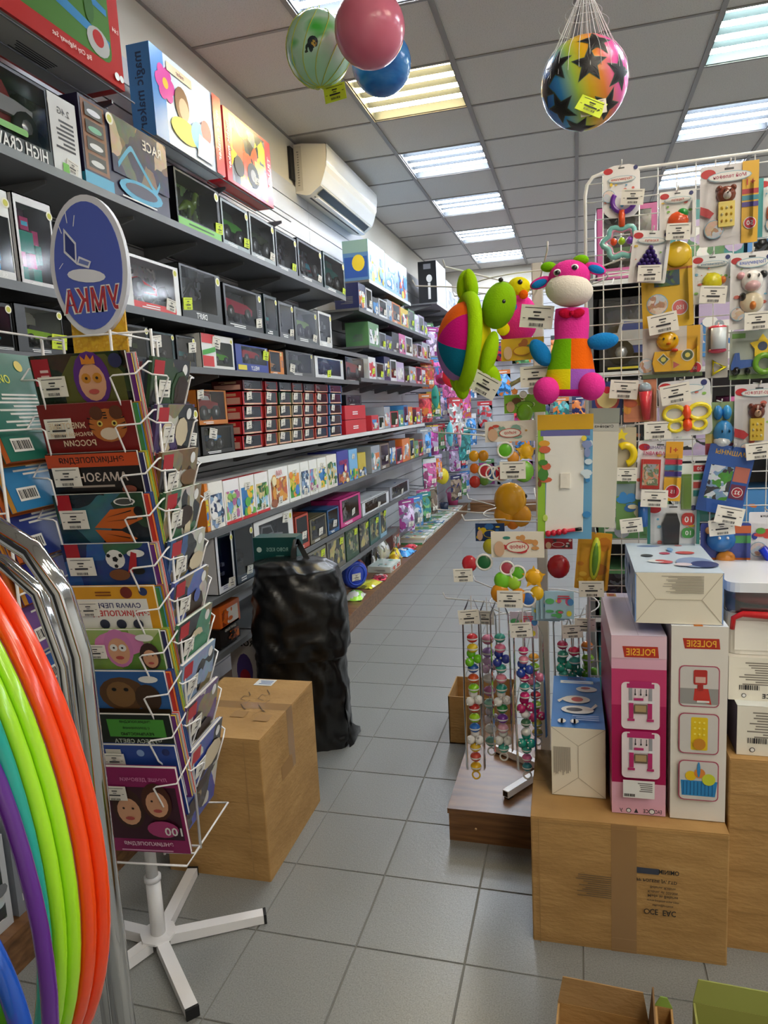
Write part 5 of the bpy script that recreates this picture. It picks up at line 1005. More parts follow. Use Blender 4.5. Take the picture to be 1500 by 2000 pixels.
card((1367, 320, 1480, 478), Y1-.02, 'large card with a brown bear toy phone and yellow side strip', '#dcd8da', both(strip(.72, 0, 1, 1, '#e2ae2a'), strip(.72, .6, 1, .66, '#b8303a'), strip(.72, .52, 1, .58, '#3a8a9a'), strip(.72, .44, 1, .5, '#4a3a8a'), ttl('Мой телефон', '#b84a6a', .84), num('50', .86, .24, .11), photo(.24, .2), lambda f, r: f.poly([(.0, .5), (.14, .46), (.24, .4), (.16, .34), (.0, .4)], mat('#c2323a', .4)), lambda f, r: f.text('+1', .86, .74, .08, mat('#c8342a', .4), .2)), bearphone('#7a3a26', '#e0d8d4'), None)
card((1480, 345, 1560, 460), Y1, 'white and teal card at the right edge of the grid', '#e6ecec', both(strip(0, 0, .12, 1, '#3a9a9a'), photo(.4, .2, .2)), lambda s: s.dome(.4, .4, .2, .2, .015, sub('#ee6a2a')), None)
def grapes(s):
    m = sub('#3a1f78')
    for r_ in range(5):
        for i in range(r_+1): s.dome(.5+(i-r_/2)*.13, .66-.08*r_, .075, .055, .016, m)
    s.block(.22, .22, .78, .28, .012, sub('#2f8a5a'))
card((1238, 450, 1312, 552), Y1-.03, 'white card with a dark purple grape teether, slightly tilted', '#f0eeec', ttl('Карапуз'), grapes, (.02, .7, 1.2), tilt=.12)
card((1250, 492, 1350, 640), Y1-.012, 'yellow card with a hanging disc behind the grape card', '#e0b21c', both(strip(.55, .75, 1, .78, '#b8642a'), photo(.3, .32, .2), num('150', .74, .25, .16, '#d86a6a'), lambda f, r: f.rect(.25, .55, .75, .75, art(['#2a4a5a', '#4a6a3a', '#23304a'], 40))), lambda s: s.dome(.72, .95, .28, .17, .01, sub('#e8c024')), (-.15, .82, 1.5), head=False, tilt=-.04)
card((1352, 497, 1430, 592), Y1-.005, 'white card with a lemon yellow water teether', '#eef0f0', ttl('Прорезыватель', '#3a7a9a'), lambda s: (s.dome(.5, .44, .26, .19, .016, sub('#ece11a')), s.dome(.76, .46, .09, .08, .012, sub('#e8843a'))), (0, .68, 1.3))
def cow(s): s.dome(.5, .62, .26, .15, .018, sub('#f2efec')); s.dome(.5, .56, .2, .08, .024, sub('#f0c4c8')); s.dome(.4, .68, .05, .04, .024, sub('#1a1a1c')); s.dome(.62, .68, .03, .03, .024, sub('#1a1a1c')); s.dome(.24, .7, .1, .05, .012, sub('#e8b0b8'), rot=.5); s.dome(.76, .7, .1, .05, .012, sub('#1f1f22'), rot=-.5); s.dome(.5, .34, .28, .14, .018, sub('#e6d8b8')); s.dome(.5, .3, .1, .07, .024, sub('#e88a3a')); s.dome(.28, .42, .08, .06, .02, sub('#1f1f22'))
card((1426, 492, 1510, 642), Y1-.02, 'white card with a smiling black and white cow rattle', '#f1eff0', both(ttl('Погремушка', '#4a6ac0', .86), photo(.18, .2, .16)), cow, (.1, .8, 1.3))
def duck(s):
    Yl = sub('#f0b812'); s.dome(.42, .72, .19, .19, .02, Yl); s.slab([(.2, .12), (.8, .12), (.9, .3), (.92, .6), (.82, .5), (.6, .52), (.2, .52), (.16, .3)], .014, Yl); s.dome(.42, .66, .05, .03, .03, sub('#d8641e')); s.dome(.34, .76, .025, .035, .026, sub('#1a1414')); s.dome(.52, .76, .025, .035, .026, sub('#1a1414'))
    for a, b, n in ((.34, .36, 4), (.74, .42, 16)):
        s.k = 40; s.disc(a, b, .12, sub('#e8dcc8'), n); s.disc(a, b, .1, sub('#4a5a3a'), n); s.disc(a, b, .05, sub('#e0d060'), 8)
    s.disc(.54, .24, .12, sub('#e8c040'), 3); s.disc(.54, .24, .08, sub('#c8605a'), 3); s.dome(.52, .52, .06, .04, .02, sub('#c8342a'))
card((1255, 638, 1372, 737), Y1-.015, 'card with a big yellow duck shape sorter toy', '#cfc9c2', both(strip(.74, .1, .96, 1, '#e0aa24'), num('50', .88, .16, .13), photo(.06, .25, .14), strip(0, 0, 1, .08, '#5a6a4a')), duck, None, head=False)
def drum(s): s.mb.cyl(s.P(.5, .55)+s.N*.02, s.P(.5, .95)+s.N*.02, .02, sub('#d8e0e4'), 14); s.dome(.5, .97, .42, .05, .022, sub('#e04a5a')); s.dome(.5, .53, .42, .06, .022, sub('#e04a6a')); s.ring(.5, .2, .36, .006, sub('#ece01e'), n=3); s.dome(.4, .72, .14, .08, .024, sub('#7aa8d0')); s.dome(.62, .7, .12, .07, .024, sub('#e08aa0'))
card((1378, 637, 1422, 738), Y1-.02, 'red and white drum rattle with a yellow triangle handle', '#a8a49e', None, drum, None, head=False, film_=False)
def tractor(s): s.slab([(.02, .3), (.1, .55), (.2, .55), (.22, .4), (.5, .4), (.5, .25), (.02, .2)], .012, sub('#2f5fb0')); s.dome(.14, .18, .1, .1, .016, sub('#1a1a1c')); s.dome(.4, .16, .07, .07, .016, sub('#1a1a1c')); s.k = 20; s.star(.72, .66, .3, sub('#ecc81e'), 5, .6); s.disc(.72, .66, .11, sub('#33405a')); s.ring(.75, .3, .2, .008, sub('#7ab82e'))
card((1425, 645, 1512, 740), Y1-.01, 'green and grey card with a blue tractor and a yellow star rattle', '#aab2a4', both(strip(.05, .85, .35, .95, '#6a9a4a'), strip(0, 0, 1, .1, '#6a8a4a')), tractor, None, head=False)
def butterfly(s):
    for q in (-1, 1): s.ring(.52+q*.24, .42, .2, .006, sub('#f0dc2a'), 1, .75, 14); s.ring(.52+q*.22, .2, .14, .005, sub('#f0dc2a'), 1, .8, 12)
    s.dome(.52, .42, .09, .14, .016, sub('#f0501e')); s.dome(.52, .2, .1, .12, .016, sub('#f0501e'))
card((1284, 742, 1386, 852), Y1-.035, 'rounded white card with an orange and yellow butterfly teether', '#dfe0e4', ttl('АБВ', '#c8342e', .84, .07), butterfly, (-.22, .06, 1.5), rnd=.12, tilt=-.06, film_=False)
def mic(s): s.dome(.65, .8, .2, .14, .024, sub('#a8bcc8')); s.mb.tube([s.P(.65, .72)+s.N*.015, s.P(.68, .05)+s.N*.015], [.019, .011], sub('#d83a44'), 10); s.dome(.66, .62, .12, .09, .026, sub('#e8a88a'))
card((1218, 742, 1282, 824), Y1-.008, 'orange card with a red toy microphone', '#d88a66', both(lambda f, r: f.blobs(r, [mat('#e8a040', .4), mat('#c8603a', .4)], 6, .1, .1, .5, .6, .3), strip(0, .9, .6, 1, '#e8e4e4')), mic, (.5, 1.0, 1.4), head=False)
def moon(s): s.ring(.5, .45, .42, .011, sub('#f2d414'), .9, 1.0, 18, 3.6, -1.4); s.k = 30; s.star(.35, .85, .3, sub('#f0d81e'))
card((1198, 835, 1243, 930), Y1-.012, 'yellow crescent moon rattle beside the clear drawing board', '#c9bfa4', None, moon, (.05, .8, 1.1), head=False, film_=False)
def whale(s): s.dome(.6, .4, .36, .26, .022, sub('#3a8ed0')); s.dome(.55, .26, .3, .12, .024, sub('#e8eef2')); s.dome(.4, .8, .16, .14, .016, sub('#2f7fc4')); s.dome(.7, .8, .16, .14, .016, sub('#3fa0e0')); s.dome(.5, .45, .04, .04, .03, sub('#12202c')); s.dome(.74, .45, .04, .04, .03, sub('#12202c'))
card((1378, 785, 1436, 888), Y1-.02, 'blue whale rattle on a colourful card', '#8aa070', both(strip(0, 0, 1, .22, '#a84a5a'), strip(0, .22, 1, .4, '#d8c46a')), whale, None, head=False)
card((1434, 750, 1530, 890), Y1-.03, 'card with a brown monkey toy phone above the blue car booklet', '#d8d4d6', both(ttl('ЧУДО-ТЕЛЕФОН', '#b8304a', .88, .05), lambda f, r: f.poly([(0, .4), (.2, .36), (.3, .3), (.2, .24), (0, .28)], mat('#c2323a', .4)), photo(.25, .1, .13)), bearphone('#6a2e1c', '#d8b090', '#e2c23a'), (-.05, .8, 1.3))
card((1247, 862, 1334, 977), Y1-.03, 'white card with a red picture phone and purple side labels', '#eceaee', both(lambda f, r: f.text('ПЛАНШЕТ', .36, .9, .05, mat('#6a4a8a', .4), .5), lambda f, r: f.text('АЛФАВИТ', .36, .8, .07, mat('#c82a6a', .4), .5), strip(.62, .72, 1, 1, '#e8a82a'), lambda f, r: f.text('+1', .8, .86, .1, mat('#c8442a', .4), .2), strip(.62, .62, 1, .7, '#c8304a'), strip(.62, .52, 1, .6, '#3a8aa0'), strip(.62, .42, 1, .5, '#4a3a8a'), strip(.62, 0, 1, .4, '#e8b02a'), num('15', .82, .16, .17)),
     lambda s: (s.block(.08, .2, .52, .7, .012, sub('#c8302c')), s.block(.12, .26, .48, .62, .0135, art(['#a8b0b8', '#d8c8b0', '#7a8a6a', '#e0a080'], 60))), (-.1, .8, 1.4), tilt=.05)
card((1325, 905, 1383, 1005), Y1-.012, 'teal-edged phone card with numbered green and red labels', '#e8ece6', both(strip(0, 0, 1, .08, '#2f8a78'), *[strip(.5, .84-.16*i, .92, .96-.16*i, c) for i, c in enumerate(('#c83038', '#3a9a4a', '#c8504a', '#2f8a8a'))], lambda f, r: f.text('30', .7, .9, .07, WHITE, .3)), lambda s: s.block(.08, .12, .42, .8, .012, sub('#6a8a3a')), None, head=False)
card((1386, 872, 1478, 1005), Y1-.04, 'tilted blue card with a racing car picture', '#2f58a4', both(lambda f, r: f.text('МАШИНЫ', .5, .9, .07, mat('#d8a83a', .4), .7), lambda f, r: f.rect(.12, .2, .62, .7, art(['#7a9ab8', '#4a8a3a', '#3a3a40', '#c8d0d8'], 36)), strip(.64, .5, .96, .72, '#b86a5a'), strip(.64, .25, .96, .46, '#6a2a4a'), num('32', .8, .35, .12, '#a82a3a')), None, (.2, .85, 1.4), head=False, tilt=.2)
card((1203, 940, 1252, 1035), Y1-.02, 'small green and blue character card with a tag below', '#6f9a5a', both(strip(0, .7, 1, .95, '#8aa0a4'), lambda f, r: f.blobs(r, [mat('#2f6ab0', .4), mat('#3a8ad0', .4), mat('#e8e0c0', .4)], 9, .1, .2, .9, .7, .3)), lambda s: s.mb.cyl(s.P(1.05, .1)+s.N*.02, s.P(1.05, .6)+s.N*.02, .014, sub('#1f5fa8'), 10), (.05, .72, 1.2), head=False, film_=False)
card((1264, 985, 1366, 1075), Y1-.02, 'white card with a black toy car key above the helicopter box', '#e4e6e8', both(strip(0, 0, .06, 1, '#2f7a74'), strip(.94, 0, 1, 1, '#2f7a74'), lambda f, r: (f.rrect(.66, .55, .9, .82, mat('#c8403a', .4), .08), f.text('10', .78, .68, .13, WHITE, .16)), lambda f, r: (f.rrect(.66, .28, .9, .5, mat('#4a9a4a', .4), .08), f.text('10', .78, .39, .1, WHITE, .16))), lambda s: s.slab([(.3, .15), (.6, .1), (.62, .6), (.56, .82), (.36, .82), (.28, .6)], .014, sub('#232326')), None)
def bluebear(s): s.dome(.4, .68, .3, .26, .024, sub('#2f78c0')); s.dome(.18, .86, .1, .08, .014, sub('#e0a060')); s.dome(.5, .3, .2, .16, .022, sub('#e8922e')); s.dome(.34, .74, .04, .04, .032, sub('#f4f4f0')); s.dome(.5, .74, .04, .04, .032, sub('#f4f4f0'))
card((1368, 1022, 1466, 1118), Y1-.015, 'blue card with a round blue bear toy and orange foot', '#3a4a9a', both(strip(.0, 0, 1, .3, '#d8722a'), strip(.5, .6, 1, .75, '#4a9a5a'), strip(.5, .8, 1, .95, '#c8643a')), bluebear, (-.15, -.12, 1.3), head=False)
card((1462, 1000, 1540, 1112), Y1-.01, 'white card with a royal blue toy trumpet at the right edge', '#e8e6ea', both(lambda f, r: f.text('Игрушки', .5, .93, .06, INK, .7), photo(.25, .35, .2), lambda f, r: f.blobs(r, [mat('#2a3aa0', .4), mat('#c8443a', .4), mat('#5a9a3a', .4)], 6, .1, .55, .9, .85, .2)), lambda s: s.mb.tube([s.P(.3, .4)+s.N*.02, s.P(.55, .2)+s.N*.02, s.P(.6, -.15)+s.N*.02], [.012, .016, .032], sub('#1f3ad0'), 12), None, head=False)
card((1131, 1040, 1197, 1152), GY-.06, 'orange-yellow card with a green toy thermometer', '#d89a1e', lambda f, r: f.blobs(r, [mat('#c87a1a', .4), mat('#e8b83a', .4)], 8, .1, .1, .9, .9, .2), lambda s: (s.dome(.55, .55, .17, .38, .012, sub('#d8e23a')), s.dome(.55, .55, .12, .33, .015, sub('#6a9a2e'))), (-.02, .8, 1.4), head=False, tilt=.09)
card((1156, 745, 1216, 812), GY-.03, 'dark blue pie-shaped toy card under the pink giraffe foot', '#2a3a7a', lambda f, r: (f.ell(.5, .45, .4, .35, mat('#a83a3a', .4)), f.ell(.5, .5, .34, .28, mat('#d8c88a', .4)), f.disc(.5, .75, .12, mat('#c8202c', .4))), None, (.55, .0, 1.5), head=False)
# ================================================================ carousel with plush toys, drawing boards and bead strings
SX, SY = -.12, 2.42
sp = empty('toy_carousel', (SX, SY, .118)); tag(sp, 'white revolving wire stand hung with plush toys and bead strings', 'display stand')
mb = MB(); mb.rbox(-.0175, -.0175, .02, .0175, .0175, 1.78, mat('#d9d6cc', .4), .004, 2); mb.build('post', sp)
for i in range(4):
    a = math.radians(-123+90*i); L = .235; d = Vector((math.cos(a), math.sin(a), 0)); mb = MB(); mb.M = Matrix.Rotation(a, 4, 'Z'); mb.box(.01, -.012, .008, L, .012, .032, WP); leg = mb.build('base_leg', sp)
    mb = MB(); mb.M = Matrix.Rotation(a, 4, 'Z'); mb.box(L-.03, -.01, 0, L-.005, .01, .008, RUBBER); mb.box(L-.001, -.009, .011, L+.0008, .009, .029, BLACK); mb.build('rubber_foot', leg)
TIERS = {1.74: .4, 1.25: .36, .98: .36, .66: .34}
for z, L in TIERS.items():
    for i in range(8):
        a = 2*PI*i/8-PI/2+.12
        if z < .7 and math.cos(a) > .1: continue
        mb = MB(); mb.M = Matrix.Rotation(a, 4, 'Z'); mb.tube([(.015, 0, z-.04), (L*.5, 0, z-.02), (L, 0, z), (L+.01, 0, z+.02)], .0025, GW, 6); mb.build('hook_arm', sp)
    mb = MB(); mb.tube([(L*.55*math.cos(2*PI*i/32), L*.55*math.sin(2*PI*i/32), z-.02) for i in range(32)], .0022, GW, 5, True); mb.build('arm_ring', sp)
def plush_mat(c, key): return noisy('plush_'+key, [(.3, c), (.7, c)], 40, rough=.95, bump=.25, detail=3, bscale=220, spec=.15)
LI, YE, MA, LI2 = plush_mat('#a4d40e', 'lime'), plush_mat('#f2e41a', 'yellow'), plush_mat('#e21a8a', 'magenta'), plush_mat('#8cc010', 'leaf')
OR, TE, LV, BLU, PK, WHP, RD, GRN, PU = plush_mat('#f76a0e', 'orange'), plush_mat('#0f7a9a', 'teal'), plush_mat('#b48ad0', 'lilac'), plush_mat('#1f84cc', 'blue'), plush_mat('#ee3a9c', 'pink'), plush_mat('#efe6d8', 'cream'), plush_mat('#c8103a', 'red'), plush_mat('#7cc00e', 'green'), plush_mat('#a860c8', 'purple')
EYE = mat('#0a0a0c', .08, 0, .6, .6)
PXM = 2.0/FPX*1.02            # metres per pixel at the plush toys
def plush(name, label, cpx, cpy, y): 
    p = bp(cpx, cpy, 'y', y); e = empty(name, p); e.rotation_euler = (0, .05, 0); tag(e, label, 'plush toy'); return e
def rel3(px, py, c): return ((px-c[0])*PXM, (c[1]-py)*PXM)
def part(e, name, fn): mb = MB(); fn(mb); return mb.build(name, e)
c = (925, 650); T = plush('plush_turtle', 'lime green plush turtle with a patchwork shell hanging from the stand', *c, 2.02)
def tb(px, py, rx, rz, ry, m, rot=0, y=0): 
    x, z = rel3(px, py, c); return lambda mb: mb.ball((x, y, z), (rx*PXM, ry*PXM, rz*PXM), m, 18, 12, Matrix.Rotation(-rot, 3, 'Y'))
ax = Matrix.Rotation(math.radians(112), 3, 'Z') @ Matrix.Rotation(math.radians(4), 3, 'X')
x0, z0 = rel3(908, 668, c)
def rim(mb): mb.tube([Vector((x0, 0, z0))+ax @ Vector((78*PXM*math.cos(2*PI*i/40), 0, 82*PXM*math.sin(2*PI*i/40))) for i in range(40)], 13*PXM, LI, 12, True)
part(T, 'shell_rim', rim)
for m, p0, p1 in ((OR, 62, 142), (MA, 142, 195), (TE, 195, 242), (LV, 242, 422)):
    def patch(mb, m=m, p0=math.radians(p0), p1=math.radians(p1)):
        n = 8; vs_ = []
        for i in range(n+1):
            for j in range(n+1):
                th = PI/2*(i/n); ph = p0+(p1-p0)*j/n; r = 74*PXM; v = Vector((r*math.sin(th)*math.cos(ph), 0, r*1.03*math.sin(th)*math.sin(ph))); v.y = -(52*PXM)*math.cos(th)
                v = Vector((v.x, -v.y, v.z)); vs_.append(Vector((x0, 0, z0))+ax @ v)
        mb.add(vs_, [(i*(n+1)+j, i*(n+1)+j+1, (i+1)*(n+1)+j+1, (i+1)*(n+1)+j) for i in range(n) for j in range(n)], m, True)
    part(T, 'shell_patch', patch)
part(T, 'belly', tb(934, 668, 24, 62, 40, YE, .05, .03))
part(T, 'head', tb(972, 603, 31, 43, 34, LI2, -.25, -.01))
for px, py in ((983, 600), (976, 560)): part(T, 'eye', tb(px, py, 4.5, 4.5, 4.5, EYE, 0, -.052 if py > 580 else -.035))
part(T, 'flipper', tb(903, 560, 13, 27, 16, LI, -.15, .02)); part(T, 'flipper', tb(920, 562, 12, 28, 16, LI, .25, -.01))
part(T, 'flipper', tb(957, 690, 15, 42, 18, LI, -.22, -.02)); part(T, 'flipper', tb(962, 728, 14, 24, 16, LI, .5, -.01)); part(T, 'tail_flipper', tb(905, 748, 15, 26, 17, LI, .12, -.01))
price(T, .05, -.03, -.12, False, 1.6, .5)
c = (1112, 650); G = plush('plush_giraffe', 'pink plush giraffe with white muzzle and colour-block belly', *c, 2.02)
part(G, 'head', tb(1108, 553, 37, 30, 34, PK)); part(G, 'muzzle', tb(1109, 577, 42, 29, 36, WHP, -.15, -.016))
for s, px, py in ((-1, 1058, 560), (1, 1152, 540)):
    er = part(G, 'ear', tb(px, py, 20, 10, 8, PK, -.35*s)); x, z = rel3(px+2*s, py+2, c)
    part(er, 'inner_ear', lambda mb: mb.ball((x, -.008, z), (15*PXM, .007, 7*PXM), BLU, 14, 8, Matrix.Rotation(.35*s, 3, 'Y')))
for px, py in ((1071, 533), (1127, 524)): part(G, 'horn', tb(px, py, 14, 9, 10, GRN))
for px, py in ((1088, 548), (1117, 541)):
    ey = part(G, 'eye', tb(px, py, 7, 6, 5, mat('#f2f2f0', .2), 0, -.041)); part(ey, 'pupil', tb(px, py+1, 5, 4.5, 4, EYE, 0, -.046))
def body(mb):
    n = 28; rows = [(608, 29), (632, 31), (656, 30), (662, 30), (690, 37), (716, 42), (735, 46), (752, 46), (764, 40)]; vs_ = []
    for py, r in rows:
        x, z = rel3(1115+(py-608)*.02, py, c)
        for j in range(n): t = 2*PI*j/n-PI/2; vs_.append((x+r*PXM*math.cos(t), r*.8*PXM*math.sin(t), z))
    k = len(mb.v); mb.v += [Vector(v) for v in vs_]
    for i in range(len(rows)-1):
        for j in range(n):
            right = j < n/2; m = PK if i < 3 else MA if i >= 6 and False else (OR if right else GRN) if i < 5 else (PU if right else YE) if i < 7 else MA
            mb.f.append((k+i*n+j, k+i*n+(j+1) % n, k+(i+1)*n+(j+1) % n, k+(i+1)*n+j)); mb.mi.append(mb.slot(m)); mb.sm.append(True)
    mb.f.append(tuple(k+(len(rows)-1)*n+j for j in range(n))); mb.mi.append(mb.slot(MA)); mb.sm.append(True)
part(G, 'body', body)
part(G, 'arm', tb(1062, 685, 16, 28, 15, BLU, .6, -.01)); part(G, 'arm', tb(1170, 667, 28, 15, 15, BLU, .12, -.01))
part(G, 'foot', tb(1076, 754, 24, 25, 26, PK, 0, -.04)); part(G, 'foot', tb(1154, 747, 24, 25, 26, PK, 0, -.04))
def bow(mb):
    for s in (-1, 1): x, z = rel3(1115+s*11, 619, c); mb.ball((x, -.041, z), (12*PXM, .006, 8*PXM), RD, 10, 6, Matrix.Rotation(-.25*s, 3, 'Y'))
    x, z = rel3(1115, 619, c); mb.ball((x, -.047, z), (.006, .005, .007), RD, 8, 6)
part(G, 'bow_tie', bow)
price(G, -.085, -.01, .075, False, 1.7, .1)
c = (1000, 610); D = plush('plush_dinosaur', 'pink plush dinosaur with yellow head and coloured spots behind the turtle', *c, 2.2)
part(D, 'body', tb(1010, 625, 42, 50, 30, PK)); part(D, 'head', tb(1012, 562, 23, 20, 20, YE)); part(D, 'eye', tb(1016, 555, 5, 5, 4, EYE, 0, -.028))
for px, py, r, m in ((1024, 580, 9, OR), (1003, 603, 9, BLU), (986, 645, 13, YE), (1030, 612, 10, GRN)): part(D, 'spot', tb(px, py, r, r, 6, m, 0, -.04))
# bags and boards on the carousel
def bagged(rect, y, label, header, things, ptag=None, hdr=.25, group='bagged toys on the carousel', tilt=0, name='bagged_toy'):
    x0, y0, x1, y1 = rect; A = bp((x0+x1)/2, y0, 'y', y); B = bp((x0+x1)/2, y1, 'y', y); w = bp(x1, y0, 'y', y).x-bp(x0, y0, 'y', y).x; h = A.z-B.z
    e = empty(name, A); e.rotation_euler = (0, tilt, 0); tag(e, label, 'bagged toy', group); rng = random.Random(label)
    if header:
        mb = MB(); mb.box(-w/2, -.001, -h*hdr, w/2, .001, 0, mat(header[0], .3)); f = Fr(mb, (-w/2, -.001, -h*hdr), (1, 0, 0), (0, 0, 1), w, h*hdr)
        f.blobs(rng, [mat(q, .4) for q in header[1]], 10, .08, .2, .92, .85, .2); f.ell(.5, .42, .22, .22, mat(header[1][0], .4)); f.ell(.5, .42, .2, .19, mat(header[0], .4)); f.text(header[2], .5, .42, .18, mat(header[1][0], .4), .36) if len(header) > 2 else None; f.ell(.16, .35, .1, .3, mat('#d8b090', .4)); mb.build('header_card', e)
    mb = MB(); n = 7; vs_ = [(-w/2+w*i/(n-1), (-.022+.006*math.sin(i*2.3+j*1.7))*math.sin(PI*i/(n-1))*(.4+.6*math.sin(PI*j/(n-1))), -h*hdr*.9-(h-h*hdr*.9)*j/(n-1)) for j in range(n) for i in range(n)]
    mb.add(vs_, [(j*n+i, j*n+i+1, (j+1)*n+i+1, (j+1)*n+i) for j in range(n-1) for i in range(n-1)], BAGF, True)
    mb.add([(x, .003, z) for x, _, z in vs_], [(j*n+i, j*n+i+1, (j+1)*n+i+1, (j+1)*n+i) for j in range(n-1) for i in range(n-1)], BAGF, True); mb.build('clear_bag', e)
    for (a, b, r, colr, kind) in things:
        mb = MB(); p = Vector(((a-.5)*w, -.008, -h*(1-b))); m = sub(colr); q = r*w
        if kind == 'disc': mb.ball(p, (q, q*.35, q), m, 14, 8); mb.tube([p+Vector((q*math.cos(2*PI*i/18), -.004, q*math.sin(2*PI*i/18))) for i in range(18)], q*.16, sub('#f0ece4'), 6, True); nm = 'rattle'
        elif kind == 'star': Fr(mb, p-Vector((q, .006, q)), (1, 0, 0), (0, 0, 1), 2*q, 2*q).star(.5, .5, .5, m); mb.ball(p, (q*.7, q*.3, q*.7), m, 10, 6); nm = 'toy'
        elif kind == 'stick': mb.tube([p+Vector((-q, 0, -q*.5)), p+Vector((q, 0, q*.5))], .006, m, 8); nm = 'handle'
        else: mb.ball(p, (q, q*.45, q*1.1), m, 12, 8); nm = 'toy'
        mb.build(nm, e)
    if ptag: price(e, (ptag[0]-.5)*w, -.03, -h*(1-ptag[1]), False, ptag[2], rng.uniform(-.1, .1), .0)
    return e
bagged((978, 660, 1062, 790), 2.06, 'bag with a yellow header holding a small string of charms', ('#e0b01e', ['#b8682a', '#c84a3a', '#4a7a3a']), [(.3, .2, .1, '#e88a3a', 'star'), (.5, .15, .08, '#e8e4e0', 'disc'), (.7, .2, .08, '#d8d0c8', 'disc'), (.5, .4, .3, '#c8b890', 'stick')], (.8, .56, 1.6), .33)
bagged((984, 770, 1065, 815), 2.1, 'lime green striped pencil case pack behind the plush giraffe', ('#8ac62a', ['#4a7a1a', '#7a4a2a', '#d8e8a0']), [(.5, .2, .2, '#7ab82a', 'blob')], None, .8)
bagged((946, 822, 1046, 955), 2.04, 'bag of bright rattles with a cream header, upper one of two', ('#ece4d8', ['#c84a3a', '#8ab0a0', '#d8a85a'], 'Набор'), [(.4, .58, .15, '#6ac22e', 'disc'), (.8, .55, .22, '#f2b81a', 'star'), (.55, .46, .12, '#e89a2e', 'blob'), (.0, .28, .13, '#b8323a', 'disc'), (.14, .24, .13, '#3a5a8a', 'disc'), (.3, .24, .15, '#d8283a', 'disc'), (.75, .26, .2, '#7ac23a', 'blob'), (.5, .3, .1, '#e8742a', 'blob')], (.55, .42, 1.4), .3)
bagged((912, 870, 958, 950), 2.12, 'clear bag of orange and yellow plastic carrots beside the rattles', None, [(.3, .75, .22, '#f2b01a', 'blob'), (.7, .75, .22, '#eea21a', 'blob'), (.3, .45, .2, '#f07a1a', 'blob'), (.6, .4, .2, '#eec01e', 'blob'), (.3, .12, .24, '#c8342a', 'blob'), (.7, .15, .2, '#6a9a3a', 'blob')], None, .12)
bagged((958, 1038, 1062, 1195), 2.0, 'bag of bright rattles with a cream header, lower one of two', ('#efe6d4', ['#c8343a', '#3a8a7a', '#d89a5a'], 'Набор'), [(.3, .56, .13, '#b8485a', 'disc'), (.5, .5, .14, '#6ac22e', 'disc'), (.8, .45, .24, '#f2b41a', 'star'), (.2, .4, .16, '#7acc2a', 'blob'), (.42, .38, .14, '#a8dc3a', 'blob'), (.15, .24, .18, '#e89a1e', 'blob'), (.5, .2, .16, '#e8921e', 'blob'), (.68, .18, .14, '#2f6ac0', 'disc'), (.85, .25, .13, '#e8b81e', 'blob')], (.35, .3, 1.4), .32)
bagged((902, 1062, 960, 1130), 2.02, 'clear bag with a red and a green maraca at the aisle side', None, [(.25, .45, .26, '#c82a36', 'blob'), (.75, .5, .26, '#1f6a3a', 'disc')], (.05, .35, 1.1), .1)
bagged((960, 945, 1040, 1030), 2.3, 'yellow plush pack hanging behind the rattle bags', None, [(.45, .64, .4, '#f2b01a', 'blob'), (.3, .3, .26, '#eea41a', 'blob'), (.7, .28, .26, '#eea41a', 'blob'), (.82, .72, .05, '#1a1414', 'blob'), (.5, .12, .16, '#e8821a', 'blob')], None, .1)
bagged((928, 1022, 985, 1085), 2.2, 'navy blue pack with yellow band behind the lower rattles', ('#14386a', ['#e8c81e', '#2a6ab0']), [(.5, .3, .25, '#c8c02a', 'blob')], None, .55)
bagged((1062, 1050, 1118, 1160), 2.22, 'dark red round toy pack behind the lower rattles', ('#a81a2a', ['#e8e0e0', '#3a3a3c']), [(.5, .5, .4, '#a8121e', 'blob')], None, .2)
def board(rect, y, label, hd, body_, printed=None, tilt=0):
    x0, y0, x1, y1 = rect; A = bp((x0+x1)/2, y0, 'y', y); B = bp((x0+x1)/2, y1, 'y', y); w = bp(x1, y0, 'y', y).x-bp(x0, y0, 'y', y).x; h = A.z-B.z
    e = empty('drawing_board', A); e.rotation_euler = (0, tilt, 0); tag(e, label, 'drawing board')
    mb = MB(); mb.box(-w/2, 0, -h, w/2, .004, 0, mat(body_, .4)); f = Fr(mb, (-w/2, 0, -h), (1, 0, 0), (0, 0, 1), w, h)
    if printed: printed(f)
    mb.build('board', e); mb = MB(); mb.box(-w/2-.001, -.002, -h*.11, w/2+.001, .005, .004, mat(hd, .35)); mb.build('header_card', e); return e, w, h
def bprint(f):
    f.rect(0, 0, 1, .89, mat('#6aa8d0', .4)); f.rect(0, 0, .14, .89, mat('#9ac83a', .4)); f.rect(.05, .84, .95, .885, mat('#6a6aa8', .4)); f.poly([(.14, .06), (.84, .06), (.85, .84), (.1, .84), (.16, .5)], mat('#f0eee6', .3)); r = random.Random(3)
    f.blobs(r, [mat(q, .4) for q in ('#7a4a2a', '#e8a83a', '#4a8a3a', '#c8e06a', '#d86a4a')], 12, .02, .1, .16, .84, .12); f.blobs(r, [mat(q, .4) for q in ('#3a8ac8', '#d8e8f0', '#8a9ac8')], 9, .86, .1, .97, .8, .1); f.disc(.84, .82, .05, mat('#f0d84a', .4))
e, w, h = board((1050, 812, 1158, 1052), 2.0, 'white drawing board with picture border and yellow header', '#d8a81e', '#f0eee6', bprint, .02)
mb = MB(); mb.box(-.012, -.008, -h*.58, .014, -.001, -h*.46, mat('#efe9dc', .7)); mb.build('wiping_sponge', e)
mb = MB(); mb.tube([(-w*.35, -.007, -h*.96), (w*.2, -.007, -h*.92)], .005, mat('#c81f3a', .3), 8)
for i in range(4): x = -w*.3+i*w*.1; mb.ball((x, -.008, -h*(.957-.007*i)), .009, mat('#c81f3a', .3), 8, 6)
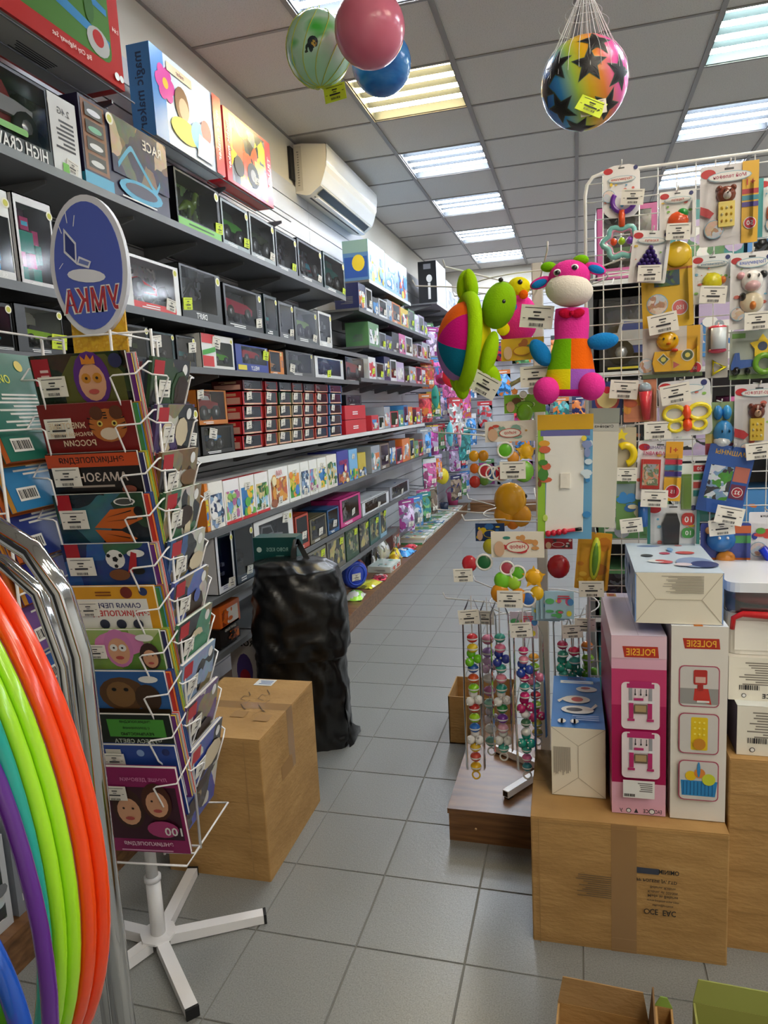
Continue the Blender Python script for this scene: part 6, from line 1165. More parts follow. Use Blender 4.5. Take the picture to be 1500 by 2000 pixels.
mb.tube([(w*.2, -.007, -h*.92), (w*.32, -.007, -h*.913)], .005, BLACK, 8); mb.build('marker_pen', e)
e, w, h = board((1152, 800, 1210, 1030), 2.06, 'clear-wrapped plain drawing board behind the bordered board', '#8f958c', '#cfccbe', lambda f: (f.rect(0, .82, 1, .9, mat('#b8b8b0', .4)), f.text('Стирай-ка', .5, .86, .03, INK, .8)), .04)
# bead strings in clear sleeves
PAL = [['#c8242e', '#e8cc22', '#72c81e', '#2a5aa0', '#d8541e', '#8ad01e', '#e8e4de', '#b8322a', '#a6d81e', '#2a6ac0', '#e8e4de', '#e0b82a', '#c84a3a', '#e8b81e'], ['#d87a9a', '#9a7ab8', '#c8a8c8', '#d8d4d0', '#b86a9a', '#8ac0b0', '#c8bcc8', '#d8d8d4', '#6aa898'], ['#2f9a8a', '#e87a9a', '#2a3a9a', '#3aa898', '#e88aa0', '#2a9a8a', '#e8e4e0', '#2f8a4a', '#7a3aa0', '#d8a0b0', '#e8e8e4', '#4aa898'],
       ['#c82a6a', '#e08aa0', '#2a4aa8', '#c8246a', '#3aa8a0', '#d82a78', '#b81f68', '#e8e4e0', '#3a6a4a', '#e8e8e4', '#2aa090', '#3aa898', '#d86a98', '#3a8a9a'], ['#e8a83a', '#8ac03a', '#d87a9a', '#6aa8a0', '#b82a3a', '#8aa83a', '#c82a6a', '#d8c84a', '#d8b84a'], ['#b82a58', '#2f8a7a', '#2aa08a', '#3aa898', '#2a9a8a', '#1f7a6a', '#c82a68', '#2f9a90'], ['#d82a58', '#3aa8a0', '#2f9a8a', '#2a9a88', '#3a8ac0', '#2a4a9a'], ['#e8841e', '#8ac81e', '#6ab01e', '#2a5aa0', '#3a9a4a']]
STR = [(922, 1236, 1506, 2.1, 'multicoloured bead string with a yellow clasp nearest the aisle'), (952, 1236, 1460, 2.2, 'pale lilac and pink bead string behind the front ones'), (976, 1236, 1470, 2.1, 'blue teal and pink bead string with a white ring'), (1022, 1262, 1506, 2.06, 'pink and blue bead string with a white clasp over the stand foot'), (1042, 1275, 1440, 2.16, 'yellow and lime bead string behind the pink and blue one'), (1098, 1250, 1400, 2.28, 'dark teal bead string left of the pink kitchen box'), (1120, 1262, 1380, 2.28, 'teal bead string with a pink top bead'), (1146, 1250, 1370, 2.28, 'orange and lime bead string beside the pink kitchen box')]
for k, (px, pa, pb, y, lab) in enumerate(STR):
    A, B = bp(px, pa, 'y', y), bp(px+8, pb, 'y', y); e = empty('bead_string', A); tag(e, lab, 'bead string', 'bead strings on the carousel'); cols_ = PAL[k]; n = len(cols_); L = A.z-B.z; dx = B.x-A.x
    mb = MB(); mb.tube([(0, 0, .12), (0, 0, 0), (dx, 0, -L)], .002, mat('#c9c4c0', .4), 5); mb.build('cord', e)
    for i, cc in enumerate(cols_):
        t = (i+.5)/n; z = -L*t; x = dx*t; r = min(.021, L/n*.56); mb = MB(); big = i % 4 == 2
        if big:
            for q in range(3): a = 2*PI*q/3+i; mb.ball((x+.016*math.cos(a), .01*math.sin(a), z+.013*math.sin(a)), .0145, sub(cc), 12, 8)
            for q in range(5): mb.ball((x+.02*math.cos(q*1.9+i), -.02, z+.014*math.sin(q*2.3)), .0028, WHITE, 6, 4)
        else: mb.ball((x, 0, z), (r*.95, r*.95, r*.8), sub(cc), 14, 9); mb.lathe([(r*.955, -r*.12), (r*.96, 0), (r*.955, r*.12)], WHITE, 14, (x, 0, z))
        mb.build('bead', e)
    mb = MB(); mb.tube([(dx+.012*math.cos(2*PI*i/16), 0, -L-.013+.013*math.sin(2*PI*i/16)) for i in range(16)], .0028, sub('#e8b81e') if k == 0 else sub('#e8e6e2'), 6, True); mb.build('clasp_ring', e)
    mb = MB(); mb.tube([(0, 0, .11), (0, -.002, .06), (dx*.5, -.002, -L*.5), (dx, -.002, -L*.97)], [.008, .03, .033, .032], BAGF, 12, cap=False); mb.build('clear_sleeve', e)
    if k in (0, 1, 3, 6, 7): price(e, -.005, -.034, .085, False, 1.25, .1*(k % 3-1), 0)
for i, (rect, y, lab) in enumerate([((1066, 1155, 1140, 1215), 2.1, 'stack of blue balloon sachets beside the bead strings'), ((985, 1195, 1060, 1250), 2.14, 'pink and clear sachet above the bead strings')]):
    for q in range(4 if i == 0 else 1):
        x0, y0, x1, y1 = rect; A = bp(x0+26-9*q if i == 0 else (x0+x1)/2, y0+2*q, 'y', y+.012*q); mb = MB(); w, h = .085, .085; mb.box(-w/2, 0, -h, w/2, .003, 0, mat('#a8cce0' if i == 0 else '#d8c8d4', .3)); f = Fr(mb, (-w/2, 0, -h), (1, 0, 0), (0, 0, 1), w, h); f.blobs(random.Random(q), [mat(cc, .4) for cc in ('#e8d83a', '#d85a8a', '#4a8ac8', '#f0f0ee', '#5ab06a')], 12, .1, .05, .9, .75, .14); f.lines(.2, .72, .85, .88, 2, mat('#c8243a', .4))
        tag(mb.build('balloon_sachet', None, A), lab if q == 0 else f'balloon sachet, {ORD[q]} in the fanned stack beside the bead strings', 'sachet', 'sachets on the carousel')
# ================================================================ balls hanging from the ceiling
def hung_ball(name, px, py, rpx, rad, m, label, cat='ball'):
    y = None; d = (px-750)/FPX*CR-(py-1000)/FPX*CU+CW; P = CE+d*(rad*FPX/rpx); e = empty(name, P); tag(e, label, cat); return e, P
def view_axes(P):
    n = (CE-P).normalized(); r_ = (CR-n*CR.dot(n)).normalized(); return r_, n.cross(r_), n
def string_to_ceiling(e, P, x=0, z0=0, m=None):
    mb = MB(); mb.tube([(x, 0, z0), (x*.2, 0, CH-P.z-.002)], .0015, m or mat('#d8d8c8', .5), 5); mb.build('hanging_string', e)
GB = noisy('green_marbled_vinyl', [(.3, '#9fdcb0'), (.55, '#bfe6cc'), (.68, '#4cc04a'), (.8, '#2aa82c')], 6, (1, 1, 1.6), .18, 0, 2)
e, P = hung_ball('vinyl_ball', 622, 97, 63, .11, GB, 'pale green marbled ball in a yellow string net under the ceiling')
mb = MB(); mb.ball((0, 0, 0), (.11, .11, .118), GB, 28, 18); mb.build('ball_skin', e)
NET = mat('#cfd83a', .5)
for q in range(6):
    a = PI*q/6; mb = MB(); mb.tube([(.1115*math.cos(t)*math.cos(a+.5*math.sin(t)), .1115*math.cos(t)*math.sin(a+.5*math.sin(t)), .1195*math.sin(t)) for t in [2*PI*i/30 for i in range(30)]], .0012, NET, 5, True); mb.build('net_string', e)
string_to_ceiling(e, P, -.01, .118, NET); string_to_ceiling(e, P, .012, .118, NET)
mb = MB(); R_ = (-CW).copy(); 
for (a, b, r, c) in ((-.25, .05, .014, '#2a3a3a'), (-.3, -.08, .012, '#3a4a3a'), (-.15, .18, .018, '#26323a'), (-.12, .15, .010, '#c8a84a'), (-.2, -.2, .012, '#e8f0e8'), (-.26, -.3, .01, '#3a4a44')):
    vr, vu, vn = view_axes(P); v = (vr*a+vu*b+vn*.9).normalized(); mb.ball(v*.1105, r, mat(c, .4), 8, 6)
    for q in range(len(mb.v)-72, len(mb.v)): pass
mb.v = [v.normalized()*(.1105+.0006*(i % 3)/3) if v.length > .1105 else v.normalized()*.1104 for i, v in enumerate(mb.v)]; mb.build('unicorn_print', e).name = 'printed_motif'
vr, vu, vn = view_axes(P); q = (vr*.45-vu*.95+vn*.35).normalized()*.118; price(e, q.x, q.y, q.z, True, 1.5, -.1, .0)
PB = noisy('pink_marbled_vinyl', [(.3, '#d8607c'), (.7, '#e27f96')], 5, rough=.22, detail=2)
e, P = hung_ball('vinyl_ball', 722, 57, 69, .11, PB, 'large pink marbled ball hanging beside the green one')
mb = MB(); mb.ball((0, 0, 0), .11, PB, 28, 18); mb.build('ball_skin', e); v = (CR*.25+CU*.25-CW).normalized(); mb = MB(); mb.ball(v*.109, .004, mat('#a83a54', .4), 8, 6); mb.build('valve', e); string_to_ceiling(e, P, .01, .11)
BB = noisy('blue_marbled_vinyl', [(.35, '#1a5fae'), (.5, '#2f7cc8'), (.7, '#5f9fd8')], 7, (1, 1, 3), .2, 0, 3)
e, P = hung_ball('vinyl_ball', 745, 124, 58, .11, BB, 'blue marbled ball hanging behind the pink one')
mb = MB(); mb.ball((0, 0, 0), .11, BB, 28, 18); mb.build('ball_skin', e); string_to_ceiling(e, P, .0, .11)
# football in a white net
m_, n_, l_, b_ = nt('rainbow_ball'); tc = n_.new('ShaderNodeTexCoord'); sx = n_.new('ShaderNodeSeparateXYZ'); l_.new(tc.outputs['Object'], sx.inputs[0])
ad = n_.new('ShaderNodeMath'); ad.operation = 'MULTIPLY_ADD'; ad.inputs[1].default_value = 4.6; ad.inputs[2].default_value = .5; l_.new(sx.outputs[0], ad.inputs[0])
a2 = n_.new('ShaderNodeMath'); a2.operation = 'MULTIPLY_ADD'; a2.inputs[1].default_value = 1.2; l_.new(sx.outputs[2], a2.inputs[0]); l_.new(ad.outputs[0], a2.inputs[2])
rp = ramp(n_, [(0, '#2a6ad0'), (.18, '#3f9ae0'), (.36, '#b8dc5a'), (.5, '#e0b81e'), (.66, '#ea8a3a'), (.84, '#ef5fb0'), (1, '#e84fb8')]); l_.new(a2.outputs[0], rp.inputs[0]); l_.new(rp.outputs[0], b_.inputs['Base Color']); b_.inputs['Roughness'].default_value = .25
e, P = hung_ball('football', 1141, 164, 82, .11, m_, 'rainbow football with black stars hanging in a white net')
mb = MB(); mb.ball((0, 0, 0), .11, m_, 32, 20); mb.build('ball_skin', e)
def sph_star(mb, v, r, m, lift_, rot):
    v = v.normalized(); u = v.cross(Vector((0, 0, 1))).normalized(); w = u.cross(v); out = []; K = 4
    for k in range(K+1):
        for i in range(20):
            a = 2*PI*i/20; seg = i % 4; q = 1 if seg == 0 else .42 if seg == 2 else .56; t = r*q*k/K; out.append(((v+(u*math.cos(a+rot)+w*math.sin(a+rot))*t).normalized())*(.11+lift_))
    mb.add(out, [(k*20+i, k*20+(i+1) % 20, (k+1)*20+(i+1) % 20, (k+1)*20+i) for k in range(K) for i in range(20)], m)
for (a, b, rot) in ((.05, .34, PI/2), (-.5, -.55, PI/2), (.62, -.5, PI/2), (-.85, .42, PI/2), (.2, 1.2, PI/2), (1.0, .3, PI/2), (-1.6, -.2, 0), (0, -1.6, .5)):
    vr, vu, vn = view_axes(P); v = vr*a+vu*b+vn*.8; mb = MB(); sph_star(mb, v, .40, mat('#2c2a2e', .4), .0012, rot); sph_star(mb, v, .45, mat('#4f6a5a', .4), .0006, rot); sph_star(mb, v, .28, mat('#18161a', .4), .0016, rot); mb.build('star_print', e)
NW = mat('#e9eaec', .5); apex = Vector((.005, 0, .245))
for q in range(26):
    a = 2*PI*q/26; pts = [apex]
    for t in (.75, .9, 1.05, 1.25, 1.6): pts.append(Vector((.1125*math.sin(t)*math.cos(a), .1125*math.sin(t)*math.sin(a), .1125*math.cos(t))))
    mb = MB(); mb.tube(pts, .0006, NW, 4, cap=False); mb.build('net_cord', e)
for z, r in ((.2, .028), (.17, .046), (.14, .063)): mb = MB(); mb.tube([(r*math.cos(2*PI*i/24), r*math.sin(2*PI*i/24), z) for i in range(24)], .0006, NW, 4, True); mb.build('net_cord', e)
mb = MB(); mb.tube([apex, (0, 0, CH-P.z-.002)], .003, NW, 6); mb.build('hanging_string', e)
vr, vu, vn = view_axes(P)
q = (vr*.25-vu*.35+vn).normalized()*.116; price(e, q.x, q.y, q.z, False, 1.2, -.05, -.45); q = (vr*.28-vu*.3+vn).normalized()*.121; price(e, q.x, q.y, q.z, True, 1.3, .5, -.45)
# ================================================================ far shelves
NAMES = {'#2a2f5a': 'navy', '#d8dade': 'white', '#9aa0a8': 'grey', '#2c2e33': 'black', '#b8a8c8': 'lilac', '#c83a44': 'red', '#4a8ac8': 'blue', '#5a8a5a': 'green', '#d8b83a': 'yellow', '#c8609a': 'pink', '#7a6a5a': 'brown', '#3a8a8a': 'teal', '#d87a3a': 'orange'}
def far_row(z, y0, y1, hs, cols_, row, seed, xf=-1.485, wr=(.16, .3), d=.18):
    r = random.Random(seed); y = y0; k = 0
    while y < y1-.06:
        w = min(r.uniform(*wr), y1-y); c = cols_[k % len(cols_)]; h = r.uniform(*hs); nm = NAMES[c]; p = (xf-d/2, y+w/2, z+.001)
        lab = f'{nm} {"window box" if k % 2 else "printed box"}, {ORD[k]} along the {row}'
        if k % 2: windowbox(w-.006, d, h, p, Q, lab, body=c, inner=r.choice(['#4a4c52', '#8a8c90', '#33353a']), toy=r.choice(['car', 'truck', 'robot', 'gear']), tc=r.choice(list(NAMES)), badge=False, ptag=(.7, .5, r.choice('wwy'), 1.2))
        else: carton(w-.006, d, h, p, Q, lab, c, (c, r.choice(list(NAMES)), '#e8e8e4', r.choice(list(NAMES))), ptag=(.6, .5, r.choice('wy'), 1.2), scale=16, n=6)
        y += w; k += 1
C_ = list(NAMES)
for i, (y0, y1, h) in enumerate(((5.2, 5.68, .3), (5.68, 6.12, .29), (6.12, 6.45, .3))):
    carton(y1-y0-.01, .2, h, (-1.585, (y0+y1)/2, 2.416), Q, ['light blue swim ring box, nearest of three below the ceiling', 'pale blue swim toy box, middle one of three below the ceiling', 'blue and yellow swim toy box, farthest of three below the ceiling'][i], '#9cc4e4', ('#2a6ac0', '#e8f0f6', '#f0d23a' if i != 1 else '#5a9ad8', '#4a9ad8', '#d84a3a' if i == 2 else '#a8d0e8'), side='#5a8ac8', n=9, ptag=None,
           printed=lambda F, r: (F['left'].rect(.05, .1, .95, .6, mat('#2a5ab8', .4)), F['left'].ell(.6, .45, .25, .2, mat('#f0d83a', .4)), F['left'].rect(0, .7, 1, 1, mat('#8fb4b8', .4))))
far_row(2.176, 4.9, 7.3, (.13, .19), ['#2a2f5a', '#d8dade', '#2c2e33', '#d8dade', '#9aa0a8', '#d87a3a', '#d8b83a', '#5a8a5a', '#d8dade', '#b8a8c8'], 'far upper shelf', 1)
far_row(1.931, 5.1, 7.4, (.12, .18), ['#5a8a5a', '#9aa0a8', '#2a2f5a', '#2c2e33', '#c8609a', '#d8dade', '#7a6a5a', '#b8a8c8', '#9aa0a8', '#d8dade'], 'far dark pack shelf', 2)
far_row(1.686, 5.06, 7.1, (.13, .19), ['#d8dade', '#9aa0a8', '#2a2f5a', '#d8dade', '#b8a8c8', '#2c2e33', '#9aa0a8', '#c83a44', '#d8dade'], 'far eye-height shelf', 3)
far_row(1.301, 5.06, 6.85, (.1, .24), ['#c83a44', '#d8dade', '#9aa0a8', '#c83a44', '#3a8a8a', '#4a8ac8', '#d87a3a', '#2c2e33'], 'shelf part beyond the red gift boxes', 4)
far_row(.986, 5.0, 6.95, (.14, .22), ['#9aa0a8', '#7a6a5a', '#2c2e33', '#c83a44', '#d87a3a', '#d8b83a', '#5a8a5a', '#c83a44'], 'puzzle shelf part past the mustard box', 5)
far_row(.461, 5.72, 6.4, (.16, .24), ['#d8dade', '#4a8ac8', '#9aa0a8'], 'plinth back row far along the aisle', 6) if False else None
# tall black box and hanging packs toward the end of the aisle
wall_shelf(7.55, 9.2, 2.56, -1.42, 'far pale shelf end carrying a tall black box', SHW)
carton(.55, .2, .45, (-1.54, 7.95, 2.561), Q, 'tall black box with a white figure high at the aisle end', '#17181c', ('#17181c', '#d8d8dc', '#8a7a6a'), pic=None, lines=False, printed=lambda F, r: (F['left'].ell(.6, .6, .16, .09, WHITE), F['left'].rect(.52, .12, .66, .5, WHITE), F['left'].rect(.3, .82, .7, .94, mat('#8a8a90', .4)), F['front'].rect(0, 0, 1, 1, mat('#cfd2d8', .4))))
for k in range(2): carton(.4, .2, .34-.06*k, (-1.54, 8.45+.42*k, 2.561), Q, ['white mop box right of the tall black box at the aisle end', 'pale grey box, last on the far pale shelf end'][k], '#d0d4da', ('#d0d4da', '#8a9ab0', '#e8e8ea'), n=3)
def pouch(loc, rz, w, h, c, c2, label, group, kind=0):
    mb = MB(); n = 5; m = art([c, lift(c, 1.25), c2, c, lift(c, .7)], 22, .2); vs_ = []
    for s in (-1, 1):
        for j in range(n):
            for i in range(n): vs_.append((-w/2+w*i/(n-1), s*.03*math.sin(PI*i/(n-1))*math.sin(PI*j/(n-1))**.7, -h*.14-h*.86*j/(n-1)))
    k = n*n; mb.add(vs_, [(j*n+i, j*n+i+1, (j+1)*n+i+1, (j+1)*n+i) for j in range(n-1) for i in range(n-1)]+[(k+j*n+i, k+(j+1)*n+i, k+(j+1)*n+i+1, k+j*n+i+1) for j in range(n-1) for i in range(n-1)], m, True)
    e = empty('hanging_pack', loc, rz); tag(e, label, 'hanging toy', group); mb.build('pack', e)
    mb = MB(); mb.box(-w/2, -.0015, -h*.16, w/2, .0015, 0, mat(c2, .4)); Fr(mb, (-w/2, -.0015, -h*.16), (1, 0, 0), (0, 0, 1), w, h*.16).lines(.2, .25, .8, .7, 1, WHITE); mb.build('header_card', e)
    mb = MB(); mb.tube([(0, (RY1-.021-loc[1]) if kind else (loc[0]-RX0-.019)/math.cos(Q-rz), .004), (0, -.01, 0), (0, -.02, .01)], .003, GREYM, 5); mb.build('peg_hook', e)
    if kind == 0: price(e, .02, -.034, -h*.7, False, 1.3)
    return e
r = random.Random(12); HC_ = ['#c8609a', '#a03a8a', '#b8a8c8', '#d8dade', '#3a8a8a', '#c83a44', '#9aa0a8', '#7a6a5a', '#4a8ac8', '#d87a3a', '#5a8a5a']
NAMES['#a03a8a'] = 'magenta'
for row, z in enumerate((2.35, 1.98, 1.62, 1.26, .94, .58)):
    for k in range(9):
        y = 7.55+k*.255
        if row >= 4 and 0 < k < 5 or y > 9.5: continue
        c = HC_[(k*3+row*5) % len(HC_)] if row > 1 or k > 3 else ['#c8609a', '#a03a8a'][k % 2]; c2 = r.choice(list(NAMES)); xo = -1.56+r.uniform(-.02, .12)
        pouch((xo, y, z), Q-.5, r.uniform(.18, .25), r.uniform(.26, .33), c, c2, f'{NAMES[c]} hanging pack, {ORD[k]} in the {ORD[row]} peg row at the aisle end', 'packs on pegs at the aisle end')
for row, z in enumerate((2.3, 1.9, 1.5, 1.1, .72)):
    for k in range(8):
        if (row*8+k) % 7 == 3: continue
        x = -1.2+k*.25; c = HC_[(k*5+row*3) % len(HC_)]; pouch((x, 9.55+r.uniform(-.03, .05), z), 0, r.uniform(.19, .25), r.uniform(.28, .37), c, r.choice(list(NAMES)), f'{NAMES[c]} pack on the back wall, {ORD[k]} from the corner, {ORD[row]} row down', 'packs on the back wall', 1)
k = 0
for z, y in [(.62, 6.25), (.62, 6.5), (.62, 6.75), (.62, 7.0), (.62, 7.25), (.93, 7.1), (.93, 7.33), (1.25, 7.02), (1.25, 7.28), (1.6, 7.3), (1.95, 7.52-.2), (2.3, 7.52)]:
    c = HC_[(k*4+2) % len(HC_)]; pouch((-1.54+.03*(k % 3), y, z), Q-.5, .21, .3, c, HC_[(k*7+1) % len(HC_)], f'{NAMES[c]} hanging pack, {ORD[k]} of those filling the gap past the shelf ends', 'packs past the shelf ends'); k += 1
for k in range(7):
    c = ['#c8609a', '#d8dade', '#9aa0a8', '#3a8a8a', '#c8609a', '#4a8ac8', '#d8dade'][k]; pouch((-1.33+.02*(k % 2), 7.6+.27*k, [1.95, 1.55, 1.9, 1.2, 1.7, 1.35, 1.95][k]), Q-.5, .24, .4, c, HC_[(k*5) % len(HC_)], f'large {NAMES[c]} hanging pack standing proud of the pegs, {ORD[k]} along', 'large packs at the aisle end')
# bulkier things at the aisle end
for i, (px, py, rr, c, lab, sh) in enumerate([(880, 735, .1, '#c8202c', 'red foil balloon shape hanging at the aisle end', (1, .3, 1.3)), (862, 740, .07, '#a81f5a', 'crimson plush ball beside the red balloon', (1, .8, 1)), (850, 775, .07, '#3aa898', 'turquoise long pouch hanging at the aisle end', (.7, .4, 1.9)), (878, 848, .07, '#5ab8c8', 'light blue bottle pack low at the aisle end', (.6, .5, 2.0)), (897, 855, .05, '#e8a0b8', 'pale pink bottle pack beside the blue one', (.5, .5, 2.2)), (862, 930, .11, '#e8d022', 'yellow toy helmet hanging above the plinth end', (1, .9, 1)), (845, 955, .08, '#8a1f5a', 'dark magenta boxing pad leaning at the plinth end', (.7, .5, 2.2)), (885, 965, .1, '#e86aa8', 'pink sand bucket at the end of the aisle', (1, 1, 1)), (868, 990, .07, '#16233e', 'navy cup at the end of the aisle', (1, 1, 1)), (875, 915, .07, '#e8ecf2', 'white cylinder lamp above the sand bucket', (.8, .8, 1.4))]):
    y = 8.0 if py > 880 else 6.98+.1*(i % 3); P = bp(px, py, 'y', y); mb = MB(); rr *= .85
    if 'bucket' in lab: P = bp(885, 986, 'z', .131); P.z += rr
    elif 'cup' in lab: P = bp(868, 1000, 'z', .131); P.z += rr
    elif 'pad' in lab: P = bp(842, 1000, 'z', .131); P.z += rr*sh[2]+.002; P.x = min(P.x, -1.55)
    elif 'lamp' in lab: P = bp(px, py, 'y', 8.5)
    elif 'helmet' in lab: P = bp(px, py, 'y', 8.15)
    if 'bucket' in lab or 'cup' in lab or 'cylinder' in lab:
        q = rr; mb.lathe([(0, -q*sh[2]), (q*.75, -q*sh[2]), (q, q*sh[2]), (q*.93, q*sh[2]), (q*.7, -q*sh[2]+.01), (0, -q*sh[2]+.01)], sub(c), 20)
        if 'bucket' in lab: mb.tube([(q*math.cos(t), -q*.3, q+q*.9*math.sin(t)) for t in [PI*i/12 for i in range(13)]], .006, sub(c), 6)
        if 'cylinder' in lab: mb.tube([(0, 0, q*1.4), (0, 0, q*5), (RX0+.02-P.x, 0, q*5.1)], .004, GREYM, 6)
    else:
        mb.ball((0, 0, 0), (rr*sh[0], rr*sh[1], rr*sh[2]), sub(c), 18, 12, fn=lambda q, d: Vector((q.x, q.y, q.z*(1+.12*math.sin(3*d.x))))); mb.tube([(0, 0, rr*sh[2]*.95), (0, 0, rr*sh[2]+.06), (RX0+.02-P.x, 0, rr*sh[2]+.07)], .004, GREYM, 5) if 'pad' not in lab else None
        mb.box(-rr*.35, -rr*sh[1]-.004, -rr*.3, rr*.35, -rr*sh[1]*.8, rr*.1, mat(lift(c, .7), .4))
    tag(mb.build(['foil_balloon', 'plush_ball', 'long_pouch', 'bottle_pack', 'bottle_pack', 'toy_helmet', 'boxing_pad', 'sand_bucket', 'toy_cup', 'lamp_toy'][i], None, P), lab, 'toy')
# ================================================================ goods lying on the plinth
def P13(px, py): return bp(px, py, 'z', .131)
e = empty('frisbee_case', (-1.63, 4.88, .131)); tag(e, 'round royal blue plastic case standing on the plinth', 'toy'); BL = sub('#1f46c8')
mb = MB(); mb.M = Matrix.Rotation(.9, 4, 'Z') @ Matrix.Translation((0, 0, .105)) @ Matrix.Rotation(Q, 4, 'X'); mb.lathe([(0, -.03), (.09, -.03), (.105, -.018), (.105, .018), (.09, .03), (0, .03)], BL, 28); mb.build('case_body', e)
mb = MB(); mb.M = Matrix.Rotation(.9, 4, 'Z') @ Matrix.Translation((0, 0, .105)) @ Matrix.Rotation(Q, 4, 'X'); mb.tube([(.075*math.cos(2*PI*i/28), .075*math.sin(2*PI*i/28), .031) for i in range(28)], .006, sub('#3a62e0'), 6, True); mb.build('raised_ring', e)
t_ = price(e, .025, -.03, .12, False, 1.5); t_.rotation_euler = (.05, 0, .9)
FLAT = [(-1.55, 4.62, .2, .13, .05, '#8ac83a', 'lime green pouch lying on the plinth beside the black bag', 1), (-1.56, 4.98, .24, .16, .03, '#d8cc3a', 'yellow toy pack lying flat beside the blue round case', 1), (-1.53, 5.2, .2, .12, .02, '#b83a4a', 'red and white pack at the plinth edge near the bag', 1), (-1.575, 5.52, .3, .2, .05, '#d8e4dc', 'white and mint flat box at the plinth edge', 0), (-1.71, 5.25, .2, .1, .14, '#8a4a40', 'brown propped pack behind the mint box', 1), (-1.71, 5.64, .28, .1, .2, '#2c2a24', 'black tray pack standing on the plinth against the wall', 1), (-1.57, 5.86, .24, .1, .11, '#d8a81e', 'yellow long pack beside the black tray', 1), (-1.71, 5.97, .24, .1, .17, '#e0d8b8', 'cream pack next to the yellow long one', 1), (-1.56, 6.12, .3, .18, .05, '#3a86d0', 'sky blue pouch on the plinth beyond the mint box', 1), (-1.56, 6.4, .2, .12, .03, '#d83a4a', 'red flat sachet beyond the blue pouch', 1), (-1.71, 6.3, .3, .1, .2, '#7a5048', 'brown propped book pack against the wall', 0)]
for i, (px_, py_, w, d, h, c, lab, soft) in enumerate(FLAT):
    P = Vector((px_, py_, .131)); r = random.Random(i)
    if soft:
        mb = MB(); n = 7; vs_ = [(-w/2+w*i_/(n-1), -d/2+d*j/(n-1), .003+h*(math.sin(PI*i_/(n-1))*math.sin(PI*j/(n-1)))**.5+.004*math.sin(3*i_+2*j)) for j in range(n) for i_ in range(n)]
        mb.add(vs_, [(j*n+i_, j*n+i_+1, (j+1)*n+i_+1, (j+1)*n+i_) for j in range(n-1) for i_ in range(n-1)], art([c, lift(c, 1.3), '#e8e6e0', c, lift(c, .6)], 20, .2), True); mb.add([(-w/2, -d/2, .001), (w/2, -d/2, .001), (w/2, d/2, .001), (-w/2, d/2, .001)], [(3, 2, 1, 0)], mat(c, .4)); tag(mb.build('flat_pack', None, P, Q+r.uniform(-.15, .15)), lab, 'toy pack', 'goods lying on the plinth')
    else: carton(w, d, h, P, Q+r.uniform(-.05, .05), lab, c, (c, '#6ab0a0', '#e8e8e4', '#d86a5a'), top=c, n=4, group='goods lying on the plinth', printed=lambda F, q: F['top'].blobs(q, [mat(k, .4) for k in ('#6ab0a0', '#e88a6a', '#f0f0ee', '#3a6ab0')], 8))
BK = ['#4a9a6a', '#3a78a8', '#d8dcd8', '#5a8a4a', '#c8d0c8', '#7aa8c0', '#d0c8a8', '#8ab0a0', '#c0c8d0']; BN = ['green', 'blue', 'white', 'leaf green', 'pale grey', 'light blue', 'cream', 'sage', 'silver']
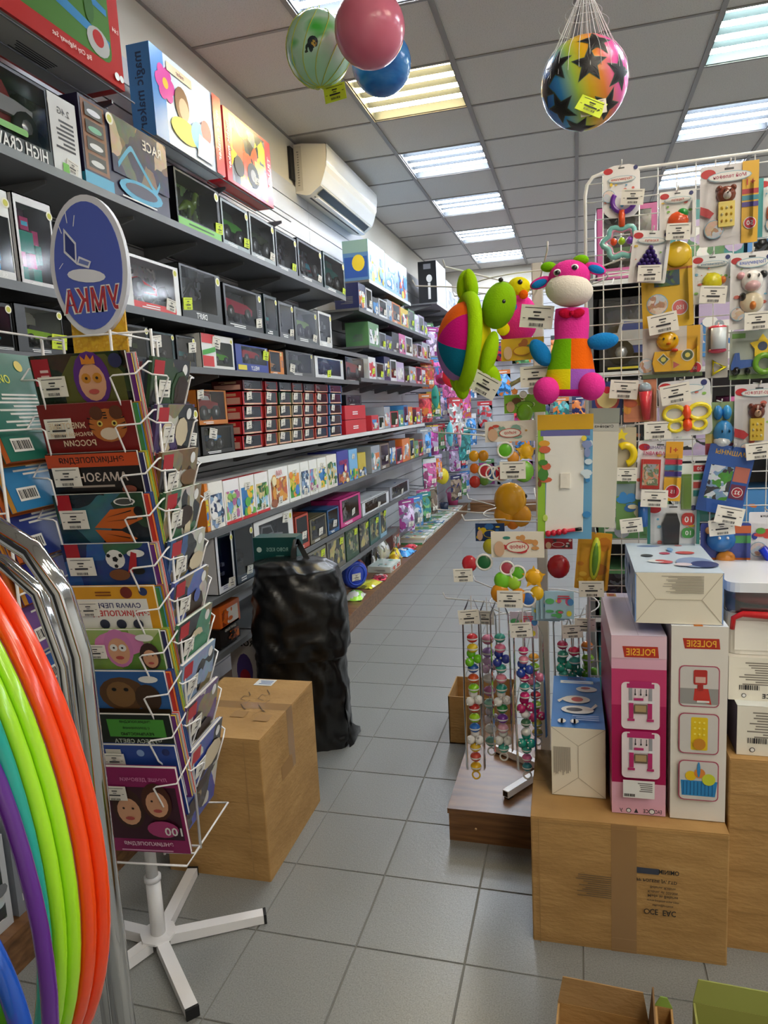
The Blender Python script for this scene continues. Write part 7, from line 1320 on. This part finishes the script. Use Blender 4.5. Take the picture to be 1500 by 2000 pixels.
for k in range(15):
    y = 6.62+.165*k; n = 4 if k < 4 else 3 if k < 10 else 2
    for q in range(n):
        c = BK[(k+q*2) % 9]; mb = MB(); w, d, t = .15, .25, .016; mb.box(-w/2, -d/2, 0, w/2, d/2, t, mat('#e8e4da', .7), {'top': mat(c, .3), 'left': mat(c, .3)}); f = Fr(mb, (-w/2, -d/2, t), (1, 0, 0), (0, 1, 0), w, d); f.blobs(random.Random(k*3+q), [mat(x, .4) for x in ('#e8d85a', '#f0f0ee', '#4a8a3a', '#3a6ab0', '#d86a4a')], 7, .1, .1, .9, .9, .2); f.rect(.1, .05, .9, .2, WHITE)
        tag(mb.build('colouring_book', None, (-1.595+.01*q, y, .131+t*q+.0005), Q+.05*math.sin(k*2+q)), f'{BN[(k+q*2) % 9]} colouring book, {["bottom", "second", "third", "top"][q]} of the {ORD[k]} pile along the plinth', 'book', 'book piles on the plinth')
# ================================================================ shelving behind the wire grid
gd = empty('gondola_shelving', (.85, 3.3, 0)); tag(gd, 'grey gondola shelving standing behind the wire grid panel', 'shelving'); DK = mat('#4a4b4e', .5)
mb = MB(); mb.box(-.8, .2, 0, .9, .22, 2.0, mat('#8f9094', .5)); mb.build('back_panel', gd)
for x in (-.8, .88): mb = MB(); mb.box(x, -.2, 0, x+.02, .2, 2.0, SHU); mb.build('side_panel', gd)
GZ = [.12, .5, .85, 1.2, 1.56, 1.93]
for z in GZ: mb = MB(); mb.box(-.78, -.2, z-.02, .88, .2, z, SHM, {'front': SHW}); mb.build('shelf_board', gd)
def jeepbox(x, z):
    windowbox(.36, .3, .3, (x, 3.26, z+.001), 0, 'black window box with a big white and blue jeep behind the grid', body='#101012', inner='#1a1b1e', toy='jeep', tc='#e6e8ea', tc2='#1f4ab0', win=(.05, .08, .95, .95), badge=False, printed=lambda F, r: F['front'].rect(.1, .03, .9, .06, mat('#d8c83a', .4)))
jeepbox(.27, 1.56)
r = random.Random(5)
for zi, z in enumerate(GZ):
    x = .08; k = 0
    while x < 1.6:
        w = r.uniform(.18, .32); c = r.choice([q for q in C_]); h = min(r.uniform(.2, .3), .29)
        if zi == 4 and x < .47: x = .47; continue
        if x+w > 1.7: break
        lab = f'{NAMES[c]} {"window box" if (k+zi) % 2 else "printed box"}, {ORD[k]} on {ORD[zi]} gondola shelf up behind the grid'
        p = (x+w/2, 3.25, z+.001)
        if (k+zi) % 2: windowbox(w-.01, .28, h, p, 0, lab, body=c, inner='#3a3c40', toy=r.choice(['car', 'truck', 'jeep']), tc=r.choice(C_), badge=False)
        else: carton(w-.01, .28, h, p, 0, lab, c, (c, r.choice(C_), '#e8e8e4', r.choice(C_)))
        x += w; k += 1
